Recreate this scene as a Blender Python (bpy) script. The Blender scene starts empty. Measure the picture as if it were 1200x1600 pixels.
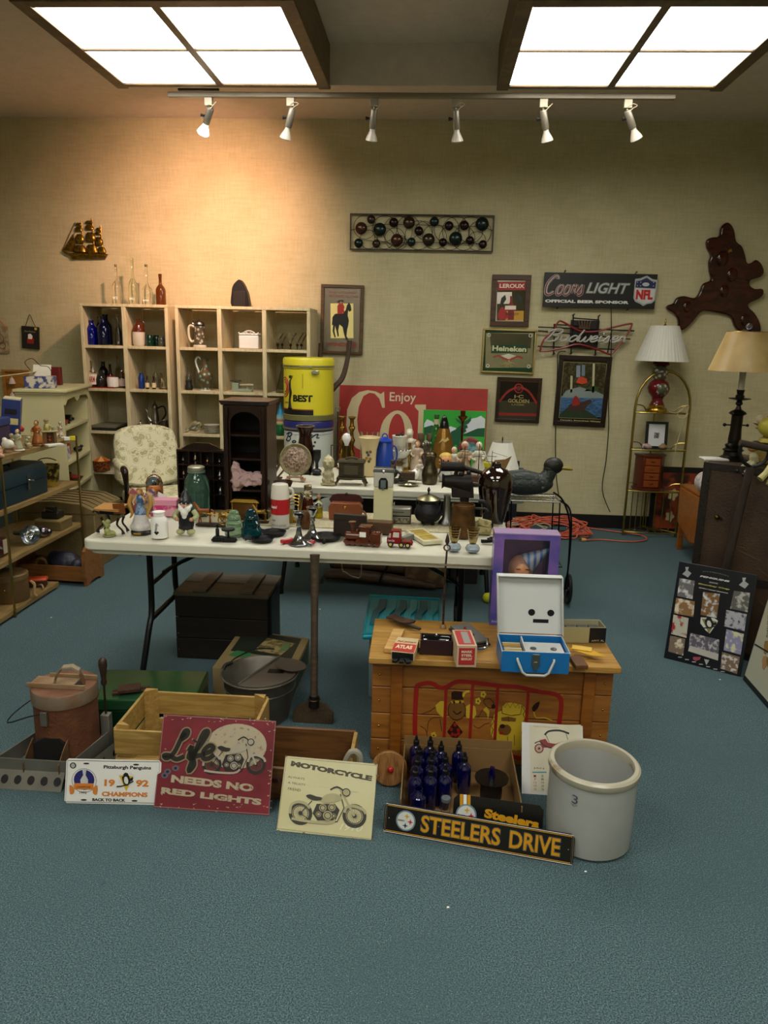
import bpy, math, random
from mathutils import Vector, Matrix, Euler
random.seed(7)
PI=math.pi
S=bpy.context.scene
COL=S.collection
# ---------------- camera (f in px of a 1200x1600 frame) ----------------
FP=1160.; CX,CY=600.,800.; H0=1.64
PIT=math.atan(267/FP); ROL=0.024; PSI=math.atan(72/FP*math.cos(PIT))
F_=Vector((-math.sin(PSI)*math.cos(PIT),math.cos(PSI)*math.cos(PIT),-math.sin(PIT)))
r_=Vector((math.cos(PSI),math.sin(PSI),0)); u_=r_.cross(F_)
R_=math.cos(ROL)*r_+math.sin(ROL)*u_; U_=-math.sin(ROL)*r_+math.cos(ROL)*u_
CAM=Vector((0,0,H0))
cd=bpy.data.cameras.new('camera'); co=bpy.data.objects.new('camera',cd); COL.objects.link(co)
m=Matrix((R_,U_,-F_)).transposed().to_4x4(); m.translation=CAM; co.matrix_world=m
cd.sensor_fit='VERTICAL'; cd.sensor_height=24; cd.lens=24*FP/1600; cd.clip_end=60; cd.clip_start=.05
S.camera=co
# ---------------- world and exposure ----------------
w=bpy.data.worlds.new('world'); S.world=w; w.use_nodes=True
w.node_tree.nodes['Background'].inputs[0].default_value=(.9,.95,1,1); w.node_tree.nodes['Background'].inputs[1].default_value=.05
S.view_settings.view_transform='Standard'; S.view_settings.look='None'; S.view_settings.gamma=1; S.view_settings.use_curve_mapping=False
S.view_settings.exposure=0.68
PANEL_STRENGTH=7.0; PANEL_COLOR=(1,.97,.88)
SPOT_WATTS=165; SPOT_COLOR=(1,.52,.34)

def at(px,py,x=None,y=None,z=None):
    d=R_*((px-CX)/FP)-U_*((py-CY)/FP)+F_
    if x is not None: t=x/d.x
    elif y is not None: t=y/d.y
    else: t=(z-H0)/d.z
    return CAM+d*t
def kk(p): return (Vector(p)-CAM).dot(F_)/FP       # metres per photograph pixel at p
def xat(px,y,z):                                   # x of the point seen at column px with given depth and height
    a=(px-CX)/FP; dz=z-H0
    return (a*(y*F_.y+dz*F_.z)-(y*R_.y+dz*R_.z))/(R_.x-a*F_.x)
# ---------------- materials ----------------
def C(h):
    if not isinstance(h,str): return tuple(h)+(1,)
    h=h.lstrip('#'); o=[]
    for i in (0,2,4):
        v=int(h[i:i+2],16)/255; o.append(v/12.92 if v<=.04045 else ((v+.055)/1.055)**2.4)
    return tuple(o)+(1,)
_m={}
def M(col,rough=.5,metal=0,kind='noise',c2=None,var=.14,sc=9,bump=0,bsc=80,trans=0,ior=1.45,emit=0,th=.5,coat=0,st=(1,1,1),sheen=0):
    key=(str(col),rough,metal,kind,str(c2),var,sc,bump,bsc,trans,ior,emit,th,coat,st)
    if key in _m: return _m[key]
    m=bpy.data.materials.new(kind+'_'+str(len(_m))); m.use_nodes=True; _m[key]=m
    nt=m.node_tree; N=nt.nodes; L=nt.links; b=N['Principled BSDF']
    a=C(col); d=C(c2) if c2 else tuple(v*(1-var) for v in a[:3])+(1,)
    tc=N.new('ShaderNodeTexCoord'); mp=N.new('ShaderNodeMapping'); L.new(tc.outputs['Object'],mp.inputs[0])
    mp.inputs['Scale'].default_value=st
    mix=N.new('ShaderNodeMix'); mix.data_type='RGBA'; mix.inputs[6].default_value=a; mix.inputs[7].default_value=d
    if kind=='wood':
        mp.inputs['Scale'].default_value=tuple(q*sc for q in (st if st!=(1,1,1) else (1,8,8)))
        n=N.new('ShaderNodeTexNoise'); n.inputs['Scale'].default_value=1.6; n.inputs['Detail'].default_value=6; n.inputs['Distortion'].default_value=1.2
        L.new(mp.outputs[0],n.inputs[0]); fac=n.outputs[0]; lo,hi=.35,.68
    elif kind=='voronoi':
        n=N.new('ShaderNodeTexVoronoi'); n.inputs['Scale'].default_value=sc; L.new(mp.outputs[0],n.inputs[0]); fac=n.outputs[0]; lo,hi=th-.12,th+.12
    elif kind=='wave':
        n=N.new('ShaderNodeTexWave'); n.inputs['Scale'].default_value=sc; n.inputs['Distortion'].default_value=var*10; L.new(mp.outputs[0],n.inputs[0]); fac=n.outputs[0]; lo,hi=th-.2,th+.2
    else:
        n=N.new('ShaderNodeTexNoise'); n.inputs['Scale'].default_value=sc; n.inputs['Detail'].default_value=5; L.new(mp.outputs[0],n.inputs[0]); fac=n.outputs[0]
        lo,hi=(th-.05,th+.05) if kind=='speck' else (.3,.7)
    rp=N.new('ShaderNodeMapRange'); rp.inputs[1].default_value=lo; rp.inputs[2].default_value=hi
    L.new(fac,rp.inputs[0]); L.new(rp.outputs[0],mix.inputs[0]); L.new(mix.outputs[2],b.inputs['Base Color'])
    b.inputs['Roughness'].default_value=rough; b.inputs['Metallic'].default_value=metal; b.inputs['IOR'].default_value=ior
    if trans: b.inputs['Transmission Weight'].default_value=trans
    if coat: b.inputs['Coat Weight'].default_value=coat
    if emit:
        b.inputs['Emission Color'].default_value=a; b.inputs['Emission Strength'].default_value=emit
    if bump:
        n2=N.new('ShaderNodeTexNoise'); n2.inputs['Scale'].default_value=bsc; n2.inputs['Detail'].default_value=4; L.new(mp.outputs[0] if kind!='wood' else tc.outputs['Object'],n2.inputs[0])
        bu=N.new('ShaderNodeBump'); bu.inputs['Strength'].default_value=min(1,bump); bu.inputs['Distance'].default_value=.01; L.new(n2.outputs[0],bu.inputs['Height']); L.new(bu.outputs[0],b.inputs['Normal'])
    return m
def wood(c,c2=None,rough=.45,sc=3,st=(1,1,1),bump=0): return M(c,rough,kind='wood',c2=c2,sc=sc,st=st,var=.35,bump=bump)
def glass(c,rough=.03,tr=1.): return M(c,rough,trans=tr,var=.02,ior=1.45)
def met(c,rough=.3,c2=None,sc=9,th=.5,bump=0): return M(c,rough,1,c2=c2,sc=sc,th=th,kind='speck' if c2 else 'noise',bump=bump)
WHT=M('#e9e8e2',.45,var=.04); BLK=M('#101012',.4,var=.2); BRASS=met('#b8923c',.25); BRASSD=met('#7d6430',.4,c2='#3f3018',sc=14); IRON=M('#17171a',.5,.4,var=.3,bump=.2)
CHROME=met('#c9cbcc',.15); PEWTER=met('#8f8a80',.32); GLS=glass('#f4f8f4'); BLUEG=glass('#0b1aa0'); CREAM=M('#d8cfa8',.5,var=.08)
# ---------------- mesh builder ----------------
def rotm(rx=0,ry=0,rz=0): return Euler((rx,ry,rz)).to_matrix()
def smooth_pts(p,n=6,closed=False):
    if n<2 or len(p)<3: return [Vector(q) for q in p]
    p=[Vector(q) for q in p]; L=len(p); o=[]
    for i in range(L if closed else L-1):
        a=p[(i-1)%L] if closed or i>0 else p[0]; b=p[i]; c=p[(i+1)%L]; d=p[(i+2)%L] if closed or i+2<L else p[-1]
        for j in range(n):
            t=j/n; o.append(.5*((2*b)+(c-a)*t+(2*a-5*b+4*c-d)*t*t+(3*b-a-3*c+d)*t**3))
    if not closed: o.append(p[-1])
    return o
class MB:
    def __init__(s): s.v=[]; s.f=[]
    def add(s,v,f):
        n=len(s.v); s.v+=[Vector(q) for q in v]; s.f+=[tuple(i+n for i in g) for g in f]; return s
    def box(s,cx,cy,cz,sx,sy,sz,rx=0,ry=0,rz=0,tx=1,ty=1):
        R=rotm(rx,ry,rz); c=Vector((cx,cy,cz)); v=[]
        for k in (-.5,.5):
            for a,b in ((-.5,-.5),(.5,-.5),(.5,.5),(-.5,.5)):
                fx=tx if k>0 else 1; fy=ty if k>0 else 1
                v.append(c+R@Vector((a*sx*fx,b*sy*fy,k*sz)))
        return s.add(v,[(3,2,1,0),(4,5,6,7),(0,1,5,4),(1,2,6,5),(2,3,7,6),(3,0,4,7)])
    def bb(s,x0,x1,y0,y1,z0,z1): return s.box((x0+x1)/2,(y0+y1)/2,(z0+z1)/2,abs(x1-x0),abs(y1-y0),abs(z1-z0))
    def lathe(s,prof,cx=0,cy=0,cz=0,n=20,rx=0,ry=0,rz=0,sx=1,sy=1,sm=0,cap=True):
        R=rotm(rx,ry,rz); c=Vector((cx,cy,cz))
        if sm: prof=[(max(q.x,0),q.y) for q in smooth_pts([(a,b,0) for a,b in prof],sm)]
        v=[];f=[]
        for r,z in prof:
            for i in range(n):
                a=2*PI*i/n; v.append(c+R@Vector((r*math.cos(a)*sx,r*math.sin(a)*sy,z)))
        for j in range(len(prof)-1):
            for i in range(n):
                a=j*n+i; b=j*n+(i+1)%n; f.append((a,b,b+n,a+n))
        if cap and prof[0][0]>1e-6: f.append(tuple(reversed(range(n))))
        if cap and prof[-1][0]>1e-6: f.append(tuple((len(prof)-1)*n+i for i in range(n)))
        return s.add(v,f)
    def shell(s,prof,t,**k):   # open vessel: profile out, then back in
        inn=[(max(r-t,.0),z) for r,z in reversed(prof)]; inn[-1]=(inn[-1][0],prof[0][1]+t)
        return s.lathe([(0,prof[0][1])]+list(prof)+inn+[(0,prof[0][1]+t)],**k)
    def cyl(s,cx,cy,z0,z1,r,r2=None,n=16,**k): return s.lathe([(r,0),(r if r2 is None else r2,z1-z0)],cx,cy,z0,n=n,**k)
    def sph(s,cx,cy,cz,r,sx=1,sy=1,sz=1,n=12,m=8,rx=0,ry=0,rz=0):
        return s.lathe([(r*math.sin(PI*j/m) if 0<j<m else 0,-r*math.cos(PI*j/m)*sz) for j in range(m+1)],cx,cy,cz,n=n,sx=sx,sy=sy,rx=rx,ry=ry,rz=rz)
    def tube(s,pts,r,n=6,sm=0,closed=False):
        P=smooth_pts(pts,sm,closed) if sm else [Vector(q) for q in pts]
        L=len(P); rr=r if isinstance(r,(list,tuple)) else None
        v=[];f=[]; up=None
        for i in range(L):
            a=P[(i-1)%L] if closed or i>0 else P[i]; b=P[(i+1)%L] if closed or i<L-1 else P[i]
            t=(b-a).normalized() if (b-a).length>1e-9 else Vector((0,0,1))
            if up is None: up=Vector((0,0,1)) if abs(t.z)<.9 else Vector((1,0,0))
            x=t.cross(up)
            if x.length<1e-5: x=t.cross(Vector((.3,1,.2)))
            x.normalize(); up=x.cross(t).normalized()
            if rr:
                q=i/(L-1)*(len(rr)-1); j=min(int(q),len(rr)-2); ra=rr[j]+(rr[j+1]-rr[j])*(q-j)
            else: ra=r
            for k in range(n):
                an=2*PI*k/n; v.append(P[i]+x*(ra*math.cos(an))+up*(ra*math.sin(an)))
        for i in range(L if closed else L-1):
            for k in range(n):
                a=i*n+k; b=i*n+(k+1)%n; c=((i+1)%L)*n; f.append((a,b,c+(k+1)%n,c+k))
        if not closed: f+= [tuple(reversed(range(n))),tuple((L-1)*n+k for k in range(n))]
        return s.add(v,f)
    def ring(s,cx,cy,cz,r,t,ax='z',n=24,m=6,sx=1,sz=1):
        p=[]
        for i in range(n):
            a=2*PI*i/n; u=r*math.cos(a)*sx; w=r*math.sin(a)*sz
            p.append({'z':(cx+u,cy+w,cz),'y':(cx+u,cy,cz+w),'x':(cx,cy+u,cz+w)}[ax])
        return s.tube(p,t,n=m,closed=True)
    def prism(s,pts,d0,d1,pl='xz',sm=0):
        if sm: pts=[(q.x,q.y) for q in smooth_pts([(a,b,0) for a,b in pts],sm,True)]
        n=len(pts)
        g={'xz':lambda a,b,d:(a,d,b),'xy':lambda a,b,d:(a,b,d),'yz':lambda a,b,d:(d,a,b)}[pl]
        v=[g(a,b,d0) for a,b in pts]+[g(a,b,d1) for a,b in pts]
        ar=sum(pts[i][0]*pts[(i+1)%n][1]-pts[(i+1)%n][0]*pts[i][1] for i in range(n))
        f=[tuple(range(n)),tuple(reversed(range(n,2*n)))]+[(i,i+n,(i+1)%n+n,(i+1)%n) for i in range(n)]
        if (ar<0)!=(pl=='xz' and d1<d0) : f=[tuple(reversed(q)) for q in f]
        return s.add(v,f)
    def ribbon(s,pts,w,d0,d1,sm=0,closed=False):   # flat stroke in xz
        P=smooth_pts([(a,0,b) for a,b in pts],sm,closed) if sm else [Vector((a,0,b)) for a,b in pts]
        L=len(P); v=[];f=[]
        for i in range(L):
            a=P[(i-1)%L] if closed or i>0 else P[i]; b=P[(i+1)%L] if closed or i<L-1 else P[i]
            t=(b-a); t=t.normalized() if t.length>1e-9 else Vector((1,0,0)); nn=Vector((-t.z,0,t.x))*(w/2)
            for q,d in ((nn,d0),(-nn,d0),(-nn,d1),(nn,d1)): v.append(P[i]+q+Vector((0,d,0)))
        for i in range(L if closed else L-1):
            j=(i+1)%L
            for k in range(4): f.append((i*4+k,i*4+(k+1)%4,j*4+(k+1)%4,j*4+k))
        if not closed: f+=[(3,2,1,0),tuple((L-1)*4+k for k in range(4))]
        return s.add(v,f)
    def mv(s,dx=0,dy=0,dz=0,rx=0,ry=0,rz=0,k=1):
        R=rotm(rx,ry,rz); d=Vector((dx,dy,dz)); s.v=[R@(q*k)+d for q in s.v]; return s
    def join(s,o): return s.add(o.v,o.f)
    def mesh(s,name,k=1,smooth=True,fix=True):
        me=bpy.data.meshes.new(name); me.from_pydata([tuple(q*k) for q in s.v],[],s.f); me.validate()
        if fix:
            import bmesh
            b=bmesh.new(); b.from_mesh(me); bmesh.ops.remove_doubles(b,verts=b.verts,dist=1e-6); bmesh.ops.recalc_face_normals(b,faces=b.faces); b.to_mesh(me); b.free()
        me.update()
        if smooth:
            me.polygons.foreach_set('use_smooth',[True]*len(me.polygons)); me.set_sharp_from_angle(angle=math.radians(38))
        return me
def mkobj(name,me,mat,parent=None):
    o=bpy.data.objects.new(name,me); COL.objects.link(o)
    if mat and not me.materials: me.materials.append(mat)
    if parent is not None: o.parent=parent
    return o
def tags(o,label=None,cat=None,group=None,kind=None):
    if label: o['label']=label
    if cat: o['category']=cat
    if group: o['group']=group
    if kind: o['kind']=kind
    return o
def addbev(o,b):
    if b:
        q=o.modifiers.new('bevel','BEVEL'); q.width=b; q.segments=2; q.limit_method='ANGLE'; q.angle_limit=math.radians(40)
def remesh(o,vox,sm=2,crum=0,cs=1.):
    q=o.modifiers.new('r','REMESH'); q.mode='VOXEL'; q.voxel_size=vox
    s2=o.modifiers.new('s','SMOOTH'); s2.iterations=sm; s2.factor=.5
    dg=bpy.context.evaluated_depsgraph_get(); me=bpy.data.meshes.new_from_object(o.evaluated_get(dg))
    for g in list(o.modifiers): o.modifiers.remove(g)
    if crum:
        from mathutils import noise
        for v in me.vertices: v.co+=noise.noise_vector(v.co*cs)*crum
    me.polygons.foreach_set('use_smooth',[True]*len(me.polygons)); o.data=me
class T:   # a thing: Empty with parts, local units times k
    def __init__(s,name,label,cat,loc,rz=0,rx=0,ry=0,group=None,k=1.,kind=None):
        o=bpy.data.objects.new(name,None); COL.objects.link(o); o.location=loc; o.rotation_euler=(rx,ry,rz); o.empty_display_size=.05
        s.o=o; s.k=k; tags(o,label,cat,group,kind)
    def p(s,name,mat,mb,parent=None,label=None,bev=0,vox=0,kind=None,sm=2):
        o=mkobj(name,mb.mesh(name,s.k),mat,parent or s.o); tags(o,label,kind=kind); addbev(o,bev*s.k)
        if vox: remesh(o,vox*s.k,sm)
        return o
def one(name,label,cat,loc,mat,mb,rz=0,rx=0,ry=0,group=None,k=1.,bev=0,kind=None,vox=0,crum=0,cs=40):
    o=mkobj(name,mb.mesh(name,k),mat); o.location=loc; o.rotation_euler=(rx,ry,rz); tags(o,label,cat,group,kind); addbev(o,bev*k)
    if vox: remesh(o,vox*k,crum=crum,cs=cs)
    return o
def struct(name,mat,mb,bev=0,label=None):
    o=mkobj(name,mb.mesh(name,smooth=False),mat); o['kind']='structure'; addbev(o,bev)
    if label: o['label']=label
    return o
def copyt(o,loc=None,rz=None,label=None,parent=None):
    c=o.copy(); COL.objects.link(c)
    if parent: c.parent=parent
    if loc is not None: c.location=loc
    if rz is not None: c.rotation_euler.z=rz
    if label: c['label']=label
    for ch in [q for q in o.children]: copyt(ch,parent=c)
    return c
# ---------------- flat lettering ----------------
def txt(parent,s,mat,x0,z0,x1,z1,y=-.001,bold=0,shear=0,th=.0006,name='lettering',wrap=0,up=(1,0,0),rot=0,fit=True,spacing=1,arch=0):
    cu=bpy.data.curves.new('t','FONT'); cu.body=s; cu.size=1; cu.offset=bold; cu.shear=shear; cu.extrude=.0; cu.resolution_u=3; cu.space_character=spacing
    o=bpy.data.objects.new('t',cu); COL.objects.link(o)
    dg=bpy.context.evaluated_depsgraph_get(); me=bpy.data.meshes.new_from_object(o.evaluated_get(dg))
    bpy.data.objects.remove(o); bpy.data.curves.remove(cu)
    xs=[v.co.x for v in me.vertices]; ys=[v.co.y for v in me.vertices]
    if not xs: return None
    ax,bx,ay,by=min(xs),max(xs),min(ys),max(ys); sx=(x1-x0)/(bx-ax); sz=(z1-z0)/(by-ay)
    cr,sr=math.cos(rot),math.sin(rot); mx,mz=(x0+x1)/2,(z0+z1)/2
    vs=[tuple(v.co) for v in me.vertices]; fs=[tuple(p.vertices) for p in me.polygons]
    def mp(c,yy):
        X=(c[0]-ax)*sx+x0; Z=(c[1]-ay)*sz+z0
        if arch: t=(X-mx)/((x1-x0)/2); Z+=arch*(1-t*t)
        if rot: X,Z=mx+(X-mx)*cr-(Z-mz)*sr, mz+(X-mx)*sr+(Z-mz)*cr
        if wrap: a=X/wrap; R=wrap-yy; return (R*math.sin(a),-R*math.cos(a),Z)
        return (X,yy,Z)
    n=len(vs); V=[mp(c,y-th) for c in vs]+[mp(c,y) for c in vs]
    ed={}
    for f in fs:
        for i in range(len(f)): ed[(f[i],f[(i+1)%len(f)])]=1
    FF=list(fs)+[tuple(reversed([i+n for i in f])) for f in fs]+[(b,a,a+n,b+n) for (a,b) in ed if (b,a) not in ed]
    bpy.data.meshes.remove(me)
    me=bpy.data.meshes.new(name); me.from_pydata(V,[],FF); me.update()
    return mkobj(name,me,mat,parent)
# cursive stroke letters: (advance, [polylines]) with x-height .5 and cap 1
SC={'B':(.85,[[(.1,.0),(.25,.5),(.35,.95)],[(.0,.75),(.35,1.),(.75,.95),(.7,.65),(.35,.52),(.7,.42),(.65,.08),(.3,.0),(.05,.12)]]),
'u':(.5,[[(.05,.45),(.08,.1),(.25,.03),(.4,.2),(.45,.5),(.42,.08),(.55,.08)]]),
'd':(.55,[[(.45,.42),(.25,.5),(.08,.3),(.12,.05),(.3,.05),(.48,.4),(.6,1.),(.5,.2),(.6,.05)]]),
'w':(.65,[[(.02,.42),(.08,.08),(.25,.08),(.35,.45),(.35,.1),(.5,.05),(.62,.3),(.6,.5),(.68,.42)]]),
'e':(.42,[[(.05,.2),(.3,.3),(.35,.45),(.2,.5),(.06,.3),(.12,.05),(.3,.05),(.45,.2)]]),
'i':(.3,[[(.05,.3),(.14,.5),(.12,.08),(.3,.12)],[(.17,.66),(.19,.72)]]),
's':(.42,[[(.02,.1),(.25,.52),(.3,.3),(.34,.1),(.2,.0),(.08,.08)]]),
'r':(.45,[[(.05,.1),(.12,.5),(.22,.42),(.35,.5),(.33,.2),(.45,.1)]]),
'n':(.5,[[(.05,.5),(.08,.02),(.2,.4),(.35,.48),(.36,.1),(.5,.08)]]),
'a':(.5,[[(.4,.45),(.2,.5),(.06,.25),(.15,.03),(.32,.15),(.42,.48),(.42,.1),(.52,.08)]]),
'L':(.8,[[(.55,.95),(.45,.75),(.35,.25),(.15,.02),(.0,.1),(.2,.12),(.5,.0),(.75,.12)],[(.45,.75),(.5,1.),(.62,1.02),(.62,.85),(.45,.7)]]),
'f':(.4,[[(.02,.1),(.25,.4),(.42,.9),(.35,1.),(.24,.8),(.15,-.3),(.2,-.4),(.28,-.2),(.2,.05),(.42,.15)]]),
'C':(.8,[[(.7,.8),(.62,.95),(.35,.9),(.1,.55),(.12,.15),(.35,.0),(.65,.15)]]),
'o':(.48,[[(.25,.5),(.08,.35),(.08,.1),(.22,.0),(.4,.12),(.42,.38),(.27,.5)]]),
'R':(.8,[[(.15,0),(.3,.95)],[(.1,.8),(.5,1),(.65,.75),(.3,.5),(.6,.1),(.75,.05)]]),
'm':(.7,[[(.05,.5),(.08,.02),(.18,.4),(.3,.45),(.3,.05),(.4,.4),(.52,.45),(.53,.1),(.68,.08)]]),
' ':(.4,[])}
def script(s,x0,z0,x1,z1,slant=.25):
    x=0; out=[]
    for ch in s:
        a,ps=SC[ch]
        for p in ps: out.append([(x+u+slant*v,v) for u,v in p])
        x+=a
    X=[u for p in out for u,v in p]; a,b=min(X),max(X)
    return [[(x0+(u-a)/(b-a)*(x1-x0),z0+v*(z1-z0)) for u,v in p] for p in out]
class Art:  # flat print laid out in photograph pixels on a panel W x H whose corners are given in the photograph
    def __init__(s,parent,W,H,TL,TR,BL,y=0,t=.0007,pl=None):
        s.o=parent; s.W=W; s.H=H; s.y=y; s.t=t; s.acc={}
        ux,uy=TR[0]-TL[0],TR[1]-TL[1]; vx,vy=BL[0]-TL[0],BL[1]-TL[1]; D=ux*vy-uy*vx
        def f(p):
            dx,dy=p[0]-TL[0],p[1]-TL[1]; u=(dx*vy-dy*vx)/D; v=(ux*dy-uy*dx)/D
            return (-W/2+u*W,H-v*H)
        s.f=f; s.k=W/math.hypot(ux,uy)
    def _mb(s,nm,mat,l,sep=False):
        if sep: l=(l,len(s.acc))
        return s.acc.setdefault((nm,mat.name,l),(MB(),mat))[0]
    def dd(s,l): return (s.y-(l-1)*s.t, s.y-l*s.t-.0002)
    def poly(s,nm,mat,pts,l=1,sm=0): a,b=s.dd(l); s._mb(nm,mat,l,nm not in ('scuff_print','dot_print','star_print','ray_print','rust_print')).prism([s.f(p) for p in pts],a,b,sm=sm); return s
    def rect(s,nm,mat,x0,y0,x1,y1,l=1): return s.poly(nm,mat,[(x0,y0),(x1,y0),(x1,y1),(x0,y1)],l)
    def ell(s,nm,mat,cx,cy,rx,ry,l=1,n=20): return s.poly(nm,mat,[(cx+rx*math.cos(2*PI*i/n),cy+ry*math.sin(2*PI*i/n)) for i in range(n)],l)
    def line(s,nm,mat,pts,w,l=1,sm=0,closed=False): a,b=s.dd(l); s._mb(nm,mat,l,closed and nm!='scroll_print').ribbon([s.f(p) for p in pts],w*s.k,a,b,sm=sm,closed=closed); return s
    def ring(s,nm,mat,cx,cy,r,w,l=1,n=22): return s.line(nm,mat,[(cx+r*math.cos(2*PI*i/n),cy+r*math.sin(2*PI*i/n)) for i in range(n)],w,l,closed=True)
    def text(s,st,mat,x0,y0,x1,y1,l=1,bold=.0,shear=0,name='lettering',arch=0,spacing=1,rot=0):
        # (x0,y0) top-left corner, (x1,y1) bottom-right corner of the run, as seen (baseline may slope with the panel)
        a=s.f((x0,y0)); b=s.f((x1,y1)); return txt(s.o,st,mat,a[0],b[1],b[0],a[1],y=s.dd(l)[0],bold=bold,shear=shear,name=name,arch=arch,spacing=spacing,th=s.t,rot=rot)
    def script(s,nm,mat,st,x0,y0,x1,y1,w,l=1,slant=.25):
        a=s.f((x0,y0)); b=s.f((x1,y1)); d0,d1=s.dd(l); mb=s._mb(nm,mat,l)
        for p in script(st,a[0],b[1],b[0],a[1],slant): mb.ribbon(p,w*s.k,d0,d1,sm=4)
    def done(s):
        for (nm,_,l),(mb,mat) in s.acc.items(): mkobj(nm,mb.mesh(nm,smooth=False),mat,s.o)
def panel(name,label,cat,BL,BR,TM,dy,th=.004,z=0,group=None,back=None):
    """flat sign standing on height z, bottom corners at two pixels, leaning back by dy at its top (top middle at pixel TM)"""
    a=at(*BL,z=z); b=at(*BR,z=z); c=(a+b)/2; rz=math.atan2(b.y-a.y,b.x-a.x); W=(b-a).length
    n=Vector((-math.sin(rz),math.cos(rz),0)); d=R_*((TM[0]-CX)/FP)-U_*((TM[1]-CY)/FP)+F_
    t=((c+n*dy-CAM).dot(n))/d.dot(n); zt=(CAM+d*t).z-z; H=math.hypot(zt,dy)
    t_=T(name,label,cat,c+Vector((0,0,.001)),rz=rz,rx=-math.atan2(dy,zt),group=group)
    return t_,W,H
# ================= ROOM =================
D=6.8; XL,XR,YB,ZC=-4.15,3.2,-3.0,3.455
wallm=M('#c3b58c',.9,c2='#a49670',sc=5,bump=.35,bsc=130)
_nt=wallm.node_tree  # woven grass-cloth: fine horizontal and vertical threads over broad mottling
def weave(m,base,dark,s1=70,s2=8,amt=.5):
    nt=m.node_tree; N=nt.nodes; L=nt.links; b=N['Principled BSDF']; tc=N.new('ShaderNodeTexCoord'); prev=None
    for sc in ((s1,s1,s2),(s2,s2,s1)):
        mp=N.new('ShaderNodeMapping'); mp.inputs['Scale'].default_value=sc; L.new(tc.outputs['Object'],mp.inputs[0])
        n=N.new('ShaderNodeTexNoise'); n.inputs['Scale'].default_value=1; n.inputs['Detail'].default_value=3; L.new(mp.outputs[0],n.inputs[0])
        if prev is None: prev=n.outputs[0]
        else:
            ad=N.new('ShaderNodeMath'); ad.operation='ADD'; L.new(prev,ad.inputs[0]); L.new(n.outputs[0],ad.inputs[1]); prev=ad.outputs[0]
    n=N.new('ShaderNodeTexNoise'); n.inputs['Scale'].default_value=3.5; n.inputs['Detail'].default_value=6; L.new(tc.outputs['Object'],n.inputs[0])
    ad=N.new('ShaderNodeMath'); ad.operation='MULTIPLY_ADD'; ad.inputs[1].default_value=1.1; L.new(n.outputs[0],ad.inputs[0]); L.new(prev,ad.inputs[2])
    rp=N.new('ShaderNodeMapRange'); rp.inputs[1].default_value=1.1; rp.inputs[2].default_value=2.0; L.new(ad.outputs[0],rp.inputs[0])
    mix=N.new('ShaderNodeMix'); mix.data_type='RGBA'; mix.inputs[6].default_value=C(dark); mix.inputs[7].default_value=C(base); L.new(rp.outputs[0],mix.inputs[0]); L.new(mix.outputs[2],b.inputs['Base Color'])
weave(wallm,'#c2ba97','#aea580')
ceilm=M('#cfc3b4',.9,bump=.3,bsc=60,sc=14,var=.1)
carp=M('#4c7478',.95,kind='noise',c2='#2c4d55',sc=260,bump=.35,bsc=500)
def carpet():
    nt=carp.node_tree; N=nt.nodes; L=nt.links; b=N['Principled BSDF']; tc=N.new('ShaderNodeTexCoord')
    def noise(sc,det): 
        n=N.new('ShaderNodeTexNoise'); n.inputs['Scale'].default_value=sc; n.inputs['Detail'].default_value=det; L.new(tc.outputs['Object'],n.inputs[0]); return n
    def ramp(o,lo,hi):
        r=N.new('ShaderNodeMapRange'); r.inputs[1].default_value=lo; r.inputs[2].default_value=hi; L.new(o,r.inputs[0]); return r.outputs[0]
    def mx(f,a,c):
        m=N.new('ShaderNodeMix'); m.data_type='RGBA'; L.new(f,m.inputs[0])
        if isinstance(a,str): m.inputs[6].default_value=C(a)
        else: L.new(a,m.inputs[6])
        m.inputs[7].default_value=C(c); return m.outputs[2]
    a=mx(ramp(noise(230,3).outputs[0],.38,.62),'#2a3b40','#557076')
    a2=mx(ramp(noise(1.1,4).outputs[0],.45,.75),a,'#3c5358')
    a3=mx(ramp(noise(330,1).outputs[0],.68,.74),a2,'#9cb3a8')
    a4=mx(ramp(noise(4.5,3).outputs[0],.74,.80),a3,'#22343a')
    L.new(a4,b.inputs['Base Color'])
carpet()
struct('floor',carp,MB().bb(XL,XR,YB,D,-.1,0))
struct('wall_back',wallm,MB().bb(XL-.1,XR+.1,D,D+.1,-.1,ZC+.1))
struct('wall_left',wallm,MB().bb(XL-.1,XL,YB,D,-.1,ZC+.1))
struct('wall_right',wallm,MB().bb(XR,XR+.1,YB,D,-.1,ZC+.1))
struct('wall_front',wallm,MB().bb(XL-.1,XR+.1,YB-.1,YB,-.1,ZC+.1))
struct('ceiling',ceilm,MB().bb(XL,XR,YB,D,ZC,ZC+.1))
basem=M('#0d0c0c',.5)
struct('baseboard_back',basem,MB().bb(XL,XR,D-.012,D,0,.125),bev=.004)
struct('baseboard_right',basem,MB().bb(XR-.012,XR,YB,D-.012,0,.125))
struct('baseboard_left',basem,MB().bb(XL,XL+.012,YB,D-.012,0,.125))
struct('trim_1',ceilm,MB().bb(-.725,.335,5.165,5.185,3.215,ZC-.001),label='plaster fascia board hanging between the two light boxes')
darkwood=wood('#6b5636','#4c3b24',.5,sc=4,st=(1,1,8))
diff=M('#fffdf6',.5,emit=PANEL_STRENGTH,var=.01); diff.node_tree.nodes['Principled BSDF'].inputs['Emission Color'].default_value=PANEL_COLOR+(1,)
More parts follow.
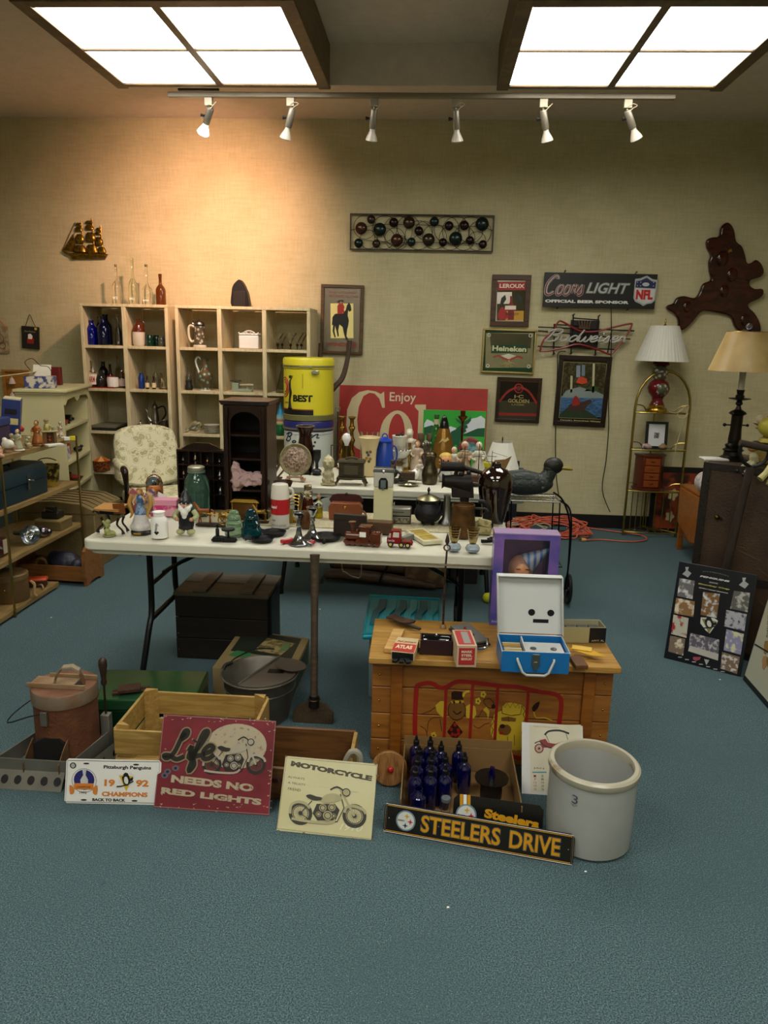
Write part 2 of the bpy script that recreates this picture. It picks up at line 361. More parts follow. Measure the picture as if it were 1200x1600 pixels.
def lightbox(cx,cy,label):
    t=T('ceiling_light',label,'ceiling light',(cx,cy,3.2),group='wood framed fluorescent light boxes')
    W,Dp,B=1.245,1.125,.075
    f=MB()
    f.bb(-W/2-B,-W/2,-Dp/2-B,Dp/2+B,0,.25).bb(W/2,W/2+B,-Dp/2-B,Dp/2+B,0,.25).bb(-W/2,W/2,-Dp/2-B,-Dp/2,0,.25).bb(-W/2,W/2,Dp/2,Dp/2+B*.6,0,.25)
    t.p('frame',darkwood,f,bev=.004)
    t.p('divider',darkwood,MB().bb(-.022,.022,-Dp/2,Dp/2,.002,.03)); t.p('divider',darkwood,MB().bb(-W/2,-.023,-.01,.01,.004,.03).bb(.023,W/2,-.01,.01,.004,.03))
    for sx in (-1,1):
        for sy in (-1,1):
            x0,x1=sorted((sx*.024,sx*(W/2-.001))); y0,y1=sorted((sy*.012,sy*(Dp/2-.001)))
            t.p('diffuser',diff,MB().bb(x0,x1,y0,y1,.012,.018))
    return t
lightbox(-1.42,4.565,'square ceiling light box at left with four glowing panels, nearer the lit bulb')
lightbox(1.03,4.575,'square ceiling light box at right with four glowing panels')
for i,(x,y) in enumerate(((-1.42,1.1),(1.03,1.1),(-1.42,-1.6),(1.03,-1.6))): lightbox(x,y,'square ceiling light box behind the viewpoint, %s'%('near left','near right','far left','far right')[i])
# track and spots
railm=M('#857a66',.5,var=.05)
one('track_rail','long pale track light rail under the far edge of the light boxes','track rail',(0,5.25,3.165),railm,MB().bb(-1.80,1.455,-.018,.018,0,.03),bev=.003)
one('conduit_strip','thin dark metal strip above the left end of the track rail','metal strip',(0,5.212,3.2),M('#3a3128',.5),MB().bb(-1.72,-1.45,-.008,.008,-.006,.006))
bulbm=M('#b9b0a2',.3,var=.03); spotb=M('#8f8572',.35,.2,var=.05)
sp=[(326,316,'leftmost track spotlight, the only one whose bulb glows warm white'),(454,447,'second track spotlight from the left, unlit, under the left light box corner'),(585,581,'third track spotlight from the left, unlit, straight down with a wire loop'),
(713,714,'third track spotlight from the right, unlit, straight down, over the metal wall art'),(850,854,'second track spotlight from the right, unlit and tilted, under the right light box'),(982,993,'rightmost track spotlight, unlit, tilted to the right')]
for i,(pa,pb,lab) in enumerate(sp):
    a=at(pa,152,y=5.25); b=at(pb,212,y=5.25+(.12 if i==0 else .05)); 
    t=T('spotlight',lab,'spotlight',(a.x,5.25,3.164),group='track spotlights' if i else None)
    t.p('adapter',spotb,MB().bb(-.026,.026,-.016,.016,-.052,0),bev=.003)
    d=Vector((b.x-a.x,b.y-5.25,b.z-3.165)); top=Vector((.012 if i<2 else .0,0,-.062)); d=d-top; dn=d.normalized()
    def al(s): return top+dn*s
    t.p('stem',spotb,MB().tube([(0,0,-.052),top],.007))
    L=d.length
    t.p('lamp_body',M('#8d8578',.4,.6,var=.1),MB().tube([al(0),al(.005),al(.11),al(.115)],[.02,.023,.023,.02],n=14))
    t.p('knob',BLK,MB().tube([al(.055)+Vector((-.023,0,0)),al(.055)+Vector((-.05,0,0))],[.006,.013],n=8))
    bm=MB().tube([al(.115),al(.13),al(.165),al(.185),al(.192)],[.017,.018,.034,.040,.028],n=16)
    if i==0: t.p('bulb',M('#fff1d6',.3,emit=14,var=.01),bm,label='glowing reflector bulb')
    else: t.p('bulb',bulbm,bm)
    t.p('wire',M('#b9ab8c',.5),MB().tube([(0,-.018,-.045),(.03,-.02,-.05+.02*(i%2)),(.055,-.02,-.03-.01*i%.02),(.03,-.02,-.055),(.01,-.02,-.075)],.0025,n=5,sm=4))
    if i==0:
        ld=bpy.data.lights.new('spot_lamp','SPOT'); ld.energy=SPOT_WATTS; ld.color=SPOT_COLOR; ld.spot_size=math.radians(100); ld.spot_blend=1; ld.shadow_soft_size=.04
        lo=bpy.data.objects.new('spot_lamp',ld); COL.objects.link(lo); lo.parent=t.o; lo.location=al(.205)
        aim=Vector((-2.0,6.8,2.5))-(Vector(t.o.location)+al(.205)); lo.rotation_euler=aim.to_track_quat('-Z','Y').to_euler()
# ================= WALL OBJECTS =================
def wallpos(px,py): return at(px,py,y=D)
def frame_panel(name,label,cat,x0,x1,z0,z1,fw,fm,depth=.03,ry=0,back=None,bm=None):
    cx=(x0+x1)/2; W=x1-x0; H=z1-z0
    t=T(name,label,cat,(cx,D-.002,z0),ry=ry)
    for nm,b in (('frame_rail',MB().bb(-W/2,W/2,-depth,0,0,fw)),('frame_rail',MB().bb(-W/2,W/2,-depth,0,H-fw,H)),('frame_stile',MB().bb(-W/2,-W/2+fw,-depth,0,fw,H-fw)),('frame_stile',MB().bb(W/2-fw,W/2,-depth,0,fw,H-fw))): t.p(nm,fm,b,bev=.003)
    t.p('backing',bm,MB().bb(-W/2+fw,W/2-fw,-.012,0,fw,H-fw),label=back)
    return t,W,H
mirr=M('#9a9a92',.12,.92,var=.05)
# --- one canadian stands alone / windsor mirror ---
t,W,H=frame_panel('bar_mirror','tall bar mirror with a mounted rider in red on a black horse','mirror',-1.02,-.64,1.515,2.115,.028,wood('#5a4020','#3f2c16'),bm=M('#8d8577',.2,.7,var=.06),ry=.012)
A=Art(t.o,W,H,(503,445),(570,447),(500,551),y=-.012)
ye=M('#e2d98c',.5,var=.04); red=M('#a3231d',.5,var=.1); bk=M('#0c0b0b',.5); 
A.rect('yellow_print',ye,517,474,553,527,1)
A.poly('horse_print',bk,[(519,507),(520,495),(524,490),(530,489),(537,489),(541,484),(543,477),(546,472),(549,477),(550,484),(547,487),(545,484),(544,492),(546,500),(545,507),(543,515),(542,524),(545,529),(541,530),(538,520),(536,510),(531,506),(529,515),(530,524),(528,525),(526,515),(524,508),(523,516),(525,526),(523,526),(520,516),(521,507)],2)
A.poly('coat_print',red,[(528,490),(528,478),(531,473),(536,473),(539,479),(538,484),(540,487),(535,489),(534,492)],3)
A.poly('hat_print',bk,[(529,473),(528,470),(532,469),(536,469),(539,470),(536,472)],3).ell('face_print',M('#a8704e'),533.5,473,1.8,2,4)
A.poly('leg_print',bk,[(530,490),(534,490),(535,500),(533,502),(531,498)],3)
A.text('ONE CANADIAN',M('#7d2a20'),514,455,558,460,2,bold=.01); A.text('STANDS ALONE',M('#7d2a20'),514,461,561,466,2,bold=.01)
A.text('WINDSOR',M('#7d1f1c'),510,533,560,541,2,bold=.03); A.line('border_print',M('#6d6350'),[(509,452),(564,454),(562,545),(507,543)],.8,1,closed=True); A.done()
# --- LEROUX ---
t,W,H=frame_panel('bar_mirror','small wood framed bar mirror with a red band above a painted bottle','mirror',.485,.82,1.79,2.225,.045,wood('#4c3018','#332010'),bm=M('#8b8a80',.15,.8),ry=-.005)
A=Art(t.o,W,H,(768,430),(831,431),(765,510),y=-.012)
A.rect('border_print',M('#b9b6a4',.3,.3),774,438,826,504,1); A.rect('mirror_print',M('#57554c',.08,.95),776,441,824,501,2); A.rect('red_print',red,777,441,822,454,3)
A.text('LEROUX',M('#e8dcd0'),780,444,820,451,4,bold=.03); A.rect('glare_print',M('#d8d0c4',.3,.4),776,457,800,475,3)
A.rect('yellow_print',M('#c89428',.5),790,486,820,501,3); A.poly('bottle_print',M('#7c1616',.4),[(794,500),(794,478),(797,472),(797,463),(801,463),(801,472),(804,478),(804,500)],4); A.rect('label_print',M('#e6d6c6'),789,478,807,484,5); A.poly('leaf_print',M('#17241a'),[(781,475),(783,466),(789,461),(791,468),(787,474),(784,480)],4); A.poly('leaf_print',M('#17241a'),[(805,462),(811,459),(816,466),(817,475),(811,472)],4)
A.poly('berry_print',red,[(778,490),(784,480),(792,487),(794,497),(780,500)],5,sm=3); A.text('BRANDY',M('#41200f'),790,489,812,493,6,bold=.02); A.done()
# --- HEINEKEN ---
t,W,H=frame_panel('bar_mirror','wide green bordered bar mirror in a thin gold frame, with a winged bottle emblem','mirror',.425,.892,1.385,1.768,.016,met('#b6a36a',.35),bm=M('#123a1c',.3,.2),ry=.012)
A=Art(t.o,W,H,(753,515),(838,518),(750,581),y=-.012)
A.rect('mirror_print',M('#a5a392',.1,.9),757,522,833,574,1); A.poly('mirror_shade_print',M('#5c5a4c',.15,.8),[(763,522),(830,524),(829,545),(765,541)],2)
gr=M('#0f3a1a',.4); A.rect('green_print',gr,766,539,824,552,3); A.text('Heineken',M('#c6c89c'),768,540.5,822,550.5,4,bold=.035)
A.poly('eagle_print',M('#d0cdb8',.3,.4),[(782,556),(794,553),(806,556),(797,560),(795,566),(792,560)],3); A.line('ribbon_print',red,[(770,558),(778,556),(786,560),(794,562),(802,560),(810,557),(817,560)],2.2,4,sm=4)
for i in range(9): a=PI*(.1+.8*i/8); A.line('ray_print',M('#a79a55'),[(794,565),(794+13*math.cos(a),565+8*math.sin(a))],.7,3)
for (x,y,q) in ((760,525,1),(830,526,-1),(759,571,1),(829,572,-1)): A.ring('scroll_print',M('#d8d8c8'),x+q*2,y,2.4,.9,3,n=10)
A.done()
# --- I.C. GOLDEN LAGER ---
t,W,H=frame_panel('bar_mirror','square dark framed bar mirror with a red ribbon seal, below the green one','mirror',.572,.968,.955,1.352,.026,wood('#2f1d10','#1d120a',.3),bm=M('#5c5b52',.1,.85),ry=.01)
A=Art(t.o,W,H,(776,591),(846,592),(772,657),y=-.012)
dr=M('#8e1f1a',.4); A.poly('dark_print',M('#201a14',.2,.4),[(781,597),(841,598),(840,627),(779,626)],1)
A.line('ribbon_print',dr,[(779,628),(790,615),(799,609),(810,606),(821,609),(829,616),(838,629)],3.4,3,sm=4); A.ring('seal_print',dr,809.5,607.5,6.3,2,4); A.ell('seal_print',M('#641612'),809.5,607.5,3.6,3.6,4)
A.text('I·C',M('#a09060'),803,617,817,622,3,bold=.03); A.text('GOLDEN',M('#9c8a4c'),793,623,826,629,3,bold=.03); A.text('LAGER',M('#8b7e55'),799,630,819,633,3,bold=.01); A.rect('red_print',dr,778,644,838,648,2); A.line('red_print',dr,[(781,597),(841,598),(838,649)],.8,3); A.done()
# --- CANADIAN WHISKY ---
t,W,H=frame_panel('bar_mirror','large dark framed bar mirror picturing a red coated rider by a blue lake','mirror',1.095,1.555,.935,1.555,.04,wood('#26170c','#140c07',.3),bm=M('#3a3626',.12,.6),ry=.018)
A=Art(t.o,W,H,(873,560),(952,562),(865,663),y=-.012)
A.rect('forest_print',M('#4c4428',.3,.2,kind='speck',c2='#2a2814',sc=40),879,570,943,617,1); A.poly('water_print',M('#4d78a8',.3,c2='#1d3048',sc=30,var=.4,st=(1,1,4)),[(877,620),(943,619),(940,650),(874,650)],1)
A.poly('rock_print',M('#7e8a86'),[(877,622),(884,612),(897,608),(905,606),(918,610),(930,612),(943,618),(942,622)],2)
A.poly('bush_print',M('#2c4a18'),[(912,612),(918,606),(928,604),(935,612)],2)
for x in (892,925): A.rect('birch_print',M('#b7b48e'),x-1.6,572 if x>900 else 590,x+1.6,614,2)
A.poly('hill_print',M('#1c3013'),[(874,652),(876,646),(886,637),(900,634),(915,640),(932,650),(932,653)],3)
A.poly('bear_print',M('#3a2114'),[(888,640),(890,632),(900,630),(912,627),(920,624),(924,628),(918,632),(912,640),(900,642)],4,sm=2); A.poly('coat_print',dr,[(894,634),(895,624),(899,619),(904,624),(905,632)],5,sm=2); A.poly('leaf_print',M('#c0401c'),[(899,600),(903,592),(908,591),(915,594),(916,600),(908,602)],3)
A.rect('tree_print',M('#7e8a9a'),899,575,905,592,2); A.rect('tree_print',M('#6d7a8c'),907,574,912,590,2)
A.line('border_print',M('#b0a680',.3,.4),[(880,570),(944,572),(940,653),(874,652)],.8,4,closed=True); A.text("Canada's Smoothest Whisky",M('#c8b884'),876,654,938,658,4,bold=.02); A.done()
# --- COORS LIGHT sign ---
a=wallpos(848,480); b=wallpos(1022,432)
t=T('bar_sign','wide black beer sign with script lettering and a football league shield','sign',((a.x+b.x)/2,D-.05,1.962),ry=0)
W=.95; H=.285
t.p('panel',M('#151616',.35,var=.1),MB().bb(-W/2,W/2,-.018,0,0,H),bev=.002)
for x in (-.30,.30): t.p('hanger',IRON,MB().tube([(x,.045,H+.005),(x,-.0,H+.02),(x,-.02,H+.012)],.005).tube([(x-.04,.001,0),(x-.04,.045,-.012)],.005))
A=Art(t.o,W,H,(848,430),(1025,431),(846,479),y=-.018,t=.0012)
sil=M('#a9abac',.25,.6); rd=M('#6d1a1a',.3)
for q,(mm,w_) in enumerate(((sil,5.2),(rd,3.4))):
    A.script('script_lettering',mm,'Coors',851,434,908,462,w_,q+1,.3)
A.script('neon_tube',M('#b9b4ae',.2,.2),'Coors',852,434,907,461,1.0,3,.3)
A.text('LIGHT',M('#6e7072',.3,.6),914,443,983,460,1,bold=.05,shear=.3); A.text('LIGHT',M('#b4b6b6',.3,.2),915,444,982,459,2,bold=.012,shear=.3)
A.text('OFFICIAL BEER SPONSOR',M('#d6d6d2'),850,468.5,982,473.5,1,bold=.05)
A.poly('shield_print',M('#a5a7a8'),[(990,438),(998,437),(1008,433),(1017,438),(1025,439),(1023,468),(1018,472),(1011,473),(1005,476),(1000,473),(992,470),(989,465)],1)
A.poly('shield_blue_print',M('#1b2350'),[(992,441),(999,440),(1008,436),(1016,441),(1023,442),(1022,451),(991,450)],2); A.poly('shield_white_print',M('#c5c3c0'),[(991,451),(1022,452),(1021,467),(1016,470),(1005,473),(999,470),(992,467)],2)
A.text('NFL',M('#b3181c'),993,453,1019,467,3,bold=.06); A.ell('football_print',M('#b9babb'),1007,445.5,5.5,2.7,3)
for x in range(993,1022,5):
    for y in (442.5,447.5):
        if abs(x-1007)>7: A.ell('star_print',M('#b9babb'),x+1,y,.8,.8,3,n=5)
A.done()
# --- BUDWEISER neon ---
a=wallpos(917,552)
t=T('neon_sign','unlit bow tie neon sign on a black wire frame under the black sign','neon sign',(a.x,D-.05,1.56)); k=kk((a.x,D-.05,1.6))
def wz(px,py): p=at(px,py,y=D-.05); return (p.x-a.x,p.z-1.56)
g=MB()
for pts in ([(841,511),(991,517)],[(865,507),(905,509)],[(841,517),(985,530)],[(840,541),(960,546)],[(866,507),(865,553)],[(896,492),(892,553)],[(935,495),(930,553)],[(896,497),(936,500)],[(956,515),(949,553)]):
    p=[wz(*q) for q in pts]; g.tube([(p[0][0],.0,p[0][1]),(p[1][0],.0,p[1][1])],.006,n=6)
for q in ((896,492),(936,494),(892,553),(930,555),(865,554)):
    p=wz(*q); g.tube([(p[0],0,p[1]),(p[0],.045,p[1]),(p[0]+.02,.045,p[1]+.012)],.005,n=5)
t.p('wire_frame',IRON,g)
p0=wz(893,500); p1=wz(934,543); t.p('transformer',BLK,MB().bb(p0[0],p1[0],.008,.042,p1[1],p0[1]),bev=.004)
tube=lambda pts,cl=True,r=.0075,y=-.02:[(wz(*q)[0],y,wz(*q)[1]) for q in pts]
t.p('red_neon_tube',M('#8c2622',.3,var=.1,trans=.2),MB().tube(tube([(867,512),(872,503),(879,503),(905,517),(930,518),(955,512),(983,506),(986,509),(978,524),(958,550),(950,553),(930,545),(902,538),(878,544),(848,549),(844,546),(850,530),(866,517)]),.008,n=8,sm=4,closed=True),label='red glass tube in a bow tie outline')
s_=MB()
A0=wz(848,513); B0=wz(976,536)
for p in script('Budweiser',A0[0]+.02,B0[1],B0[0],A0[1]-.005,.35): s_.tube([(u,-.03,v) for u,v in p],.0078,n=7,sm=4)
t.p('white_neon_tube',M('#a9a8a0',.25,var=.1),s_,label='clear script glass tube spelling Budweiser')
cr=MB(); p=wz(913,507); 
for i in range(5): an=PI*(.2+.15*i); cr.tube([(p[0]+.02*(i-2),-.01,p[1]-.02),(p[0]+.026*(i-2),-.01,p[1]+.035)],[.012,.006],n=7)
cr.box(p[0],-.008,p[1]-.025,.1,.02,.03); t.p('crown',M('#4d3826',.4,.3),cr,bev=.003)
# wall cables
cm=M('#1a1712',.5)
def cable(lab,pts,y=D-.03,r=.0045,mat=cm,name='cable'):
    c=[at(px,py,y=yy) for px,py,yy in [(q+(y,))[:3] for q in pts]]; o=c[0].copy()
    return one(name,lab,'cable',o,mat,MB().tube([q-o for q in c],r,n=6,sm=4))
cable('black cable hanging from the wide black beer sign down behind the brass shelf',[(955,482),(955,550),(951,620),(951,668),(947,720),(941,765),(953,800)],y=D-.085)
cable('black cable hanging from the neon sign beside the dark framed mirror',[(884,549),(872,552),(871,580),(868,680),(869,740),(873,775)],y=D-.075,r=.005)
# --- metal wall art ---
a=wallpos(547,396); b=wallpos(773,333)
t=T('wall_sculpture','long dark metal wall sculpture of domed discs and wire rings in a frame','wall art',((a.x+b.x)/2,D-.03,2.405)); W=b.x-a.x; H=.30
fm=M('#241d16',.4,.5)
t.p('frame',fm,MB().bb(-W/2,W/2,-.006,.006,0,.012).bb(-W/2,W/2,-.006,.006,H-.012,H).bb(-W/2,-W/2+.012,-.006,.006,.012,H-.012).bb(W/2-.012,W/2,-.006,.006,.012,H-.012))
def aw(px,py): return ((px-36)/(1125-36)*W-W/2, H-(py-60)/(360-60)*H)
k=W/1089.
balls=[(122,180,45,'c'),(197,107,32,'b'),(263,188,49,'g'),(103,302,34,'g'),(239,305,31,'b'),(368,130,35,'d'),(396,272,46,'c'),(484,129,45,'b'),(506,285,32,'g'),(560,196,34,'d'),(636,265,47,'b'),(675,118,35,'g'),(745,285,31,'d'),(786,150,34,'d'),(840,252,50,'g'),(901,145,35,'d'),(948,265,31,'d'),(1034,132,50,'g'),(1046,296,31,'d')]
bm_={'c':M('#4d3428',.22,.7,var=.2),'b':M('#3f352a',.22,.7,var=.2),'g':M('#232f2e',.22,.7,var=.2),'d':M('#2a1e1c',.22,.7,var=.2)}
rg=MB()
for (x,y,r) in ((150,170,108),(180,270,95),(300,180,95),(300,260,90),(400,200,110),(420,290,50),(480,170,95),(560,230,110),(600,190,65),(680,240,90),(770,180,95),(800,250,85),(840,190,110),(900,250,100),(950,180,95),(1020,200,85),(1000,270,75),(380,260,80)):
    u,v=aw(x,y); r*=k; r=min(r,v-.013,H-.013-v) if min(v,H-v)>.05 else .035; rg.ring(u,0,v,max(r,.03),.0022,'y',n=28,m=4)
rg.tube([(-W/2+.01,.002,H*.55),(-W*.3,.002,H*.72),(-W*.1,.002,H*.72),(W*.15,.002,H*.7),(W*.4,.002,H*.7),(W/2-.01,.002,H*.6)],.0022,n=4)
rg.tube([(-W*.45,.002,H*.3),(-W*.2,.002,H*.2),(0,.002,H*.25),(W*.2,.002,H*.22),(W*.45,.002,H*.25)],.0022,n=4)
t.p('wire_ring',fm,rg)
for x,y,r,c in balls:
    u,v=aw(x,y); r*=k; t.p('disc',bm_[c],MB().lathe([(r,0),(r*.97,r*.12),(r*.8,r*.35),(r*.5,r*.5),(.2*r,r*.56),(0,r*.57)],u,-.004,v,n=18,rx=PI/2),label={'c':'copper brown domed disc','b':'bronze domed disc','g':'dark green domed disc','d':'dark red brown domed disc'}[c])
# --- brass ship ---
a=wallpos(135,405); k=kk(a)
t=T('ship_plaque','brass sailing ship wall plaque high on the left wall area','wall art',(a.x,D-.012,2.29),k=k)
def sx(px,py): return ((px/12.+90-135), (405-(335+py/12.)))
q=lambda L:[sx(*p) for p in L]
bs=M('#9c7a2c',.32,.9,c2='#4c380f',sc=45)
t.p('hull',bs,MB().prism(q([(100,690),(260,730),(450,740),(980,740),(930,820),(290,840),(270,790),(170,745)]),-4,0).prism(q([(290,765),(950,765),(945,785),(290,790)]),-5.5,-4),bev=.4)
t.p('rigging',bs,MB().tube([(u,-1,v) for u,v in q([(105,690),(390,190)])],.5,n=5).tube([(u,-1,v) for u,v in q([(180,700),(380,350)])],.4,n=5).tube([(u,-1,v) for u,v in q([(260,700),(390,430)])],.4,n=5).prism(q([(110,690),(330,400),(360,600),(300,700)]),-1,0))
for mx,my in ((510,180),(715,110),(870,240)): t.p('mast',bs,MB().tube([(u,-1,v) for u,v in q([(mx,my),(mx+10,760)])],.7,n=6))
for (x0,y0,x1,y1) in ((400,190,505,250),(385,255,515,350),(385,370,530,560),(340,570,550,730),(590,150,715,210),(585,215,725,320),(580,335,745,530),(580,550,765,740),(780,270,870,330),(760,335,870,400),(745,420,885,590),(790,600,930,735)):
    p=sx(x0,y1); p2=sx(x1,y0); cx,cz=(p[0]+p2[0])/2,(p[1]+p2[1])/2; w2,h2=(p2[0]-p[0]),(p2[1]-p[1])
    t.p('sail',bs,MB().lathe([(w2*.42,0),(w2*.6,h2*.12),(w2*.58,h2*.45),(w2*.40,h2*.82),(w2*.30,h2*.86)],cx,-1.,cz-h2/2,n=12,sy=.45))
# --- burl slab clock (free form wood) ---
sl=[(1132,349),(1139,352),(1144,362),(1147,378),(1156,386),(1161,400),(1164,412),(1172,411),(1178,407),(1186,413),(1190,425),(1185,433),(1170,438),(1168,446),(1176,452),(1188,452),(1189,461),(1180,468),(1168,474),(1166,480),(1176,490),(1184,505),(1185,518),(1178,521),(1170,520),(1162,514),(1152,517),(1145,510),(1138,495),(1120,489),(1102,486),(1092,488),(1080,502),(1066,515),(1058,513),(1057,500),(1050,489),(1041,484),(1040,478),(1050,474),(1055,466),(1066,463),(1082,466),(1090,458),(1096,444),(1108,438),(1106,425),(1105,410),(1108,400),(1102,388),(1102,376),(1110,372),(1121,370),(1124,356)]
a=wallpos(1115,520); pts=[(wallpos(*p).x-a.x,wallpos(*p).z-a.z) for p in sl]
burl=wood('#3d1408','#1a0603',.12,sc=2,st=(1.5,1.5,4))
t=T('burl_slab','glossy dark red free form wood slab hung above the right lamp','wall art',(a.x,D-.004,a.z))
b=MB().prism(pts,-.05,0,sm=3); t.p('slab',burl,b,bev=.012)
u,v=wallpos(1136,394).x-a.x,wallpos(1136,394).z-a.z
t.p('gold_inlay',BRASS,MB().prism([(u-.012,v-.01),(u+.02,v),(u+.012,v+.02),(u-.01,v+.01)],-.054,-.0505))
for (px,py,r) in ((1125,405,.05),(1140,430,.045),(1128,455,.04),(1070,480,.035),(1160,500,.04)):
    u,v=wallpos(px,py).x-a.x,wallpos(px,py).z-a.z; t.p('carved_lump',burl,MB().sph(u,-.05,v,r,sy=.35,sz=1.3,n=14))
# --- left hanging plaques ---
a=wallpos(50,545); k=kk(a)
t=T('slate_plaque','black slate plaque with a small painted santa hanging by a twisted wire','plaque',(a.x,D-.012,a.z),ry=.06,k=k)
t.p('slate',M('#15140f',.6,bump=.3),MB().bb(-14,14,-2.2,0,0,34),bev=.5); t.p('hanger',IRON,MB().tube([(-8,-1,34),(-4,-1,44),(-1,-1,52),(3,-1,44),(8,-1,34)],.45,n=5,sm=2))
t.p('figure_print',M('#8f1d16'),MB().prism([(-5,8),(5,8),(6,14),(3,20),(-3,20),(-5,14)],-2.8,-2.2)); t.p('beard_print',WHT,MB().prism([(-3,15),(3,15),(4,20),(1,23),(-3,22)],-3.2,-2.8)); t.p('sticker',M('#c9b440'),MB().lathe([(2,0),(2,.4)],9,-2.2,31,rx=PI/2))
txt(t.o,'Merry Christmas',M('#9a968c'),-9*k,24.5*k,8*k,27.5*k,y=-2.2*k)
a=wallpos(4,552)
t=T('picture_plaque','pale drawn picture plaque with an orange ribbon, leftmost on the wall','plaque',(a.x,D-.012,a.z),k=k)
t.p('board',M('#a89878',.6,kind='speck',c2='#8a7558',sc=25),MB().bb(-18,13,-1.5,0,0,41),bev=.5); t.p('ribbon',M('#b8602c'),MB().tube([(-12,-1,41),(-4,-1,57),(12,-1,38)],.8,n=5)); t.p('sketch_print',M('#5a4430'),MB().ring(-2,-1.7,22,8,.5,'y').ring(3,-1.7,12,5,.5,'y'))
# ================= CUBBY SHELVES =================
cub=wood('#d6c9a4','#bdae86',.55,sc=3,st=(8,8,1))
YF,YBK=6.37,6.765; ZT=1.895; ROWS=[1.548,1.181,.808,.445,.10]; TH=.024
def cubby(label,xs,top):
    x0,x1=xs[0],xs[-1]; t=T('cubby_shelf',label,'shelf',((x0+x1)/2,(YF+YBK)/2,0)); c=(x0+x1)/2; d=(YBK-YF)/2
    for i,x in enumerate(xs):
        w=.028
        if i==0: t.p('side_panel',cub,MB().bb(x-c,x-c+w,-d,d,0,ZT-TH-.001),bev=.002)
        elif i==len(xs)-1: t.p('side_panel',cub,MB().bb(x-c-w,x-c,-d,d,0,ZT-TH-.001),bev=.002)
        else: t.p('divider',cub,MB().bb(x-c-.018,x-c+.018,-d,d,0,ZT-TH-.001),bev=.002)
    for i in range(len(xs)-1):
        a=xs[i]-c+(.029 if i==0 else .019); b=xs[i+1]-c-(.029 if i==len(xs)-2 else .019)
        for z in ROWS: t.p('shelf_board',cub,MB().bb(a,b,-d+.003,d,z-TH,z),bev=.002)
    t.p('top_board',cub,MB().bb(x0-c,x1-c,-d,d,ZT-TH,ZT),bev=.002)
    t.p('kick_board',cub,MB().bb(x0-c+.03,x1-c-.03,-d+.02,-d+.03,0,.075))
    return t
cubby('pale wooden open cubby shelf of two columns, at left behind the floral armchair',[-3.03,-2.645,-2.262],0)
cubby('pale wooden open cubby shelf of three columns, behind the dark cabinets',[-2.20,-1.82,-1.435,-1.045],0)
RW=[ZT]+ROWS   # RW[0]=top, RW[1] floor of row1 ...
SH_Y=6.56
# profiles in pixels: (r,z)
def bprof(r,h,neck=.35,sh=.6,lip=1.15,nr=None):
    n=nr or r*neck; return [(r*.85,0),(r,h*.03),(r,h*sh),(r*.85,h*(sh+.08)),(n*1.15,h*(sh+.2)),(n,h*(sh+.28)),(n,h*.94),(n*lip,h*.95),(n*lip,h)]
def SI(name,label,cat,px,row,y=SH_Y,group=None,rz=0,dz=.001): 
    z=RW[row]; x=xat(px,y,z); return T(name,label,cat,(x,y,z+dz),group=group,rz=rz,k=kk((x,y,z)))
def bottle(px,row,r,h,mat,label,y=SH_Y,cat='bottle',name='bottle',sh=.6,neck=.35,cap=None,lab=None,group=None,lt=None,slice_=None):
    t=SI(name,label,cat,px,row,y,group); pr=bprof(r,h,neck,sh); t.p('body',mat,MB().lathe(pr,n=18))
    if cap: t.p('stopper',cap,MB().cyl(0,0,h+.1,h+h*.07,r*neck*1.2,n=12))
    if lab: t.p('label_band',lab,MB().lathe([(r+.05,h*.12),(r+.25,h*.12),(r+.25,h*.5),(r+.05,h*.5)],n=18)); 
    if lt: txt(t.o,lt,M('#a02020'),-r*.8*t.k,h*.2*t.k,r*.8*t.k,h*.42*t.k,y=-.0005,wrap=(r+.3)*t.k,bold=.02)
    return t
clr=glass('#fbfdf8'); 
bottle(184,0,7.5,56,glass('#fcfaf4'),'clear glass bottle with a wire stopper, leftmost on top of the shelves',sh=.45,neck=.22,cap=met('#998866')); bottle(209.5,0,7.5,70,glass('#f0f5e4'),'tallest clear glass bottle on top of the two column shelf',sh=.38,neck=.25)
bottle(231,0,8.2,57,glass('#fafcf4'),'clear glass bottle with a swing clip at its neck, left of the brown bottle',sh=.35,neck=.22,cap=met('#998866')); bottle(252,0,7.6,44,glass('#6e3a12',.1,.55),'brown amber beer bottle with a swing top on the shelf',sh=.52,neck=.3,cap=glass('#7a3a10'))
# flat iron
t=SI('flat_iron','old black flat iron standing on its heel on top of the three column shelf','iron',376.5,0)
t.p('sole',IRON,MB().prism([(-12.5,0),(-12.5,22),(-10,32),(-5,38),(0,41),(5,36),(9,28),(12.5,18),(12.5,0)],-8,8,sm=3),bev=1); t.p('heel_plate',M('#2a2624',.5,.5),MB().bb(-10,10,-9.5,-8,1,24),bev=.6)
# row1 colA
bottle(144.5,1,9,37,glass('#0a18c0',.05,.85),'bright cobalt blue bottle at left in the top left cubby',y=6.48,sh=.62,neck=.38); bottle(153,1,7.5,42,glass('#0b0b40',.05,.6),'dark blue bottle behind the bright cobalt bottle',y=6.66,sh=.6)
bottle(163,1,9.5,43,glass('#050c38',.06,.5),'dark navy bottle in front of its twin in the top left cubby',y=6.46,sh=.6,neck=.42); bottle(167,1,9,46,glass('#071433',.06,.5),'dark navy bottle at the back of the top left cubby',y=6.67,sh=.6,neck=.4)
bottle(186,1,5.2,47,glass('#d8cfc4'),'clear embossed soda bottle beside the navy bottles',y=6.46,sh=.4,neck=.4)
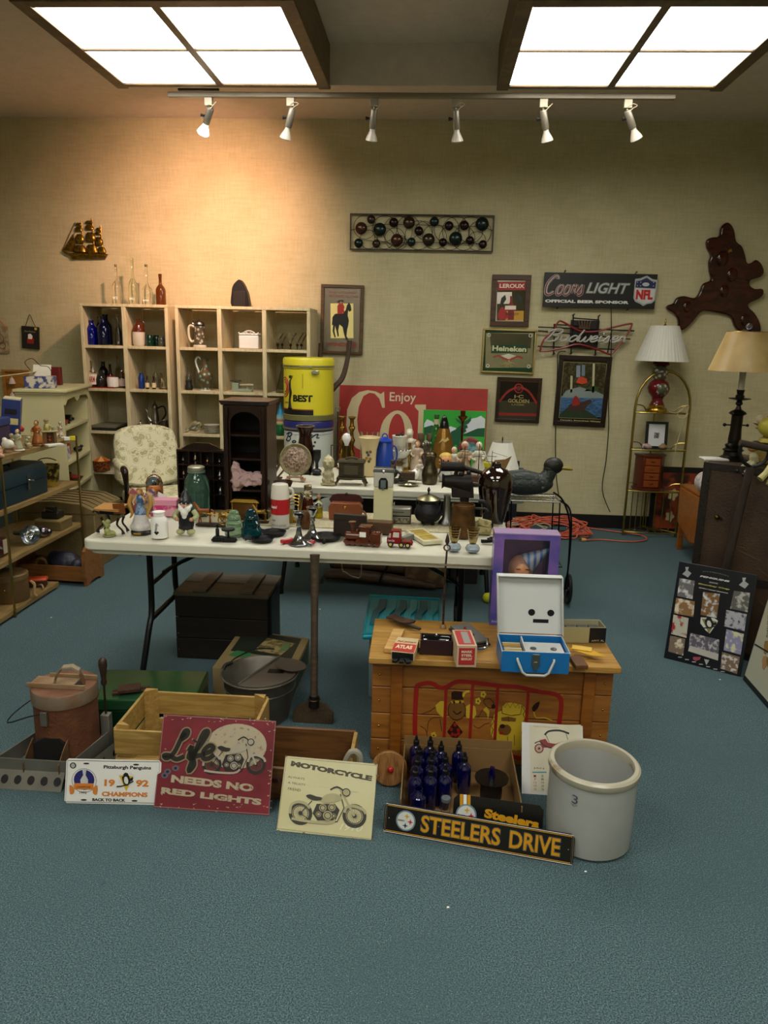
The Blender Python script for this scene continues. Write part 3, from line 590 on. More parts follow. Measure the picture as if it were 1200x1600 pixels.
# jug
t=SI('stoneware_jug','small stoneware jug, cream below and brown above, left of the green insulators','jug',217.5,1,6.47)
t.p('base',M('#cfc7b4',.4),MB().lathe([(7.5,0),(9,3),(9.3,14),(9.4,21)],n=20)); t.p('shoulder',M('#5a2410',.15,var=.2),MB().lathe([(9.4,21.1),(9.2,25),(7,31),(2.8,33),(2.4,38),(3,39),(3,41)],n=20)); t.p('handle',M('#5a2410',.15),MB().tube([(2.6,0,37),(7,0,37.5),(9.5,0,34),(9,0,28)],1.1,sm=4))
for i,(px,y,r,h,c,lb) in enumerate(((234.5,6.47,5.5,17.5,'#1f5a48','green glass insulator right of the stoneware jug'),(245,6.55,5.5,17,'#123c30','dark green glass insulator between two others in the cubby'),(252.5,6.46,5.3,16,'#7a8478','grey green glass insulator at the right end of the cubby'))):
    t=SI('insulator',lb,'insulator',px,1,y); t.p('body',glass(c,.08,.8),MB().lathe([(r*.95,0),(r,h*.25),(r*.9,h*.45),(r,h*.5),(r*.95,h*.75),(r*.85,h*.8),(r*.85,h*.9),(r*.6,h),(0,h)],n=16))
# row2 colA
milk=bottle(146.5,2,6.5,41,glass('#e8e4d4'),'milk bottle with a cream label in the second cubby of the left column',y=6.45,sh=.5,neck=.4,lab=M('#e4d8c0'),lt='FARM'); bottle(150,2,5.5,38,clr,'clear tall bottle behind the milk bottle',y=6.66,sh=.5)
t=SI('glass_jug','dark grey glass jug beside the white jar','jug',158.5,2,6.47); t.p('body',glass('#3c3c34',.1,.7),MB().lathe([(7.5,0),(8.5,3),(8.5,13),(6,19),(3,22),(3,26)],n=18))
bottle(163,2,7,38,glass('#160a06',.05,.3),'near black bottle behind the grey glass jug',y=6.64,sh=.6,neck=.35); bottle(173.5,2,5,35,M('#160807',.1),'dark cola bottle with a red label behind the white jar',y=6.58,sh=.4,neck=.38,lab=M('#b01c1c'),group=None)
t=SI('white_jar','short white jar on a red tray in the left column','jar',177,2,6.44,dz=.008); t.p('body',M('#e3dfd8',.2,var=.04),MB().lathe([(7,0),(8.5,1),(8.8,12),(8.2,15.5),(0,15.5)],n=20))
bottle(191.5,2,5.5,28,glass('#ecd9d4'),'clear glass jar with a red label at the right of the left column',y=6.46,sh=.65,neck=.6,lab=M('#b8a09a'))
bottle(186,2,4.5,46,glass('#c9c2a2'),'tall pale clear bottle at the back of the left column',y=6.68,sh=.5)
x=xat(167,6.55,RW[2]); one('tray','flat red tray under the bottles of the left column','tray',(x-.02,6.6,RW[2]),M('#a82a2a',.4),MB().bb(-.13,.155,-.215,.13,.0005,.006))
# row2 colB
bottle(221.5,2,4.8,24,glass('#1a3a90',.1,.5),'small blue bottle in the second column',y=6.46,sh=.7,neck=.55); 
bottle(230.5,2,3,19.5,glass('#3a1a08',.1,.5),'miniature brown bottle with a cream label, nearer the blue bottle',y=6.45,sh=.5,neck=.4,lab=M('#d8c89a'),cap=BRASS); bottle(240.8,2,3,19.5,glass('#3a1a08',.1,.5),'miniature brown bottle with a cream label, further from the blue bottle',y=6.45,sh=.5,neck=.4,lab=M('#d8c89a'),cap=BRASS)
bottle(244,2,4.5,36,clr,'tall clear bottle at the back of the second column',y=6.67,sh=.45,neck=.3); bottle(253,2,4.3,25,glass('#e0d6c0'),'small clear decanter in the second column',y=6.46,sh=.45,neck=.35)
t=SI('drinking_glass','plain clear drinking glass at the right end of the second column','glass',259,2,6.5); t.p('cup',clr,MB().shell([(3.8,0),(4.4,23)],.5,n=14))
bottle(214,2,2.5,21,glass('#d8d8c8'),'thin clear vial left of the small blue bottle',y=6.6,sh=.6)
# row3 colB pewter
t=SI('pewter_teapot','small pewter teapot with a lid knob at left among the pewter pieces','teapot',220,3,6.45); t.p('body',PEWTER,MB().lathe([(3,0),(6.2,3),(6.5,7),(4.5,11),(2,12),(1,14),(1.5,15.5),(0,17)],n=18)); t.p('spout',PEWTER,MB().tube([(-5,0,4),(-8,0,6),(-9.5,0,10)],[1.4,1,.8],sm=3)); t.p('handle',PEWTER,MB().tube([(5.5,0,9),(9,0,8.5),(8.5,0,4),(5.8,0,3.5)],.7,sm=4))
t=SI('coffee_pot','tall tapered pewter coffee pot with a long curved spout','coffee pot',243.5,3,6.56); t.p('body',PEWTER,MB().lathe([(7.5,0),(7.8,2),(5.5,22),(4.2,33),(4.8,35),(4.2,37),(2.5,40),(1,42),(1.4,44),(0,46)],n=20)); t.p('spout',PEWTER,MB().tube([(-6,0,14),(-11,0,19),(-12,0,28),(-15,0,33)],[2,1.5,1.1,.8],sm=4)); t.p('handle',BLK,MB().tube([(4,0,34),(14,0,37),(17,0,26),(11,0,16),(7,0,12)],1.3,sm=4))
t=SI('creamer','pewter creamer pitcher in front of the tall coffee pot','pitcher',236.5,3,6.44,dz=.006); t.p('body',PEWTER,MB().shell([(4,0),(6.5,3),(6,7),(3,12),(4.8,16)],.6,n=18)); t.p('handle',PEWTER,MB().tube([(4,0,14),(8,0,13),(8,0,7),(6,0,5)],.7,sm=4))
t=SI('pewter_mug','plain pewter mug at the right of the tall coffee pot','mug',257,3,6.46,dz=.006); t.p('body',PEWTER,MB().shell([(6,0),(5.4,16),(5.8,17)],.6,n=18)); t.p('handle',PEWTER,MB().tube([(-5.4,0,14),(-9.5,0,13),(-9.5,0,6),(-5.8,0,4)],.9,sm=4))
x=xat(245,6.5,RW[3]); one('tray','flat red tray under the pewter pieces','tray',(x,6.46,RW[3]),M('#9c2a30',.4),MB().bb(-.085,.1,-.06,.08,.0005,.005))
# row3 colA: black box top seen at px150-190,y660
t=SI('black_case','flat grey topped black case lying behind the armchair in the left column','case',166,3,6.56); t.p('body',M('#17150f',.6),MB().bb(-28,27,-28,20,.0,4),bev=.6); t.p('lid',M('#6d6a55',.5),MB().bb(-28.5,27.5,-28.5,20,4.2,8),bev=.6)
# row4 colA : tent tin is at px 148-170,y 708-731
t=SI('carousel_tin','round striped orange tin with a tent shaped lid, left of the armchair','tin',159.5,4,6.415)
t.p('body',M('#3a1c12',.35,c2='#8c4a20',kind='speck',sc=60),MB().lathe([(12,0),(12,14),(12.6,14.5),(12.6,16)],n=24))
for i in range(8):
    a0,a1=2*PI*i/8,2*PI*(i+1)/8
    v=[(13*math.cos(a0),13*math.sin(a0),16.1),(13*math.cos((a0+a1)/2),13*math.sin((a0+a1)/2),16.1),(13*math.cos(a1),13*math.sin(a1),16.1),(0,0,23)]
    t.p('tent_panel',M('#c65a1c' if i%2 else '#d8a860',.4),MB().add(v+[(0,0,16.1)],[(0,1,3),(1,2,3),(0,4,1),(1,4,2),(0,3,4),(2,4,3)]))
t=SI('hobnail_vase','round hobnail glass vase with a white neck beside the armchair','vase',257.5,4,6.42); 
t.p('body',M('#6a665a',.25,.2),MB().lathe([(4,0),(8.5,4),(9.5,9),(7,15),(3,18.5)],n=20)); t.p('neck',WHT,MB().lathe([(3,18.6),(2.5,20),(2.6,25),(3.5,26)],n=14))
hb=MB()
for j,(zz,rr) in enumerate(((4,8.5),(7,9.4),(10,9.3),(13,8.2))):
    for i in range(16): a=2*PI*(i+.5*(j%2))/16; hb.sph(rr*math.cos(a),rr*math.sin(a),zz,.9,n=6,m=4)
t.p('hobnail',M('#c9c5ba',.3),hb,kind='stuff')
x=xat(257,6.42,RW[4]); 
# unit B
t=SI('beer_stein','large relief beer stein with a pewter lid in the top cubby','beer stein',312.5,1,6.46)
st=M('#b8ad94',.4,kind='voronoi',c2='#4c4634',sc=35,th=.35,bump=.5)
t.p('body',st,MB().lathe([(9,4),(8.3,8),(7.8,27),(8,32)],n=22)); t.p('foot',M('#d1cbb8',.3),MB().lathe([(10.2,0),(10.4,2),(9,3.9)],n=22)); t.p('rim',M('#1f2a2c',.3),MB().lathe([(8.1,32.1),(8.2,34.5)],n=22)); t.p('lid',PEWTER,MB().lathe([(8.3,34.6),(8,37),(5,40),(1,41.5),(0,43)],n=20)); t.p('handle',M('#cfc8b2',.3),MB().tube([(-7.5,0,31),(-14,0,33),(-17,0,28),(-16.5,0,15),(-13,0,9),(-8.5,0,10)],1.9,sm=4)); t.p('thumb_lift',PEWTER,MB().tube([(-8,0,35),(-11,0,37),(-9,0,41)],.9,sm=3))
t=SI('white_caddy','white lidded ceramic box with a crimped top in an upper cubby','box',391,1,6.46)
t.p('body',WHT,MB().bb(-15.5,15.5,-10,10,0,20),bev=1.5); t.p('lid',WHT,MB().bb(-16,16,-10.5,10.5,20.2,23.5),bev=1.5); t.p('crest',M('#cdc6b4'),MB().tube([(-8,-6,24.3),(-4,-6,26.3),(0,-6,27),(4,-6,26.3),(8,-6,24.3)],1.2,sm=3))
for i in range(11): t.p('crimp',WHT,MB().sph(-15+3*i,-10.3,23.6,1.3,n=7,m=5)) if i%2==0 else None
base=None
for i,(px,y,lb) in enumerate(((434,6.45,'cocktail glass with a black stem at the left end of the row'),(441,6.62,'cocktail glass with a black stem at the back left'),(454,6.5,'cocktail glass with a black stem in the middle of the row'),(464.5,6.45,'cocktail glass with a black stem second from the right'),(471,6.62,'cocktail glass with a black stem at the back right'))):
    if base is None:
        t=SI('cocktail_glass',lb,'glass',px,1,y,'cocktail glasses in the upper right cubby'); base=t.o; t.p('bowl',clr,MB().shell([(1,10),(10.5,26)],.5,n=16)); t.p('stem',M('#1c1008',.2),MB().lathe([(.8,1),(.8,4.6),(2.2,6),(2.2,8),(.9,9.4)],n=10)); t.p('foot',clr,MB().lathe([(5,0),(5,.5),(1,1)],n=14))
    else: z=RW[1]+.001; copyt(base,(xat(px,y,z),y,z),label=lb)
t=SI('oil_lantern','small wire topped black oil lantern at left in the second cubby','lantern',295.5,2,6.46)
t.p('tank',M('#2a2a22',.4,.5),MB().lathe([(5.5,0),(6,2),(6,6),(4.5,9),(5,14),(4.8,15)],n=16)); t.p('wire_loop',M('#54503c',.4,.6),MB().tube([(-4,0,15),(-4.5,0,20),(-2,0,26),(-1.2,0,33),(0,0,36),(1.2,0,33),(2,0,26),(4.5,0,20),(4,0,15)],.5,sm=3))
t.p('globe',glass('#6a6a58',.1,.7),MB().lathe([(4,15.2),(3.5,20),(1.8,25)],n=12))
t=SI('ewer','tall teal and cream painted ewer with a looped handle','ewer',321,2,6.46)
pt=M('#7db2a2',.3,kind='voronoi',c2='#5b4c34',sc=28,th=.3)
t.p('body',pt,MB().lathe([(7,0),(7.5,1.5),(5,4),(5.5,6),(9.5,12),(11.3,20),(11,25),(7,30),(4.3,34),(4,42),(5,47),(6.5,50)],n=22,sm=2)); t.p('handle',M('#cfd8c8',.3),MB().tube([(-5,0,47),(-10,0,51),(-14,0,46),(-12.5,0,37),(-10,0,30),(-9.5,0,26)],1.5,sm=4)); t.p('foot',WHT,MB().lathe([(8.5,-.0),(8.6,.6),(7,1.5)],n=20)); t.p('spout_lip',pt,MB().lathe([(2.4,0),(3.4,2.5)],4.3,0,46.5,n=10,ry=.7))
t=SI('postal_scale','pale green vintage scale with a tray and a rolling pin beam','scale',379,2,6.46); sg=M('#8d9a84',.4,bump=.1)
t.p('base',sg,MB().prism([(-16,0),(16,0),(15,3),(9,5),(-5,4),(-5,14),(-15,14)],-6,6),bev=.6); t.p('tray',M('#4d5044',.4,.6),MB().bb(-18,-3,-7.5,7.5,15.3,17),bev=.5); t.p('post',sg,MB().bb(-11,-9,-1,1,14.1,15.2)); t.p('beam',M('#9d9678',.4,.3),MB().tube([(-4,0,10),(18,0,10)],2.3,n=10)); t.p('bracket',sg,MB().ring(12,0,7,5,1,'y',n=14))
t=SI('glass_flask','clear conical glass flask at the right of the second row','flask',442,2,6.46); t.p('body',glass('#cfd2b2'),MB().shell([(11,0),(11.5,2),(2.6,36),(2.6,44),(3.4,45)],.5,n=18))
t=SI('light_bulb','large clear light bulb lying on its side in the third row','light bulb',297,3,6.45)
t.p('glass',clr,MB().lathe([(2.6,0),(3,5),(8,13),(8.5,18),(5,24),(0,26)],-5,0,4,n=18,ry=1.15)); t.p('screw_base',M('#b8b4a0',.3,.8),MB().lathe([(1,-7),(2.4,-6),(2.6,0)],-5.1,0,3.9,n=12,ry=1.15))
for i in range(6):
    z=RW[3]+.001; y=6.47
    if i==0: t=SI('plate','cream dinner plate at the bottom of the stack of plates','plate',331.5,3,y,'stacked cream plates in the third row'); k0=t.k; base=t.o; t.p('dish',M('#c9c2ad',.3,var=.05),MB().lathe([(6,0),(6,.5),(12.5,2.4),(12.5,3),(5.5,1.1),(0,1.1)],n=26))
    else: copyt(base,(base.location.x,y,z+i*2.05*k0),label='cream dinner plate, %s in the stack of plates'%['','second from the bottom','third from the bottom','third from the top','second from the top','topmost'][i])
t=SI('glass_vase','teardrop shaped art glass vase shading from blue top to green base','vase',438.5,3,6.46)
vm=M('#1d6b3c',.12,var=.1); 
def zgrad(m,stops,k,axis=2):
    nt=m.node_tree; N=nt.nodes; L=nt.links; b=N['Principled BSDF']; tc=N.new('ShaderNodeTexCoord'); sp=N.new('ShaderNodeSeparateXYZ'); L.new(tc.outputs['Object'],sp.inputs[0])
    r=N.new('ShaderNodeMapRange'); r.inputs[1].default_value=0; r.inputs[2].default_value=k; L.new(sp.outputs[axis],r.inputs[0]); cr=N.new('ShaderNodeValToRGB'); L.new(r.outputs[0],cr.inputs[0])
    e=cr.color_ramp.elements; e[0].position=stops[0][0]; e[0].color=C(stops[0][1]); e[1].position=stops[-1][0]; e[1].color=C(stops[-1][1])
    for p,c in stops[1:-1]: q=e.new(p); q.color=C(c)
    L.new(cr.outputs[0],b.inputs['Base Color'])
vm=M('#1d6b3d',.12,var=.1); zgrad(vm,[(0,'#0e4a28'),(.32,'#1c7040'),(.4,'#e0cfa0'),(.46,'#b4663a'),(.55,'#9cc4c4'),(.65,'#3f9cc4'),(1,'#1c6f9c')],51*t.k)
t.p('body',vm,MB().lathe([(6.2,0),(7.8,3),(8,9),(6.5,16),(6.8,24),(6.2,30),(4,38),(2,46),(.8,51)],n=20,sm=2))
t=SI('blue_tin','flat blue lettered tin box in the lowest visible cubby','tin',326,4,6.44); t.p('body',M('#123f9c',.3),MB().bb(-13,13,-7,7,0,3.6),bev=.4); t.p('red_base',M('#a02a28',.4),MB().bb(-13.2,13.2,-7.2,7.2,-.0,.8)); txt(t.o,'SCRABBLE'.replace('SCRABBLE','CRACKERS'),M('#c9d4e8'),-6*t.k,1.2*t.k,11*t.k,3*t.k,y=-7.05*t.k,bold=.03)
# ================= ARMCHAIR =================
flo=M('#cfc7a2',.85,kind='voronoi',c2='#d8d1b0',sc=14,th=.4,bump=.15,bsc=300)
def floral(m):
    nt=m.node_tree; N=nt.nodes; L=nt.links; b=N['Principled BSDF']; tc=N.new('ShaderNodeTexCoord')
    n1=N.new('ShaderNodeTexNoise'); n1.inputs['Scale'].default_value=9; n1.inputs['Distortion'].default_value=2.2; L.new(tc.outputs['Object'],n1.inputs[0])
    v=N.new('ShaderNodeTexVoronoi'); v.inputs['Scale'].default_value=17; v.inputs['Randomness'].default_value=1; L.new(tc.outputs['Object'],v.inputs[0])
    mu=N.new('ShaderNodeMath'); mu.operation='MULTIPLY'; L.new(n1.outputs[0],mu.inputs[0]); L.new(v.outputs[0],mu.inputs[1])
    cr=N.new('ShaderNodeValToRGB'); L.new(mu.outputs[0],cr.inputs[0]); e=cr.color_ramp.elements
    e[0].position=.08; e[0].color=C('#bdb386'); e[1].position=.32; e[1].color=C('#dcd5b4')
    for p,c in ((.15,'#a9a176'),(.19,'#dcd5b4'),(.235,'#dcd5b4'),(.255,'#a8a070'),(.28,'#dcd5b4')): q=e.new(p); q.color=C(c)
    L.new(cr.outputs[0],b.inputs['Base Color'])
floral(flo)
dk=wood('#2c150c','#160a06',.3,sc=5)
t=T('armchair','pale floral armchair with dark wooden arms behind the left end of the front table','armchair',(-2.13,5.66,0),rz=.62,k=.9)
t.p('seat',flo,MB().bb(-.28,.28,-.28,.25,.36,.49),bev=.045)
bk_=MB().prism([(-.255,.50),(-.285,.75),(-.27,.93),(-.19,1.0),(0,1.025),(.19,1.0),(.27,.93),(.285,.75),(.255,.50)],.27,.38,sm=3).mv(rx=0); 
for i,v in enumerate(bk_.v): v.y+=(v.z-.5)*.25
t.p('backrest',flo,bk_,bev=.04)
for s in (-1,1):
    t.p('arm_pad',flo,MB().tube([(s*.3,.28,.73),(s*.31,.1,.72),(s*.315,-.06,.715)],[.03,.042,.035],n=12,sm=3))
    t.p('arm_support',dk,MB().tube([(s*.315,-.07,.715),(s*.32,-.13,.70),(s*.31,-.12,.6),(s*.29,-.04,.5),(s*.285,-.03,.40)],[.03,.03,.022,.022,.03],n=10,sm=4))
    t.p('leg',dk,MB().tube([(s*.26,-.25,.39),(s*.27,-.28,.2),(s*.26,-.27,0)],[.03,.025,.016],n=8,sm=3)); t.p('leg',dk,MB().tube([(s*.24,.22,.37),(s*.24,.28,.0)],[.025,.018],n=8))
t.p('apron',dk,MB().bb(-.27,.27,-.27,.24,.33,.358),bev=.008)
# ================= CREAM BOOKCASE =================
A_=Vector((-2.80,5.52,0)); ang=math.radians(96+0)
u=Vector((-.20,.98,0)).normalized(); Wb,Db,Hb=.74,.34,1.225
rzb=math.atan2(u.y,u.x)   # local x along the front
cx_=A_+u*(Wb/2)+Vector((-u.y,u.x,0))*(Db/2)
t=T('bookcase','cream painted bookcase with a scalloped top rail at the left wall','bookcase',cx_,rz=rzb)
cb=M('#cfc596',.55,var=.1,sc=4)
hw,hd=Wb/2,Db/2
for s in (-1,1): t.p('side_panel',cb,MB().bb(s*hw-(0.024 if s>0 else 0),s*hw+(0.024 if s<0 else 0),-hd,hd,0,Hb-.025),bev=.002)
t.p('back_panel',M('#8fa096',.7,var=.1),MB().bb(-hw+.025,hw-.025,hd-.012,hd,0,Hb-.026)); t.p('top_board',cb,MB().bb(-hw-.03,hw+.03,-hd-.04,hd+.01,Hb-.024,Hb),bev=.006); t.p('cornice',cb,MB().bb(-hw-.015,hw+.015,-hd-.02,hd,Hb-.04,Hb-.025),bev=.004)
bz=[.93,.66,.44,.08]
for z in bz: t.p('shelf_board',cb,MB().bb(-hw+.025,hw-.025,-hd,hd-.013,z-.022,z),bev=.002)
sc_=[(-hw,Hb-.041),(-hw,Hb-.12),(-hw+.03,Hb-.12),(-hw+.08,Hb-.085),(-hw+.16,Hb-.08),(-.08,Hb-.075),(-.06,Hb-.095),(0,Hb-.115),(.06,Hb-.095),(.08,Hb-.075),(hw-.16,Hb-.08),(hw-.08,Hb-.085),(hw-.03,Hb-.12),(hw,Hb-.12),(hw,Hb-.041)]
t.p('scalloped_rail',cb,MB().prism(sc_,-hd-.012,-hd-.001),bev=.002)
def onb(a,b,z): return cx_+u*a+Vector((-u.y,u.x,0))*b+Vector((0,0,z+.001))
# items on bookcase top and shelves
def box1(name,label,cat,loc,rz,sx,sy,sz,mat,**k): return one(name,label,cat,loc,mat,MB().bb(-sx/2,sx/2,-sy/2,sy/2,0,sz),rz=rz,bev=.003,**k)
t=T('gift_box','dark red box with a painted santa scene standing on the cream bookcase','box',onb(.15,.05,Hb),rz=0.1); t.p('body',M('#6e1a1a',.4),MB().bb(-.08,.08,-.03,.03,0,.145),bev=.003); t.p('picture_print',M('#5a2a18',.4,kind='speck',c2='#b9864a',sc=30),MB().bb(-.078,-.015,-.0315,-.0305,.005,.14)); t.p('spine_print',M('#c09048'),MB().bb(-.014,-.010,-.0315,-.0305,.003,.142))
t=T('open_box','open white and blue box lying on the cream bookcase with loose flaps','box',onb(-.22,.02,Hb),rz=.3); t.p('body',M('#3a3f78',.5,kind='speck',c2='#c8c0b0',sc=25),MB().bb(-.11,.10,-.07,.07,0,.09),bev=.003); t.p('flap',M('#ded3a8',.6),MB().box(-.17,0,.102,.26,.16,.004,ry=-.15)); t.p('flap',M('#ddd4c0',.6),MB().box(.0,.06,.13,.13,.003,.1,rx=-.6))
one('wire_loop','thin dark wire looping up from the open box on the bookcase','wire',onb(-.28,.0,Hb+.112),IRON,MB().tube([(-.08,0,0.02),(-.12,0,.08),(-.06,0,.11),(0,0,.06),(.05,.02,.05),(.08,.02,.0)],.0025,n=5,sm=4))
for (a,b,z,c,sx,sy,sz,lb,nm,ca) in ((-.1,-.08,bz[0],'#b02018',.16,.07,.035,'bright red toy car on the top shelf of the cream bookcase','toy_car','toy car'),(-.27,-.08,bz[0],'#161514',.1,.06,.04,'black toy car left of the red toy car','toy_car','toy car'),(.17,-.05,bz[0],'#19150f',.13,.06,.05,'black toy car right of the red toy car','toy_car','toy car')):
    t=T(nm,lb,ca,onb(a,b,z),rz=rzb); m=M(c,.25); t.p('body',m,MB().prism([(-sx/2,.008),(sx/2,.008),(sx/2,.022),(sx*.3,.025),(sx*.15,sz),(-sx*.15,sz),(-sx*.3,.024),(-sx/2,.02)],-sy/2,sy/2),bev=.003)
    for q in (-.32,.32):
        for s in (-1,1): t.p('wheel',BLK,MB().cyl(sx*q,s*sy/2,.012,.02,.012,n=12).mv() if False else MB().lathe([(.012,-.006),(.012,.006)],sx*q,s*(sy/2+.002),.012,n=12,rx=PI/2))
t=T('picture_box','small white and purple picture box on the middle shelf of the cream bookcase','box',onb(-.2,-.08,bz[1]),rz=rzb); t.p('body',M('#c4c6cc',.5),MB().bb(-.07,.07,-.05,.05,0,.1),bev=.003); t.p('picture_print',M('#4c3a6a',.4,kind='speck',c2='#c8c8d8',sc=30),MB().bb(-.06,.06,-.0512,-.0502,.01,.085))
t=T('orange_candle','orange pillar candle on the middle shelf of the cream bookcase','candle',onb(.08,-.06,bz[1])); t.p('wax',M('#c0642a',.5),MB().lathe([(.022,0),(.022,.085),(.015,.088)],n=14)); t.p('wick',BLK,MB().cyl(0,0,.0885,.1,.0015,n=5))
t=T('pottery_bird','small dark pottery bird at the right end of the bookcase middle shelf','figurine',onb(.22,-.1,bz[1]),rz=.3); t.p('body',M('#241a12',.3),MB().sph(0,0,.025,.025,sx=1.5).sph(.03,0,.05,.014).tube([(.04,0,.05),(.056,0,.052)],[.005,.001]),vox=.003)
t=T('basket_bowl','shallow brown basket bowl holding a red cloth on the lower bookcase shelf','bowl',onb(.08,-.08,bz[2])); t.p('bowl',wood('#5d3a1e','#3a2210',.6,sc=20),MB().shell([(.05,0),(.085,.03)],.006,n=20)); t.p('cloth',M('#a02a20',.8),MB().sph(0,0,.03,.05,sz=.4,sx=1.1,n=12))
t=T('brass_pot','round brass pot with an open mouth beside the toolbox on the bookcase shelf','pot',onb(-.27,-.1,bz[2])); t.p('body',BRASS,MB().shell([(.05,0),(.07,.04),(.06,.1),(.066,.125)],.004,n=20))
# tan frame on the wall with ornaments
a=at(8,650,y=D); b=at(42,582,y=D)
t=T('cork_board','oak framed board on the wall behind the blue boxes, hung with ornaments','board',(-3.87,D-.004,1.0)); ow=wood('#a8742e','#8a5c22',.5)
t.p('board',ow,MB().bb(-.1,.12,-.012,0,.01,.28)); t.p('frame_stile',ow,MB().bb(-.13,-.1,-.03,0,0,.3)); t.p('frame_rail',ow,MB().bb(-.099,.12,-.03,0,.282,.3))
for (q,z,c,lb) in ((-.03,.2,'#d8c8c0','white bell ornament hung on the oak framed board'),(-.04,.06,'#c8beb0','silver ring ornament hung low on the oak framed board')):
    one('ornament',lb,'ornament',(-3.87+q,D-.045,1.0+z),M(c,.4),MB().lathe([(.028,-.03),(.03,-.025),(.016,.02),(.004,.03),(.004,.04)],n=14))
# ================= METAL SHELF (left) =================
sx0,sx1,sy0,sy1=-2.86,-2.41,3.55,4.9
t=T('metal_shelf','four tier wood grain shelf on thin gilt posts at the left edge','shelf',((sx0+sx1)/2,(sy0+sy1)/2,0)); c=Vector(((sx0+sx1)/2,(sy0+sy1)/2)); a=(sx1-sx0)/2; b=(sy1-sy0)/2
wl=wood('#8d7448','#6c5630',.45,sc=3,st=(8,1,8)); gilt=met('#a08a50',.35)
for z in (.045,.355,.65,.955): t.p('shelf_board',wl,MB().bb(-a,a,-b,b-(.38 if z<.1 else 0),z-.03,z),bev=.003)
for (x,y) in ((a+.006,-b+.43),(-a-.006,-b+.43),(a+.006,b-.015),(-a-.006,b-.015),(a+.006,-b+.02),(-a-.006,-b+.02)): t.p('post',gilt,MB().bb(x-.005,x+.005,y-.006,y+.006,0,.965))
MS=[.046,.356,.651,.956]
def msl(px,py,lv): p=at(px,py,z=MS[lv]); return p
# toolbox
p=Vector((-2.53,4.20,MS[2]))
t=T('toolbox','dark blue metal toolbox with silver latches on the third shelf of the metal shelf','toolbox',p,rz=PI/2)
tb=M('#16303c',.35,.3,var=.2)
t.p('body',tb,MB().bb(-.31,.31,-.10,.10,0,.10),bev=.003); t.p('lid',tb,MB().prism([(-.105,.102),(-.105,.155),(-.075,.20),(.075,.20),(.105,.155),(.105,.102)],-.312,.312,'yz'),bev=.003)
t.p('latch',CHROME,MB().bb(.06,.085,-.115,-.106,.06,.15).tube([(.07,-.116,.12),(.09,-.13,.115),(.10,-.13,.11)],.005)); t.p('handle',BLK,MB().tube([(-.07,0,.201),(-.06,0,.215),(.06,0,.215),(.07,0,.201)],.006))
t=T('tinsel_jar','glass jar filled with gold tinsel at the left edge of the metal shelf','jar',(-2.50,3.82,MS[2])); t.p('jar',glass('#d8d4b0',.1),MB().shell([(.06,0),(.07,.02),(.07,.16),(.055,.19),(.058,.2)],.003,n=20)); t.p('tinsel',met('#c8a840',.2,c2='#5a4a10',sc=90),MB().sph(0,0,.08,.06,sz=1.2,n=14,m=10),kind='stuff')
t=T('brass_bucket','dark bucket with brass straps at the far end of the third shelf','bucket',(-2.52,4.70,MS[2])); t.p('body',M('#3a2c12',.3,.6,kind='speck',c2='#a89038',sc=25),MB().shell([(.06,0),(.075,.14)],.005,n=20)); t.p('strap',BRASS,MB().tube([(-.075,0,.14),(-.06,0,.17),(0,0,.185),(.06,0,.17),(.075,0,.14)],.004,sm=3))
# second tier
t=T('work_lamp','chrome reflector lamp with a cage lying on the second shelf','lamp',(-2.50,4.33,MS[1]+.065),rz=-.6); 
t.p('reflector',met('#c8ccd0',.15),MB().shell([(.02,0),(.035,.02),(.06,.06),(.062,.065)],.002,n=24).mv(ry=PI/2).mv(dx=.0)); t.p('handle',BLK,MB().tube([(-.001,0,0),(-.14,0,-.025)],[.018,.014],n=10)); t.p('bulb',GLS,MB().sph(.045,0,0,.02)); t.p('housing',M('#20201c',.4),MB().lathe([(.024,-.03),(.03,.0)],n=16).mv(ry=PI/2))
t=T('radio','small dark red vintage radio at the near end of the second shelf','radio',(-2.53,4.0,MS[1]),rz=PI/2); t.p('body',M('#3c1414',.3),MB().bb(-.08,.08,-.06,.06,0,.11),bev=.008); t.p('grille',M('#b5aa92',.5),MB().bb(-.07,-.025,-.063,-.0605,.02,.095)); t.p('dial',M('#b8a890'),MB().bb(.03,.07,-.063,-.0605,.015,.1)); t.p('knob',CHROME,MB().lathe([(.01,0),(.008,.015)],.0,-.061,.06,n=12,rx=PI/2))
t=T('metal_bowl','crumpled dark silver ornament beside the chrome lamp','ornament',(-2.47,4.48,MS[1])); t.p('body',met('#4a4650',.3,c2='#a8a0b0',sc=50),MB().sph(0,0,.035,.035,n=10).sph(.02,.03,.03,.025).sph(-.02,.02,.05,.02),vox=.004)
t=T('wooden_case','pale wooden case under a small dark camera on the second shelf','box',(-2.52,4.72,MS[1])); t.p('body',M('#6d5a34',.5),MB().bb(-.09,.09,-.08,.08,0,.055),bev=.003); t.p('lid',M('#8f7a4c',.5),MB().bb(-.092,.092,-.082,.082,.056,.07),bev=.003)
t=T('folding_camera','small dark folding camera lying on the pale wooden case','camera',(-2.52,4.72,MS[1]+.071)); t.p('body',M('#1d1712',.4),MB().bb(-.06,.06,-.05,.04,0,.05),bev=.008); t.p('bellows',M('#14110e',.5),MB().box(0,-.02,.065,.06,.05,.03,ty=.7),bev=.002); t.p('clasp',CHROME,MB().tube([(-.05,-.03,.052),(-.02,-.055,.07),(.03,-.05,.055)],.003))
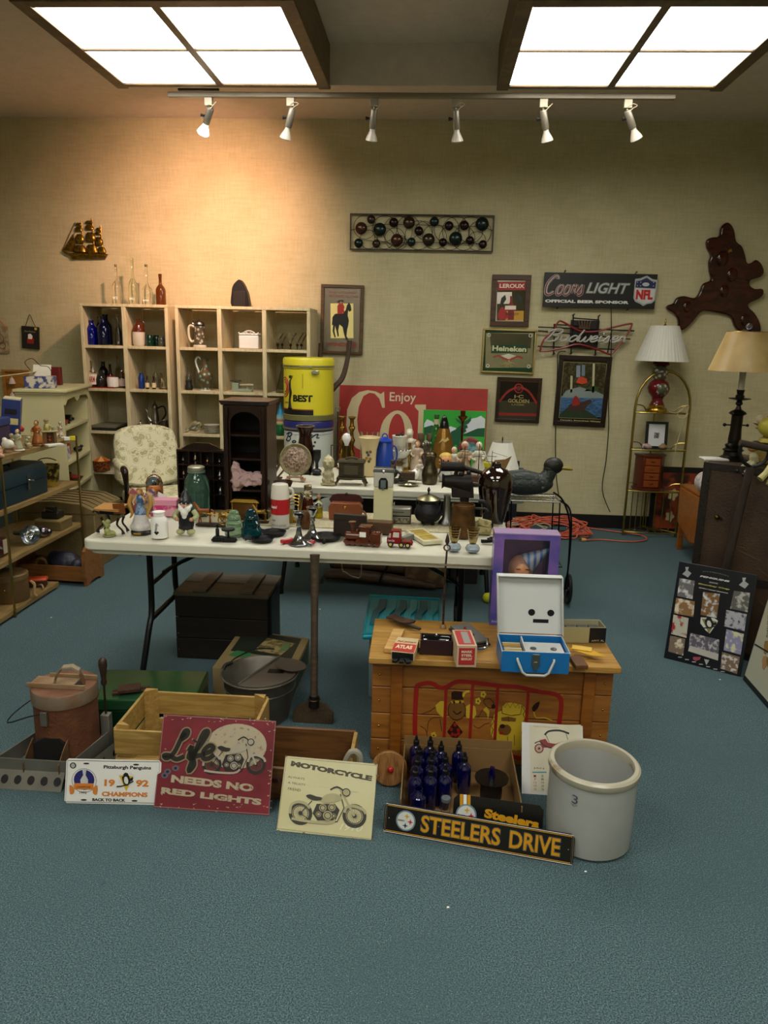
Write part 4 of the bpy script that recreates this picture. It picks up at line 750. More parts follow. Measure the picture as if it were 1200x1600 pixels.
# bottom tier
t=T('leather_case','round tan leather hat case with buckled lid on the bottom shelf','case',(-2.53,4.16,MS[0])); t.p('body',M('#604826',.5,var=.2),MB().lathe([(.105,0),(.108,.01),(.105,.135)],n=26)); t.p('lid',M('#6d5430',.5),MB().lathe([(.109,.136),(.109,.165),(.1,.172)],n=26)); t.p('strap',M('#9a7c50',.5),MB().tube([(.1,.06,.1),(.13,.05,.08),(.125,.04,.03),(.14,.05,.01)],.009,sm=3)); t.p('stud',BRASS,MB().sph(.03,-.106,.09,.007))
one('leather_strap','pale leather strap trailing off the bottom shelf onto its edge','strap',(-2.52,4.36,MS[0]+.007),M('#a08454',.6),MB().tube([(-.08,.02,0),(0,0.02,.004),(.06,.03,.012),(.1,-.02,.004)],.006,sm=4))
t=T('scrub_brush','orange backed scrub brush on the bottom shelf behind the hat case','brush',(-2.53,4.40,MS[0]),rz=.3); t.p('back',M('#b0401c',.4),MB().bb(-.1,.1,-.035,.035,.035,.06),bev=.012); t.p('bristles',M('#3a2618',.9),MB().bb(-.09,.09,-.03,.03,0,.034))
# wooden bin (floor, right of the shelf far end)
t=T('cradle_bin','small wooden cradle bin with curved ends by the far end of the metal shelf','bin',(-2.49,4.70,0),rz=-.04)
wb=wood('#8a5a2c','#6c441e',.45)
endp=[(-.12,0),(-.12,.05),(-.135,.10),(-.12,.24),(-.04,.275),(.03,.27),(.09,.2),(.12,.08),(.12,0),(.08,0),(.05,.02),(-.05,.02),(-.08,0)]
t.p('end_board',wb,MB().prism(endp,.23,.25,'yz',sm=2)); t.p('end_board',wb,MB().prism(endp,-.25,-.23,'yz',sm=2)); t.p('side_board',wb,MB().bb(-.229,.229,-.115,-.10,.03,.13)); t.p('side_board',wb,MB().bb(-.229,.229,.09,.105,.03,.13)); t.p('floor_board',wb,MB().bb(-.229,.229,-.099,.089,.03,.045))
one('dark_bag','crumpled dark blue bag bundled in the wooden cradle bin','bag',(-2.45,4.70,.046),M('#1c1c2c',.5,bump=.4,bsc=40),MB().sph(0,0,.075,.08,sx=1.4,n=14).sph(.09,-.02,.06,.055).sph(-.08,.02,.1,.05),vox=.007)
t=T('leather_roll','tan leather belt roll lying on the dark bag in the wooden bin','strap',(-2.62,4.70,.046)); t.p('roll',M('#8a6a3a',.5),MB().ring(0,0,.055,.04,.012,'y',n=20))
# suitcase trunk with curved stitching
t=T('domed_trunk','low brown trunk with a domed slatted lid, partly behind the metal shelf','trunk',(-2.64,5.16,0)); tm=M('#7a6840',.7,c2='#6a5832',sc=10,bump=.3)
t.p('body',tm,MB().bb(-.30,.30,-.22,.22,0,.40),bev=.006)
lid=[(-.305,.402),(-.305,.43),(-.2,.475),(0,.49),(.2,.475),(.305,.43),(.305,.402)]
t.p('lid',tm,MB().prism(lid,-.225,.225,'xz'),bev=.004)
for i in range(6): y=-.18+.072*i; t.p('lid_slat',M('#33281a',.6),MB().tube([(-.295,y,.432),(-.2,y,.478),(0,y,.493),(.2,y,.478),(.295,y,.434)],.0035,n=5))
t.p('latch',CHROME,MB().bb(.306,.314,-.05,-.02,.34,.42)); t.p('handle',M('#4a3a22',.5),MB().tube([(.305,.06,.36),(.335,.09,.34),(.335,.15,.34),(.305,.18,.36)],.009,sm=3))
# blue boxes behind figurines
t=T('blue_case','blue lidded case with white piping on the top tier, left edge','case',(-2.76,4.38,MS[3]),rz=.15); bl=M('#20306c',.4,var=.2); t.p('body',M('#2a1c40',.4),MB().bb(-.09,.14,-.1,.1,0,.12),bev=.004); t.p('lid',bl,MB().bb(-.095,.145,-.105,.105,.122,.17),bev=.006); t.p('piping',M('#b8a890'),MB().tube([(-.095,-.107,.122),(.145,-.107,.122)],.003)); t.p('clasp',CHROME,MB().bb(.05,.07,-.112,-.107,.11,.15))
t=T('binder_box','tall blue box with a cream label leaning on the cream bookcase','box',(-2.78,4.74,MS[3]),rz=.45,ry=.12); t.p('body',bl,MB().bb(-.055,.055,-.09,.09,.0,.26),bev=.004); t.p('label_print',M('#c5bb80'),MB().bb(-.045,.045,-.0915,-.0905,.1,.14)); t.p('photo_print',M('#15171e',.3),MB().bb(-.035,.035,-.0915,-.0905,.165,.2)); t.p('top_flap',M('#d3cba4'),MB().bb(-.05,.05,-.085,.085,.2605,.267))
t=T('santa_doll','soft red santa doll with a cream beard slumped behind the blue case','doll',(-2.80,4.80,MS[3]),rz=.2); t.p('body',M('#a83a2c',.9),MB().sph(0,0,.06,.055,sz=1.1).tube([(-.04,-.02,.08),(-.08,-.05,.05)],.02).tube([(.04,-.02,.08),(.08,-.05,.05)],.02),vox=.006); t.p('head',M('#c08a6c',.6),MB().sph(0,-.01,.145,.032)); t.p('beard',M('#d8ccb4',.9),MB().sph(0,-.03,.125,.03,sz=1.3),vox=.005); t.p('hat',M('#a83a2c',.9),MB().lathe([(.035,.165),(.02,.2),(0,.235)],n=14)); t.p('hat_band',M('#d8ccb4',.9),MB().ring(0,-.002,.165,.033,.008))
# figurines on the top tier
def figurine(name,label,loc,h,robe,skin='#c89a78',hair='#6b3a1c',base=None,kind='robe',rz=0,group=None,cat='figurine',prop=None):
    """small statuette, unit height 1: modelled body, head, hair, arms"""
    t=T(name,label,cat,loc,rz=rz,k=h,group=group); rm=M(robe,.35,var=.25,sc=30); sk=M(skin,.35,var=.08)
    b0=0
    if base: t.p('base',M(base,.3),MB().lathe([(.26,0),(.27,.03),(.25,.06)],n=18)); b0=.062
    b=MB()
    if kind=='robe': b.lathe([(.21,b0),(.22,b0+.06),(.16,.35),(.115,.5),(.13,.6),(.14,.68),(.11,.74),(.05,.77)],n=14,sy=.8)
    elif kind=='sit': b.lathe([(.2,b0),(.22,b0+.12),(.15,.35),(.13,.55),(.13,.62),(.05,.70)],n=14,sy=.9).tube([(-.08,-.1,.2),(-.1,-.25,.2),(-.1,-.28,.04)],.06).tube([(.08,-.1,.2),(.1,-.25,.2),(.1,-.28,.04)],.06)
    else: b.lathe([(.09,.42),(.12,.5),(.14,.66),(.1,.74),(.05,.77)],n=14,sy=.75).tube([(-.06,0,.46),(-.07,-.01,.22),(-.07,.0,b0+.02)],[.07,.055,.045],n=8).tube([(.06,0,.46),(.07,-.01,.22),(.07,.0,b0+.02)],[.07,.055,.045],n=8).sph(-.07,-.03,b0+.03,.05,sy=1.4).sph(.07,-.03,b0+.03,.05,sy=1.4)
    ar=[(-.14,0,.68),(-.2,-.03,.55),(-.12,-.13,.5)]; b.tube(ar,[.042,.038,.03],n=8).tube([(-x*.9,y,z+.05) for x,y,z in ar],[.042,.038,.03],n=8)
    t.p('body',rm,b,vox=.022,sm=3)
    t.p('head',sk,MB().sph(0,-.01,.86,.078,sz=1.2,n=14,m=10).cyl(0,0,.74,.8,.04).sph(0,-.088,.85,.012,n=6,m=4)); t.p('hair',M(hair,.5),MB().sph(0,.022,.885,.088,sz=1.1,n=14,m=10,rx=-.4).sph(0,.05,.8,.05))
    t.p('hand',sk,MB().sph(-.11,-.16,.5,.035,n=8,m=6).sph(.11,-.16,.54,.035,n=8,m=6))
    if prop: prop(t)
    return t
def mf(px,py,lv=3): p=at(px,py,z=MS[lv]); p.z+=.001; return p,kk(p)
p,k=mf(59,696); figurine('lady_figurine','orange brown robed lady figurine on the top tier of the metal shelf',p,40*k,'#9a5a20','#b98a5c','#5d3416',base='#6a3e1c')
p,k=mf(78,692); t=T('stall_house','little brown cottage stall figurine with a boy working on its roof','figurine',p,rz=.5,k=k)
br=M('#7a5a34',.4); t.p('wall',br,MB().bb(-10,-4,-6,6,0,17).bb(6,10,-6,6,0,17).bb(-4,6,4,6,0,17),bev=.4); t.p('roof',M('#b5a570',.4),MB().prism([(-13,-8),(13,-8),(11,8),(-11,8)],17.2,19.5,'xy'),bev=.5); t.p('doll',M('#a04a2a'),MB().sph(0,-1,4,3).sph(0,-1,9,2.5)); t.p('boy',M('#a89a5c',.4),MB().lathe([(4.5,19.6),(5,24),(3,30)],-3,0,0,n=12).sph(-3,-1,33,3.3).tube([(0,-1,28),(4,-4,25)],1.2),vox=.6); t.p('cap',M('#8a7c52',.4),MB().sph(-3,-1,35,4,sz=.6)); t.p('mug',M('#7d8468',.4),MB().cyl(6,-2,19.6,24,2.5))
p,k=mf(95,684); figurine('child_figurine','seated child figurine in a pale blue hat on the top tier',p,26*k,'#b8a890','#b08060','#8aa0a8',kind='sit',base='#d8d0c0')
p,k=mf(29,704); t=figurine('couple_figurine','pair of embracing pale child figurines on a white round base',p,34*k,'#a9a885','#c8a080','#c09a5a',base='#ddd6c4')
t.p('second_body',M('#a89878',.35),MB().lathe([(.2,.07),(.2,.2),(.12,.45),(.05,.6)],-.28,.02,0,n=12).sph(-.28,.0,.68,.1),vox=.025); t.p('ball',M('#c89a88',.3),MB().sph(-.12,-.2,.17,.12))
p,k=mf(46,700); t=T('bouquet_figurine','small cluster of pastel flowers figurine beside the embracing pair','figurine',p,k=k)
for i in range(9): t.p('flower',M(['#a8a078','#c89a7a','#8a9a7c'][i%3],.4),MB().sph(random.uniform(-5,5),random.uniform(-3,3),4+random.uniform(0,12),3,n=8,m=5))
t.p('pot',M('#b8a684',.4),MB().lathe([(3,0),(5,4)],n=12))
p,k=mf(14,716); t=T('shell_piggy','pink seated round figurine near the left edge of the top tier','figurine',p+Vector((-.07,.02,0)),k=k); t.p('body',M('#b98a70',.3),MB().sph(0,0,8,7).sph(-5,-2,3,4).sph(5,-3,3,4).sph(8,-2,2,3),vox=.9); t.p('head',M('#c89c80',.3),MB().sph(1,-1,15,4.5))
p,k=mf(6,712); t=T('white_hen','white hen figurine with a brown tail near the left edge','figurine',p+Vector((-.06,.12,0)),k=k); t.p('body',M('#d8d2c4',.3),MB().sph(5,0,13,8,sx=1.3).sph(0,0,20,4),vox=.9); t.p('base',M('#7a5a3a'),MB().lathe([(8,0),(6,5)],4,0,0,n=14)); 
p,k=mf(108,688); t=T('tag_box','small white and yellow price card box at the corner of the top tier','card box',p,rz=.5,k=k); t.p('card',WHT,MB().bb(-7,1,-3,3,0,5),bev=.3); t.p('yellow_card',M('#d8c820'),MB().bb(1.1,9,-3,3,0,6),bev=.3)
p,k=mf(84,695); one('price_slab','flat white card lying in front of the cottage figurine','card',p+Vector((.03,-.05,0)),M('#d8d4c4'),MB().bb(-.05,.05,-.03,.03,0,.012),rz=.9,bev=.002)
# ================= TABLES =================
tabm=M('#cfcdbc',.45,var=.05,sc=3,bump=.08,bsc=400); legm=M('#14161a',.3,.5)
def fold_table(label,x0,x1,y0,y1,balls=False):
    cx,cy=(x0+x1)/2,(y0+y1)/2; a,b=(x1-x0)/2,(y1-y0)/2
    t=T('folding_table',label,'table',(cx,cy,0))
    r=.05; pts=[]
    for sx_,sy_,st in ((1,1,0),(-1,1,1),(-1,-1,2),(1,-1,3)):
        for i in range(6): an=PI/2*(st+i/5); pts.append((sx_*(a-r)+r*math.cos(an),sy_*(b-r)+r*math.sin(an)))
    t.p('tabletop',tabm,MB().prism(pts,.692,.739,'xy'),bev=.008); t.p('apron',tabm,MB().prism([(x*.975,y*.95) for x,y in pts],.675,.6915,'xy'))
    for s in (-1,1):
        X=s*(a-.232)
        for q in (-1,1): t.p('leg',legm,MB().tube([(X,q*.17,.674),(X,q*.17,.36),(X-.0*s,q*.22,.26),(X+s*.02,q*.3,.014)],.0145,n=10,sm=3))
        for q in (-1,1):
            t.p('foot_cap',M('#c8d020',.8) if balls and s>0 and q<0 else BLK,MB().sph(X+s*.02,q*.3,.033,.033,n=12) if balls and s>0 and q<0 else MB().cyl(X+s*.02,q*.3,0,.03,.018,n=12),label='yellow tennis ball foot' if balls and s>0 and q<0 else None)
        t.p('crossbar',legm,MB().tube([(X,-.168,.47),(X,.168,.47)],.011,n=8)); t.p('crossbar',legm,MB().tube([(X,-.19,.30),(X,.19,.30)],.013,n=8))
        t.p('brace',legm,MB().tube([(X,0,.48),(X-s*.22,0,.60),(X-s*.55,0,.68)],.010,n=8,sm=2))
    return t
TZ=.74
fold_table('long white plastic folding table in front, covered with antiques',-1.55,.40,3.12,3.87)
fold_table('white plastic folding table further back, crowded with vases and figurines',-1.16,.62,4.53,5.29,True)
one('lace_runner','cream lace runner lying along the middle of the front table','cloth',(0,3.66,TZ+.0008),M('#c9c2a4',.9,kind='voronoi',c2='#a89f80',sc=90,th=.3,bump=.4),MB().bb(-1.18,.36,-.16,.19,0,.003))
def tb(px,py,z=None,dz=.0045):   # point on a table top seen at a pixel
    p=at(px,py,z=z or TZ)
    if p.y>5.22: p.y=5.22; p.x=xat(px,5.22,p.z)
    p.z+=dz; return p,kk(p)
def TI(name,label,cat,px,py,rz=0,group=None,z=None,dz=.0045,**k):
    p,s=tb(px,py,z,dz); return T(name,label,cat,p,rz=rz,group=group,k=s,**k)
# ---------- dark cabinets on the front table ----------
dkw=wood('#28130c','#170a06',.28,sc=4,st=(8,8,1))
x0=xat(351,3.62,1.1); x1=xat(416,3.62,1.1); W=x1-x0+.01; H=at(380,634,y=3.62).z-TZ
t=T('curio_cabinet','tall dark wooden curio cabinet with an arched opening on the front table','cabinet',((x0+x1)/2,3.73,TZ+.001)); a=W/2; d=.11
t.p('side_panel',dkw,MB().bb(-a,-a+.012,-d,d,0,H)); t.p('side_panel',dkw,MB().bb(a-.012,a,-d,d,0,H)); t.p('back_panel',M('#0c0605',.6),MB().bb(-a+.013,a-.013,d-.01,d,0,H))
arc=[(-a+.013,0),(-a+.035,0),(-a+.035,H-.09)]+[( -(a-.035)*math.cos(PI*i/10),H-.09+.06*math.sin(PI*i/10)) for i in range(1,10)]+[(a-.035,H-.09),(a-.035,0),(a-.013,0),(a-.013,H),(-a+.013,H)]
t.p('face_frame',dkw,MB().prism(arc,-d,-d+.012)); t.p('cornice',dkw,MB().box(0,0,H+.012,W+.015,2*d+.015,.022,tx=1.08,ty=1.08),bev=.003)
for z in (.0,.14,.30,.42): t.p('shelf_board',dkw,MB().bb(-a+.013,a-.013,-d+.013,d-.011,z,z+.01))
for s in (-1,1): t.p('pilaster',dkw,MB().lathe([(.011,0),(.009,.03),(.009,H-.07),(.013,H-.05),(.011,H-.01)],s*(a-.018),-d-.008,0,n=12))
cl=M('#b89a98',.75,bump=.6,bsc=30,sc=20)
b=MB(); b.prism([(-.075,.175),(-.07,.13),(-.04,.12),(-.02,.145),(.03,.15),(.075,.155),(.085,.20),(.06,.215),(.0,.21),(-.03,.235),(-.06,.27)],-.02,.02,sm=3).sph(.05,0,.18,.035).sph(-.045,-.01,.16,.03)
one('pink_cloth','crumpled pale pink cloth bag hanging out of the curio cabinet shelf','cloth',((x0+x1)/2,3.63,TZ+.028),cl,b,vox=.005,crum=.012,cs=45)
# printer's tray style curio
yq=3.79; x0=xat(276,yq,1); x1=xat(352,yq,1); H=at(300,703,y=yq).z-TZ; W=x1-x0
t=T('miniature_shelf','dark miniature shelf of small cubbies with a pediment, left of the tall cabinet','shelf',((x0+x1)/2,yq+.035,TZ+.001)); a=W/2; d=.035
t.p('frame',dkw,MB().bb(-a,a,-d,d,H-.01,H).bb(-a,-a+.008,-d,d,0,H-.011).bb(a-.008,a,-d,d,0,H-.011).bb(-a,a,-d,d,-.0,.008) if False else MB().bb(-a,a,-d,d,H-.01,H)); t.p('side_panel',dkw,MB().bb(-a,-a+.008,-d,d,0,H-.011)); t.p('side_panel',dkw,MB().bb(a-.008,a,-d,d,0,H-.011)); t.p('back_panel',M('#120806',.6),MB().bb(-a+.009,a-.009,d-.006,d,0,H-.011))
rz_=[0,.07,.14,.21]
for z in (0,H*.25,H*.5,H*.74): t.p('shelf_board',dkw,MB().bb(-a+.009,a-.009,-d,d-.007,z,z+.007))
for i in range(1,4):
    for j in range(4): t.p('divider',dkw,MB().bb(-a+W*i/4-.003,-a+W*i/4+.003,-d,d-.007,H*(0,.25,.5,.74)[j]+.0075,H*(.25,.5,.74,.96)[j]-.001))
t.p('pediment',dkw,MB().prism([(-a+.02,H+.001),(-a*.6,H+.02),(-a*.3,H+.035),(a*.3,H+.035),(a*.6,H+.02),(a-.02,H+.001)],-.02,-.008,sm=0))
g0=None
for n_,(i,j,c,hh) in enumerate(((0,3,'#4a4440',.04),(1,3,'#6a5f48',.055),(2,3,'#8a6a4c',.035),(3,3,'#5c544c',.035),(0,2,'#5c5040',.045),(3,2,'#8c8a88',.045),(3,1,'#a8a29a',.04))):
    X=(x0+x1)/2-a+W*(i+.5)/4; Z=TZ+.009+H*(0,.25,.5,.74)[j]
    one('miniature_vase','tiny metal vase in cubby %s, row %s of the miniature shelf'%(['one','two','three','four'][i],{3:'one',2:'two',1:'three'}[j]),'vase',(X,yq+.01,Z),met(c,.35),MB().lathe([(.01,0),(.004,hh*.2),(.012,hh*.45),(.009,hh*.65),(.004,hh*.85),(.007,hh)],n=12),group='tiny vases in the miniature shelf')
# ---------- front table objects, left to right ----------
oak=wood('#b98a4e','#96682f',.4,sc=30)
t=TI('toy_school_desk','miniature school desk with an orange wood top and black iron legs','toy desk',178,832,rz=-.15)
t.p('desktop',oak,MB().prism([(-23,0),(20,0),(20,4),(-23,3)],-16,14).mv(dz=37.5,rx=.12),bev=.5); t.p('front_board',wood('#7d451c','#643414',.4,sc=30),MB().bb(14,33,-13,-11,30,46) .mv(ry=-.12)); t.p('shelf_box',IRON,MB().bb(-17,17,-9,8,29,37))
for s in (-1,1):
    t.p('leg',IRON,MB().tube([(s*15,-9,24),(s*12,-9,14),(s*20,-9,6),(s*22,-9,0)],[2.2,1.5,1.5,3],n=8,sm=4)); t.p('leg',IRON,MB().tube([(s*14,8,24),(s*11,8,14),(s*17,8,6),(s*20,8,0)],[2.2,1.5,1.5,3],n=8,sm=4))
t.p('seat_arm',M('#2a1a12',.4),MB().tube([(-19,-6,28),(-27,-6,33),(-30,-6,30)],1.6,sm=3))
t=TI('jade_figure','small pale green jade figure in front of the miniature desk','figurine',171,838)
t.p('body',M('#a3a868',.3,trans=.2,var=.2),MB().sph(-3,0,7,5).sph(-2,0,16,4.5).sph(-1,0,22,4).tube([(-5,-2,18),(-8,-3,24)],2).sph(5,-2,5,5,sx=1.2,sz=.8).sph(1,-4,3,4),vox=.9); t.p('base',M('#8c9058',.4),MB().lathe([(10,0),(9,1.5)],n=16))
# winged fairy
t=TI('fairy_figurine','winged fairy figurine in a blue gown on a round black base','figurine',221,834)
t.p('base',BLK,MB().lathe([(15.5,0),(16,3),(14.5,5)],n=24)); t.p('plaque',BRASS,MB().bb(-6,6,-16.6,-16,1.2,4))
t.p('gown_skirt',M('#c8c4c0',.4,var=.2,sc=60),MB().lathe([(15,5.1),(16,10),(13,18),(9,30),(7,36)],n=18,sy=.8).sph(-10,-4,10,6).sph(9,-5,11,6).sph(0,-8,9,6),vox=1.1)
t.p('gown',M('#34567c',.4,c2='#7f96b4',kind='speck',sc=50),MB().lathe([(9.5,30),(7,38),(4.5,47),(6,55),(5,58),(2,61)],0,0,0,n=16,sy=.8)); t.p('head',M('#c4966c',.4),MB().sph(0,-1,65,4,sz=1.15).cyl(0,0,59,62,1.6)); t.p('hair',M('#9a6428',.5),MB().sph(0,1,67,4.8).sph(4,2,62,3).sph(5,2,57,2.5),vox=.8)
t.p('arm',M('#c4966c',.4),MB().tube([(-5,-1,57),(-9,-4,50),(-6,-8,46)],[1.7,1.5,1.1],sm=3)); t.p('arm',M('#c4966c',.4),MB().tube([(5,-1,57),(10,-4,52),(12,-6,58)],[1.7,1.5,1.1],sm=3))
wg=[(0,44),(-6,58),(-14,68),(-20,68),(-24,60),(-20,54),(-23,46),(-18,42),(-19,32),(-12,28),(-6,34)]
for s in (-1,1): t.p('wing',M('#a45a68' if s<0 else '#6a4a78',.4,c2='#c8a878',kind='speck',sc=40),MB().prism([(s*-x*-1 if False else s*abs(x)*1.0,z) for x,z in wg],5,7,sm=2).mv(rz=s*.25))
for s in (-1,1): t.p('hair_lock',M('#b58a3c',.5),MB().tube([(s*14,2,60),(s*17,0,46),(s*12,-2,32),(s*16,-2,24)],[2,3,2.4,1],sm=3))
# porcelain jar
t=TI('porcelain_jar','small glossy white jar with black script in front of the fairy figurine','jar',250,841)
t.p('body',WHT,MB().lathe([(11,0),(13,1),(13.2,26),(11.5,31),(8.5,34),(8.5,39),(9.5,40),(9.5,41.5),(0,41.5)],n=24)); txt(t.o,'Joanna',BLK,-5*t.k,12*t.k,5*t.k,27*t.k,y=-.0003,wrap=13.3*t.k,shear=.3,rot=PI/2-1.2) if False else txt(t.o,'purity',BLK,-7*t.k,16*t.k,7*t.k,22*t.k,y=-.0004,wrap=13.3*t.k,shear=.3,rot=1.35)
t.p('heart_print',BLK,MB().prism([(0,7),(4,11),(2,13),(0,11.5),(-2,13),(-4,11)],-13.7,-13.3))
# gnome
t=TI('gnome','bearded garden gnome in black overalls and hat with pale green shoes','gnome',292,836)
gm=M('#15161a',.3,var=.3); pg=M('#a8aa7c',.4)
t.p('body',gm,MB().lathe([(9,8),(12,14),(12.5,26),(11,34),(8,42)],n=18,sy=.8).tube([(-6,-2,12),(-7,-3,4)],[6,5]).tube([(6,-2,12),(7,-3,4)],[6,5]),vox=1)
for s in (-1,1): t.p('shoe',pg,MB().sph(s*8.5,-4,5,6.5,sy=1.3,sz=.75)); t.p('sleeve',pg,MB().tube([(s*11,0,38),(s*17,-2,30),(s*13,-8,26)],[4,4.5,3.5],n=10,sm=3)); t.p('hand',M('#b98a66',.4),MB().sph(s*11,-10,26,3.2))
t.p('face',M('#c89878',.4),MB().sph(0,-3,47,7.5)); t.p('nose',M('#c88870',.4),MB().sph(0,-10.5,47,2)); t.p('beard',WHT,MB().sph(-5,-7,42,5).sph(5,-7,42,5).sph(0,-8,36,6).sph(0,-8,30,4).sph(-8,-3,46,3.5).sph(8,-3,46,3.5),vox=.9)
t.p('hat',M('#1a2022',.35,kind='speck',c2='#7d8486',sc=40,th=.6),MB().lathe([(10.5,50),(10.8,53),(8,58),(5,65),(2,71),(0,76)],n=18)); t.p('glasses',CHROME,MB().ring(-3.2,-10,49,2.3,.3,'y',n=14).ring(3.2,-10,49,2.3,.3,'y',n=14))
# pink box (behind)
t=TI('pink_box','bright pink trimmed gift box behind the fairy and the gnome','box',258,806,rz=.1); t.p('body',M('#c03070',.4,kind='speck',c2='#d8a0b0',sc=20),MB().bb(-20,20,-10,10,0,24),bev=.6); t.p('lid',M('#d890a8',.4),MB().bb(-21,21,-11,11,17,26),bev=.8)
t=TI('glass_dome_jar','glass dome jar with an orange filling on the pink box side','jar',243,800); t.p('filling',M('#a8501c',.5,c2='#d0823c',kind='speck',sc=40),MB().lathe([(10,2),(10.5,10),(11,18),(9,28),(10,34),(6,40)],n=18)); t.p('dome',GLS,MB().lathe([(13,0),(13,46),(10,54),(4,58),(0,59)],n=20)); t.p('knob',GLS,MB().sph(0,0,62,2.5)); t.p('cards',WHT,MB().box(16,-9,23,22,.6,12,ry=.5)) 
t=TI('green_jar','large green glass canning jar with a zinc lid before the dark shelf','jar',309,806)
gj=glass('#5f8c78',.08,.75)
t.p('body',gj,MB().lathe([(16,0),(19,3),(19.5,40),(18,55),(14,63),(12,66),(12,71)],n=26)); t.p('lid',M('#9c9880',.4,.4),MB().lathe([(12.5,71.2),(13,72),(13,76),(11,77.5)],n=24)); t.p('lid_ring',M('#6d7f70',.3),MB().lathe([(13.6,68),(13.6,71)],n=24))
# brass horse and cart
def horse(t,mat,ox,oz,k,nm='horse'):
    P=lambda x,z,y=0:(ox+x*k,y*k,oz+z*k)
    b=MB().tube([P(-7,16),(P(0,16.5)),P(7,17)],[4*k,3.6*k,4*k],n=10,sm=3).tube([P(-8,18),P(-12,25),P(-13,27)],[3*k,2*k,1.6*k],n=8).tube([P(-13,28),P(-17,25)],[2*k,1.1*k],n=8).tube([P(9,19),P(13,17),P(14,9)],[1*k,1.4*k,.6*k],n=6,sm=2)
    for (x,y,f) in ((-7,-2,3),(-6,2,-3),(7,-2,2),(8,2,-2)): b.tube([P(x,14,y),P(x+f*.6,8,y),P(x+f,0,y)],[1.7*k,1.1*k,.9*k],n=7,sm=2)
    t.p(nm,mat,b,vox=.55*k)
bg=M('#96762f',.3,.7,var=.3)
t=TI('horse_cart','brass coloured horse pulling a spoked wheel cart on a dark wooden base','ornament',337,822)
t.p('base',M('#2e2112',.5),MB().bb(-30,32,-8,8,0,2.5),bev=.4); horse(t,M('#8a4e20',.35,.4,var=.3),-17,2.6,1.15)
t.p('harness',bg,MB().tube([(-24,-3,20),(0,-4,18),(22,-4,17)],.7).tube([(-24,3,20),(0,4,18),(22,4,17)],.7).ring(-13,0,19,5.5,.6,'x',n=14))
for s in (-1,1):
    wv=MB().ring(14,s*7,11,8,.8,'y',n=22)
    for i in range(8): a=PI*i/4; wv.tube([(14,s*7,11),(14+8*math.cos(a),s*7,11+8*math.sin(a))],.45,n=4)
    t.p('wheel',bg,wv)
t.p('cart_body',bg,MB().bb(6,28,-5,5,12,14).bb(6,8,-5,5,14,22).bb(26,28,-5,5,14,25).tube([(8,-5,22),(26,-5,25)],.6).tube([(8,5,22),(26,5,25)],.6))
# brass box / lamp with horse behind
t=TI('brass_lantern_box','brass topped amber glass box lantern beside the horse cart','lantern',386,812); t.p('body',M('#5c3c14',.2,.3,var=.4),MB().bb(-20,18,-10,10,1,28),bev=.6); t.p('roof',BRASS,MB().box(-1,0,31,46,26,5,tx=.75,ty=.7),bev=.5); t.p('base',BRASS,MB().bb(-22,20,-12,12,0,1)); 
for x in (-20,18): t.p('corner_post',BRASS,MB().cyl(x,-10.6,1.1,28,1,n=8))
t=TI('brass_steed','brass carousel horse figure right of the lantern box','ornament',408,818); horse(t,bg,0,2,.95); t.p('base',M('#2e2112',.5),MB().bb(-12,12,-5,5,0,1.9))
# insulators
def insul(px,py,s,c,lb):
    t=TI('insulator',lb,'insulator',px,py); m=glass(c,.06,.8); s_=s
    t.p('body',m,MB().lathe([(15*s,0),(16*s,3*s),(16*s,13*s),(13.5*s,16*s),(14*s,19*s),(14*s,23*s),(10.5*s,27*s),(12*s,29*s),(11.5*s,33*s),(8.5*s,36*s),(8*s,41*s),(5*s,44*s),(0,45*s)],n=26)); t.p('thread_core',m,MB().lathe([(7*s,-.0),(6*s,24*s)],n=14)) if False else None
insul(366,838,.92,'#a8c8a8','pale green glass insulator behind the black miniature'); insul(393,840,1.0,'#0a4a54','deep teal glass insulator beside the pale green one')
# black miniature toy
t=TI('iron_miniature','tiny black cast iron stove top miniature with a tray and pot','ornament',348,846); t.p('base',IRON,MB().prism([(-17,0),(-14,6),(-4,7),(6,5),(20,4),(22,0)],-6,6).bb(-15,-9,-7,7,0,3),bev=.6); t.p('chimney',IRON,MB().lathe([(3,7),(3,18),(1.5,20),(2.2,26)],-8,0,0,n=10)); t.p('tray',IRON,MB().lathe([(1.6,5),(1.6,16),(10,17),(10.5,19.5),(9.5,19),(0,18)],9,0,0,n=18))
for i in range(5): t.p('ornament_knob',IRON,MB().sph(-14+5*i,-6.5,2.5,2.2,n=8,m=5))
def skillet(px,py,r,h,lb,hx,hz=0,len_=1.5):
    t=TI('skillet',lb,'skillet',px,py); t.p('pan',IRON,MB().shell([(r*.88,0),(r,h),(r+.6,h)],1.0,n=28)); a=hx; dx,dy=math.cos(a),math.sin(a)
    t.p('handle',IRON,MB().tube([(dx*(r-.5),dy*(r-.5),h*.75),(dx*r*1.25,dy*r*1.25,h*.9),(dx*r*len_,dy*r*len_,h*.8)],[2.0,1.6,3.0],n=8)); return t
skillet(410,846,18,4.5,'small black skillet with bits in it, at the front edge','a' and 3.5,0,1.5); skillet(428,836,19,4.8,'small black skillet behind the other by the thermos',2.75,0,1.35); skillet(509,843,24,5.5,'larger black cast iron skillet with its teardrop handle toward the front',-1.5,0,1.6)
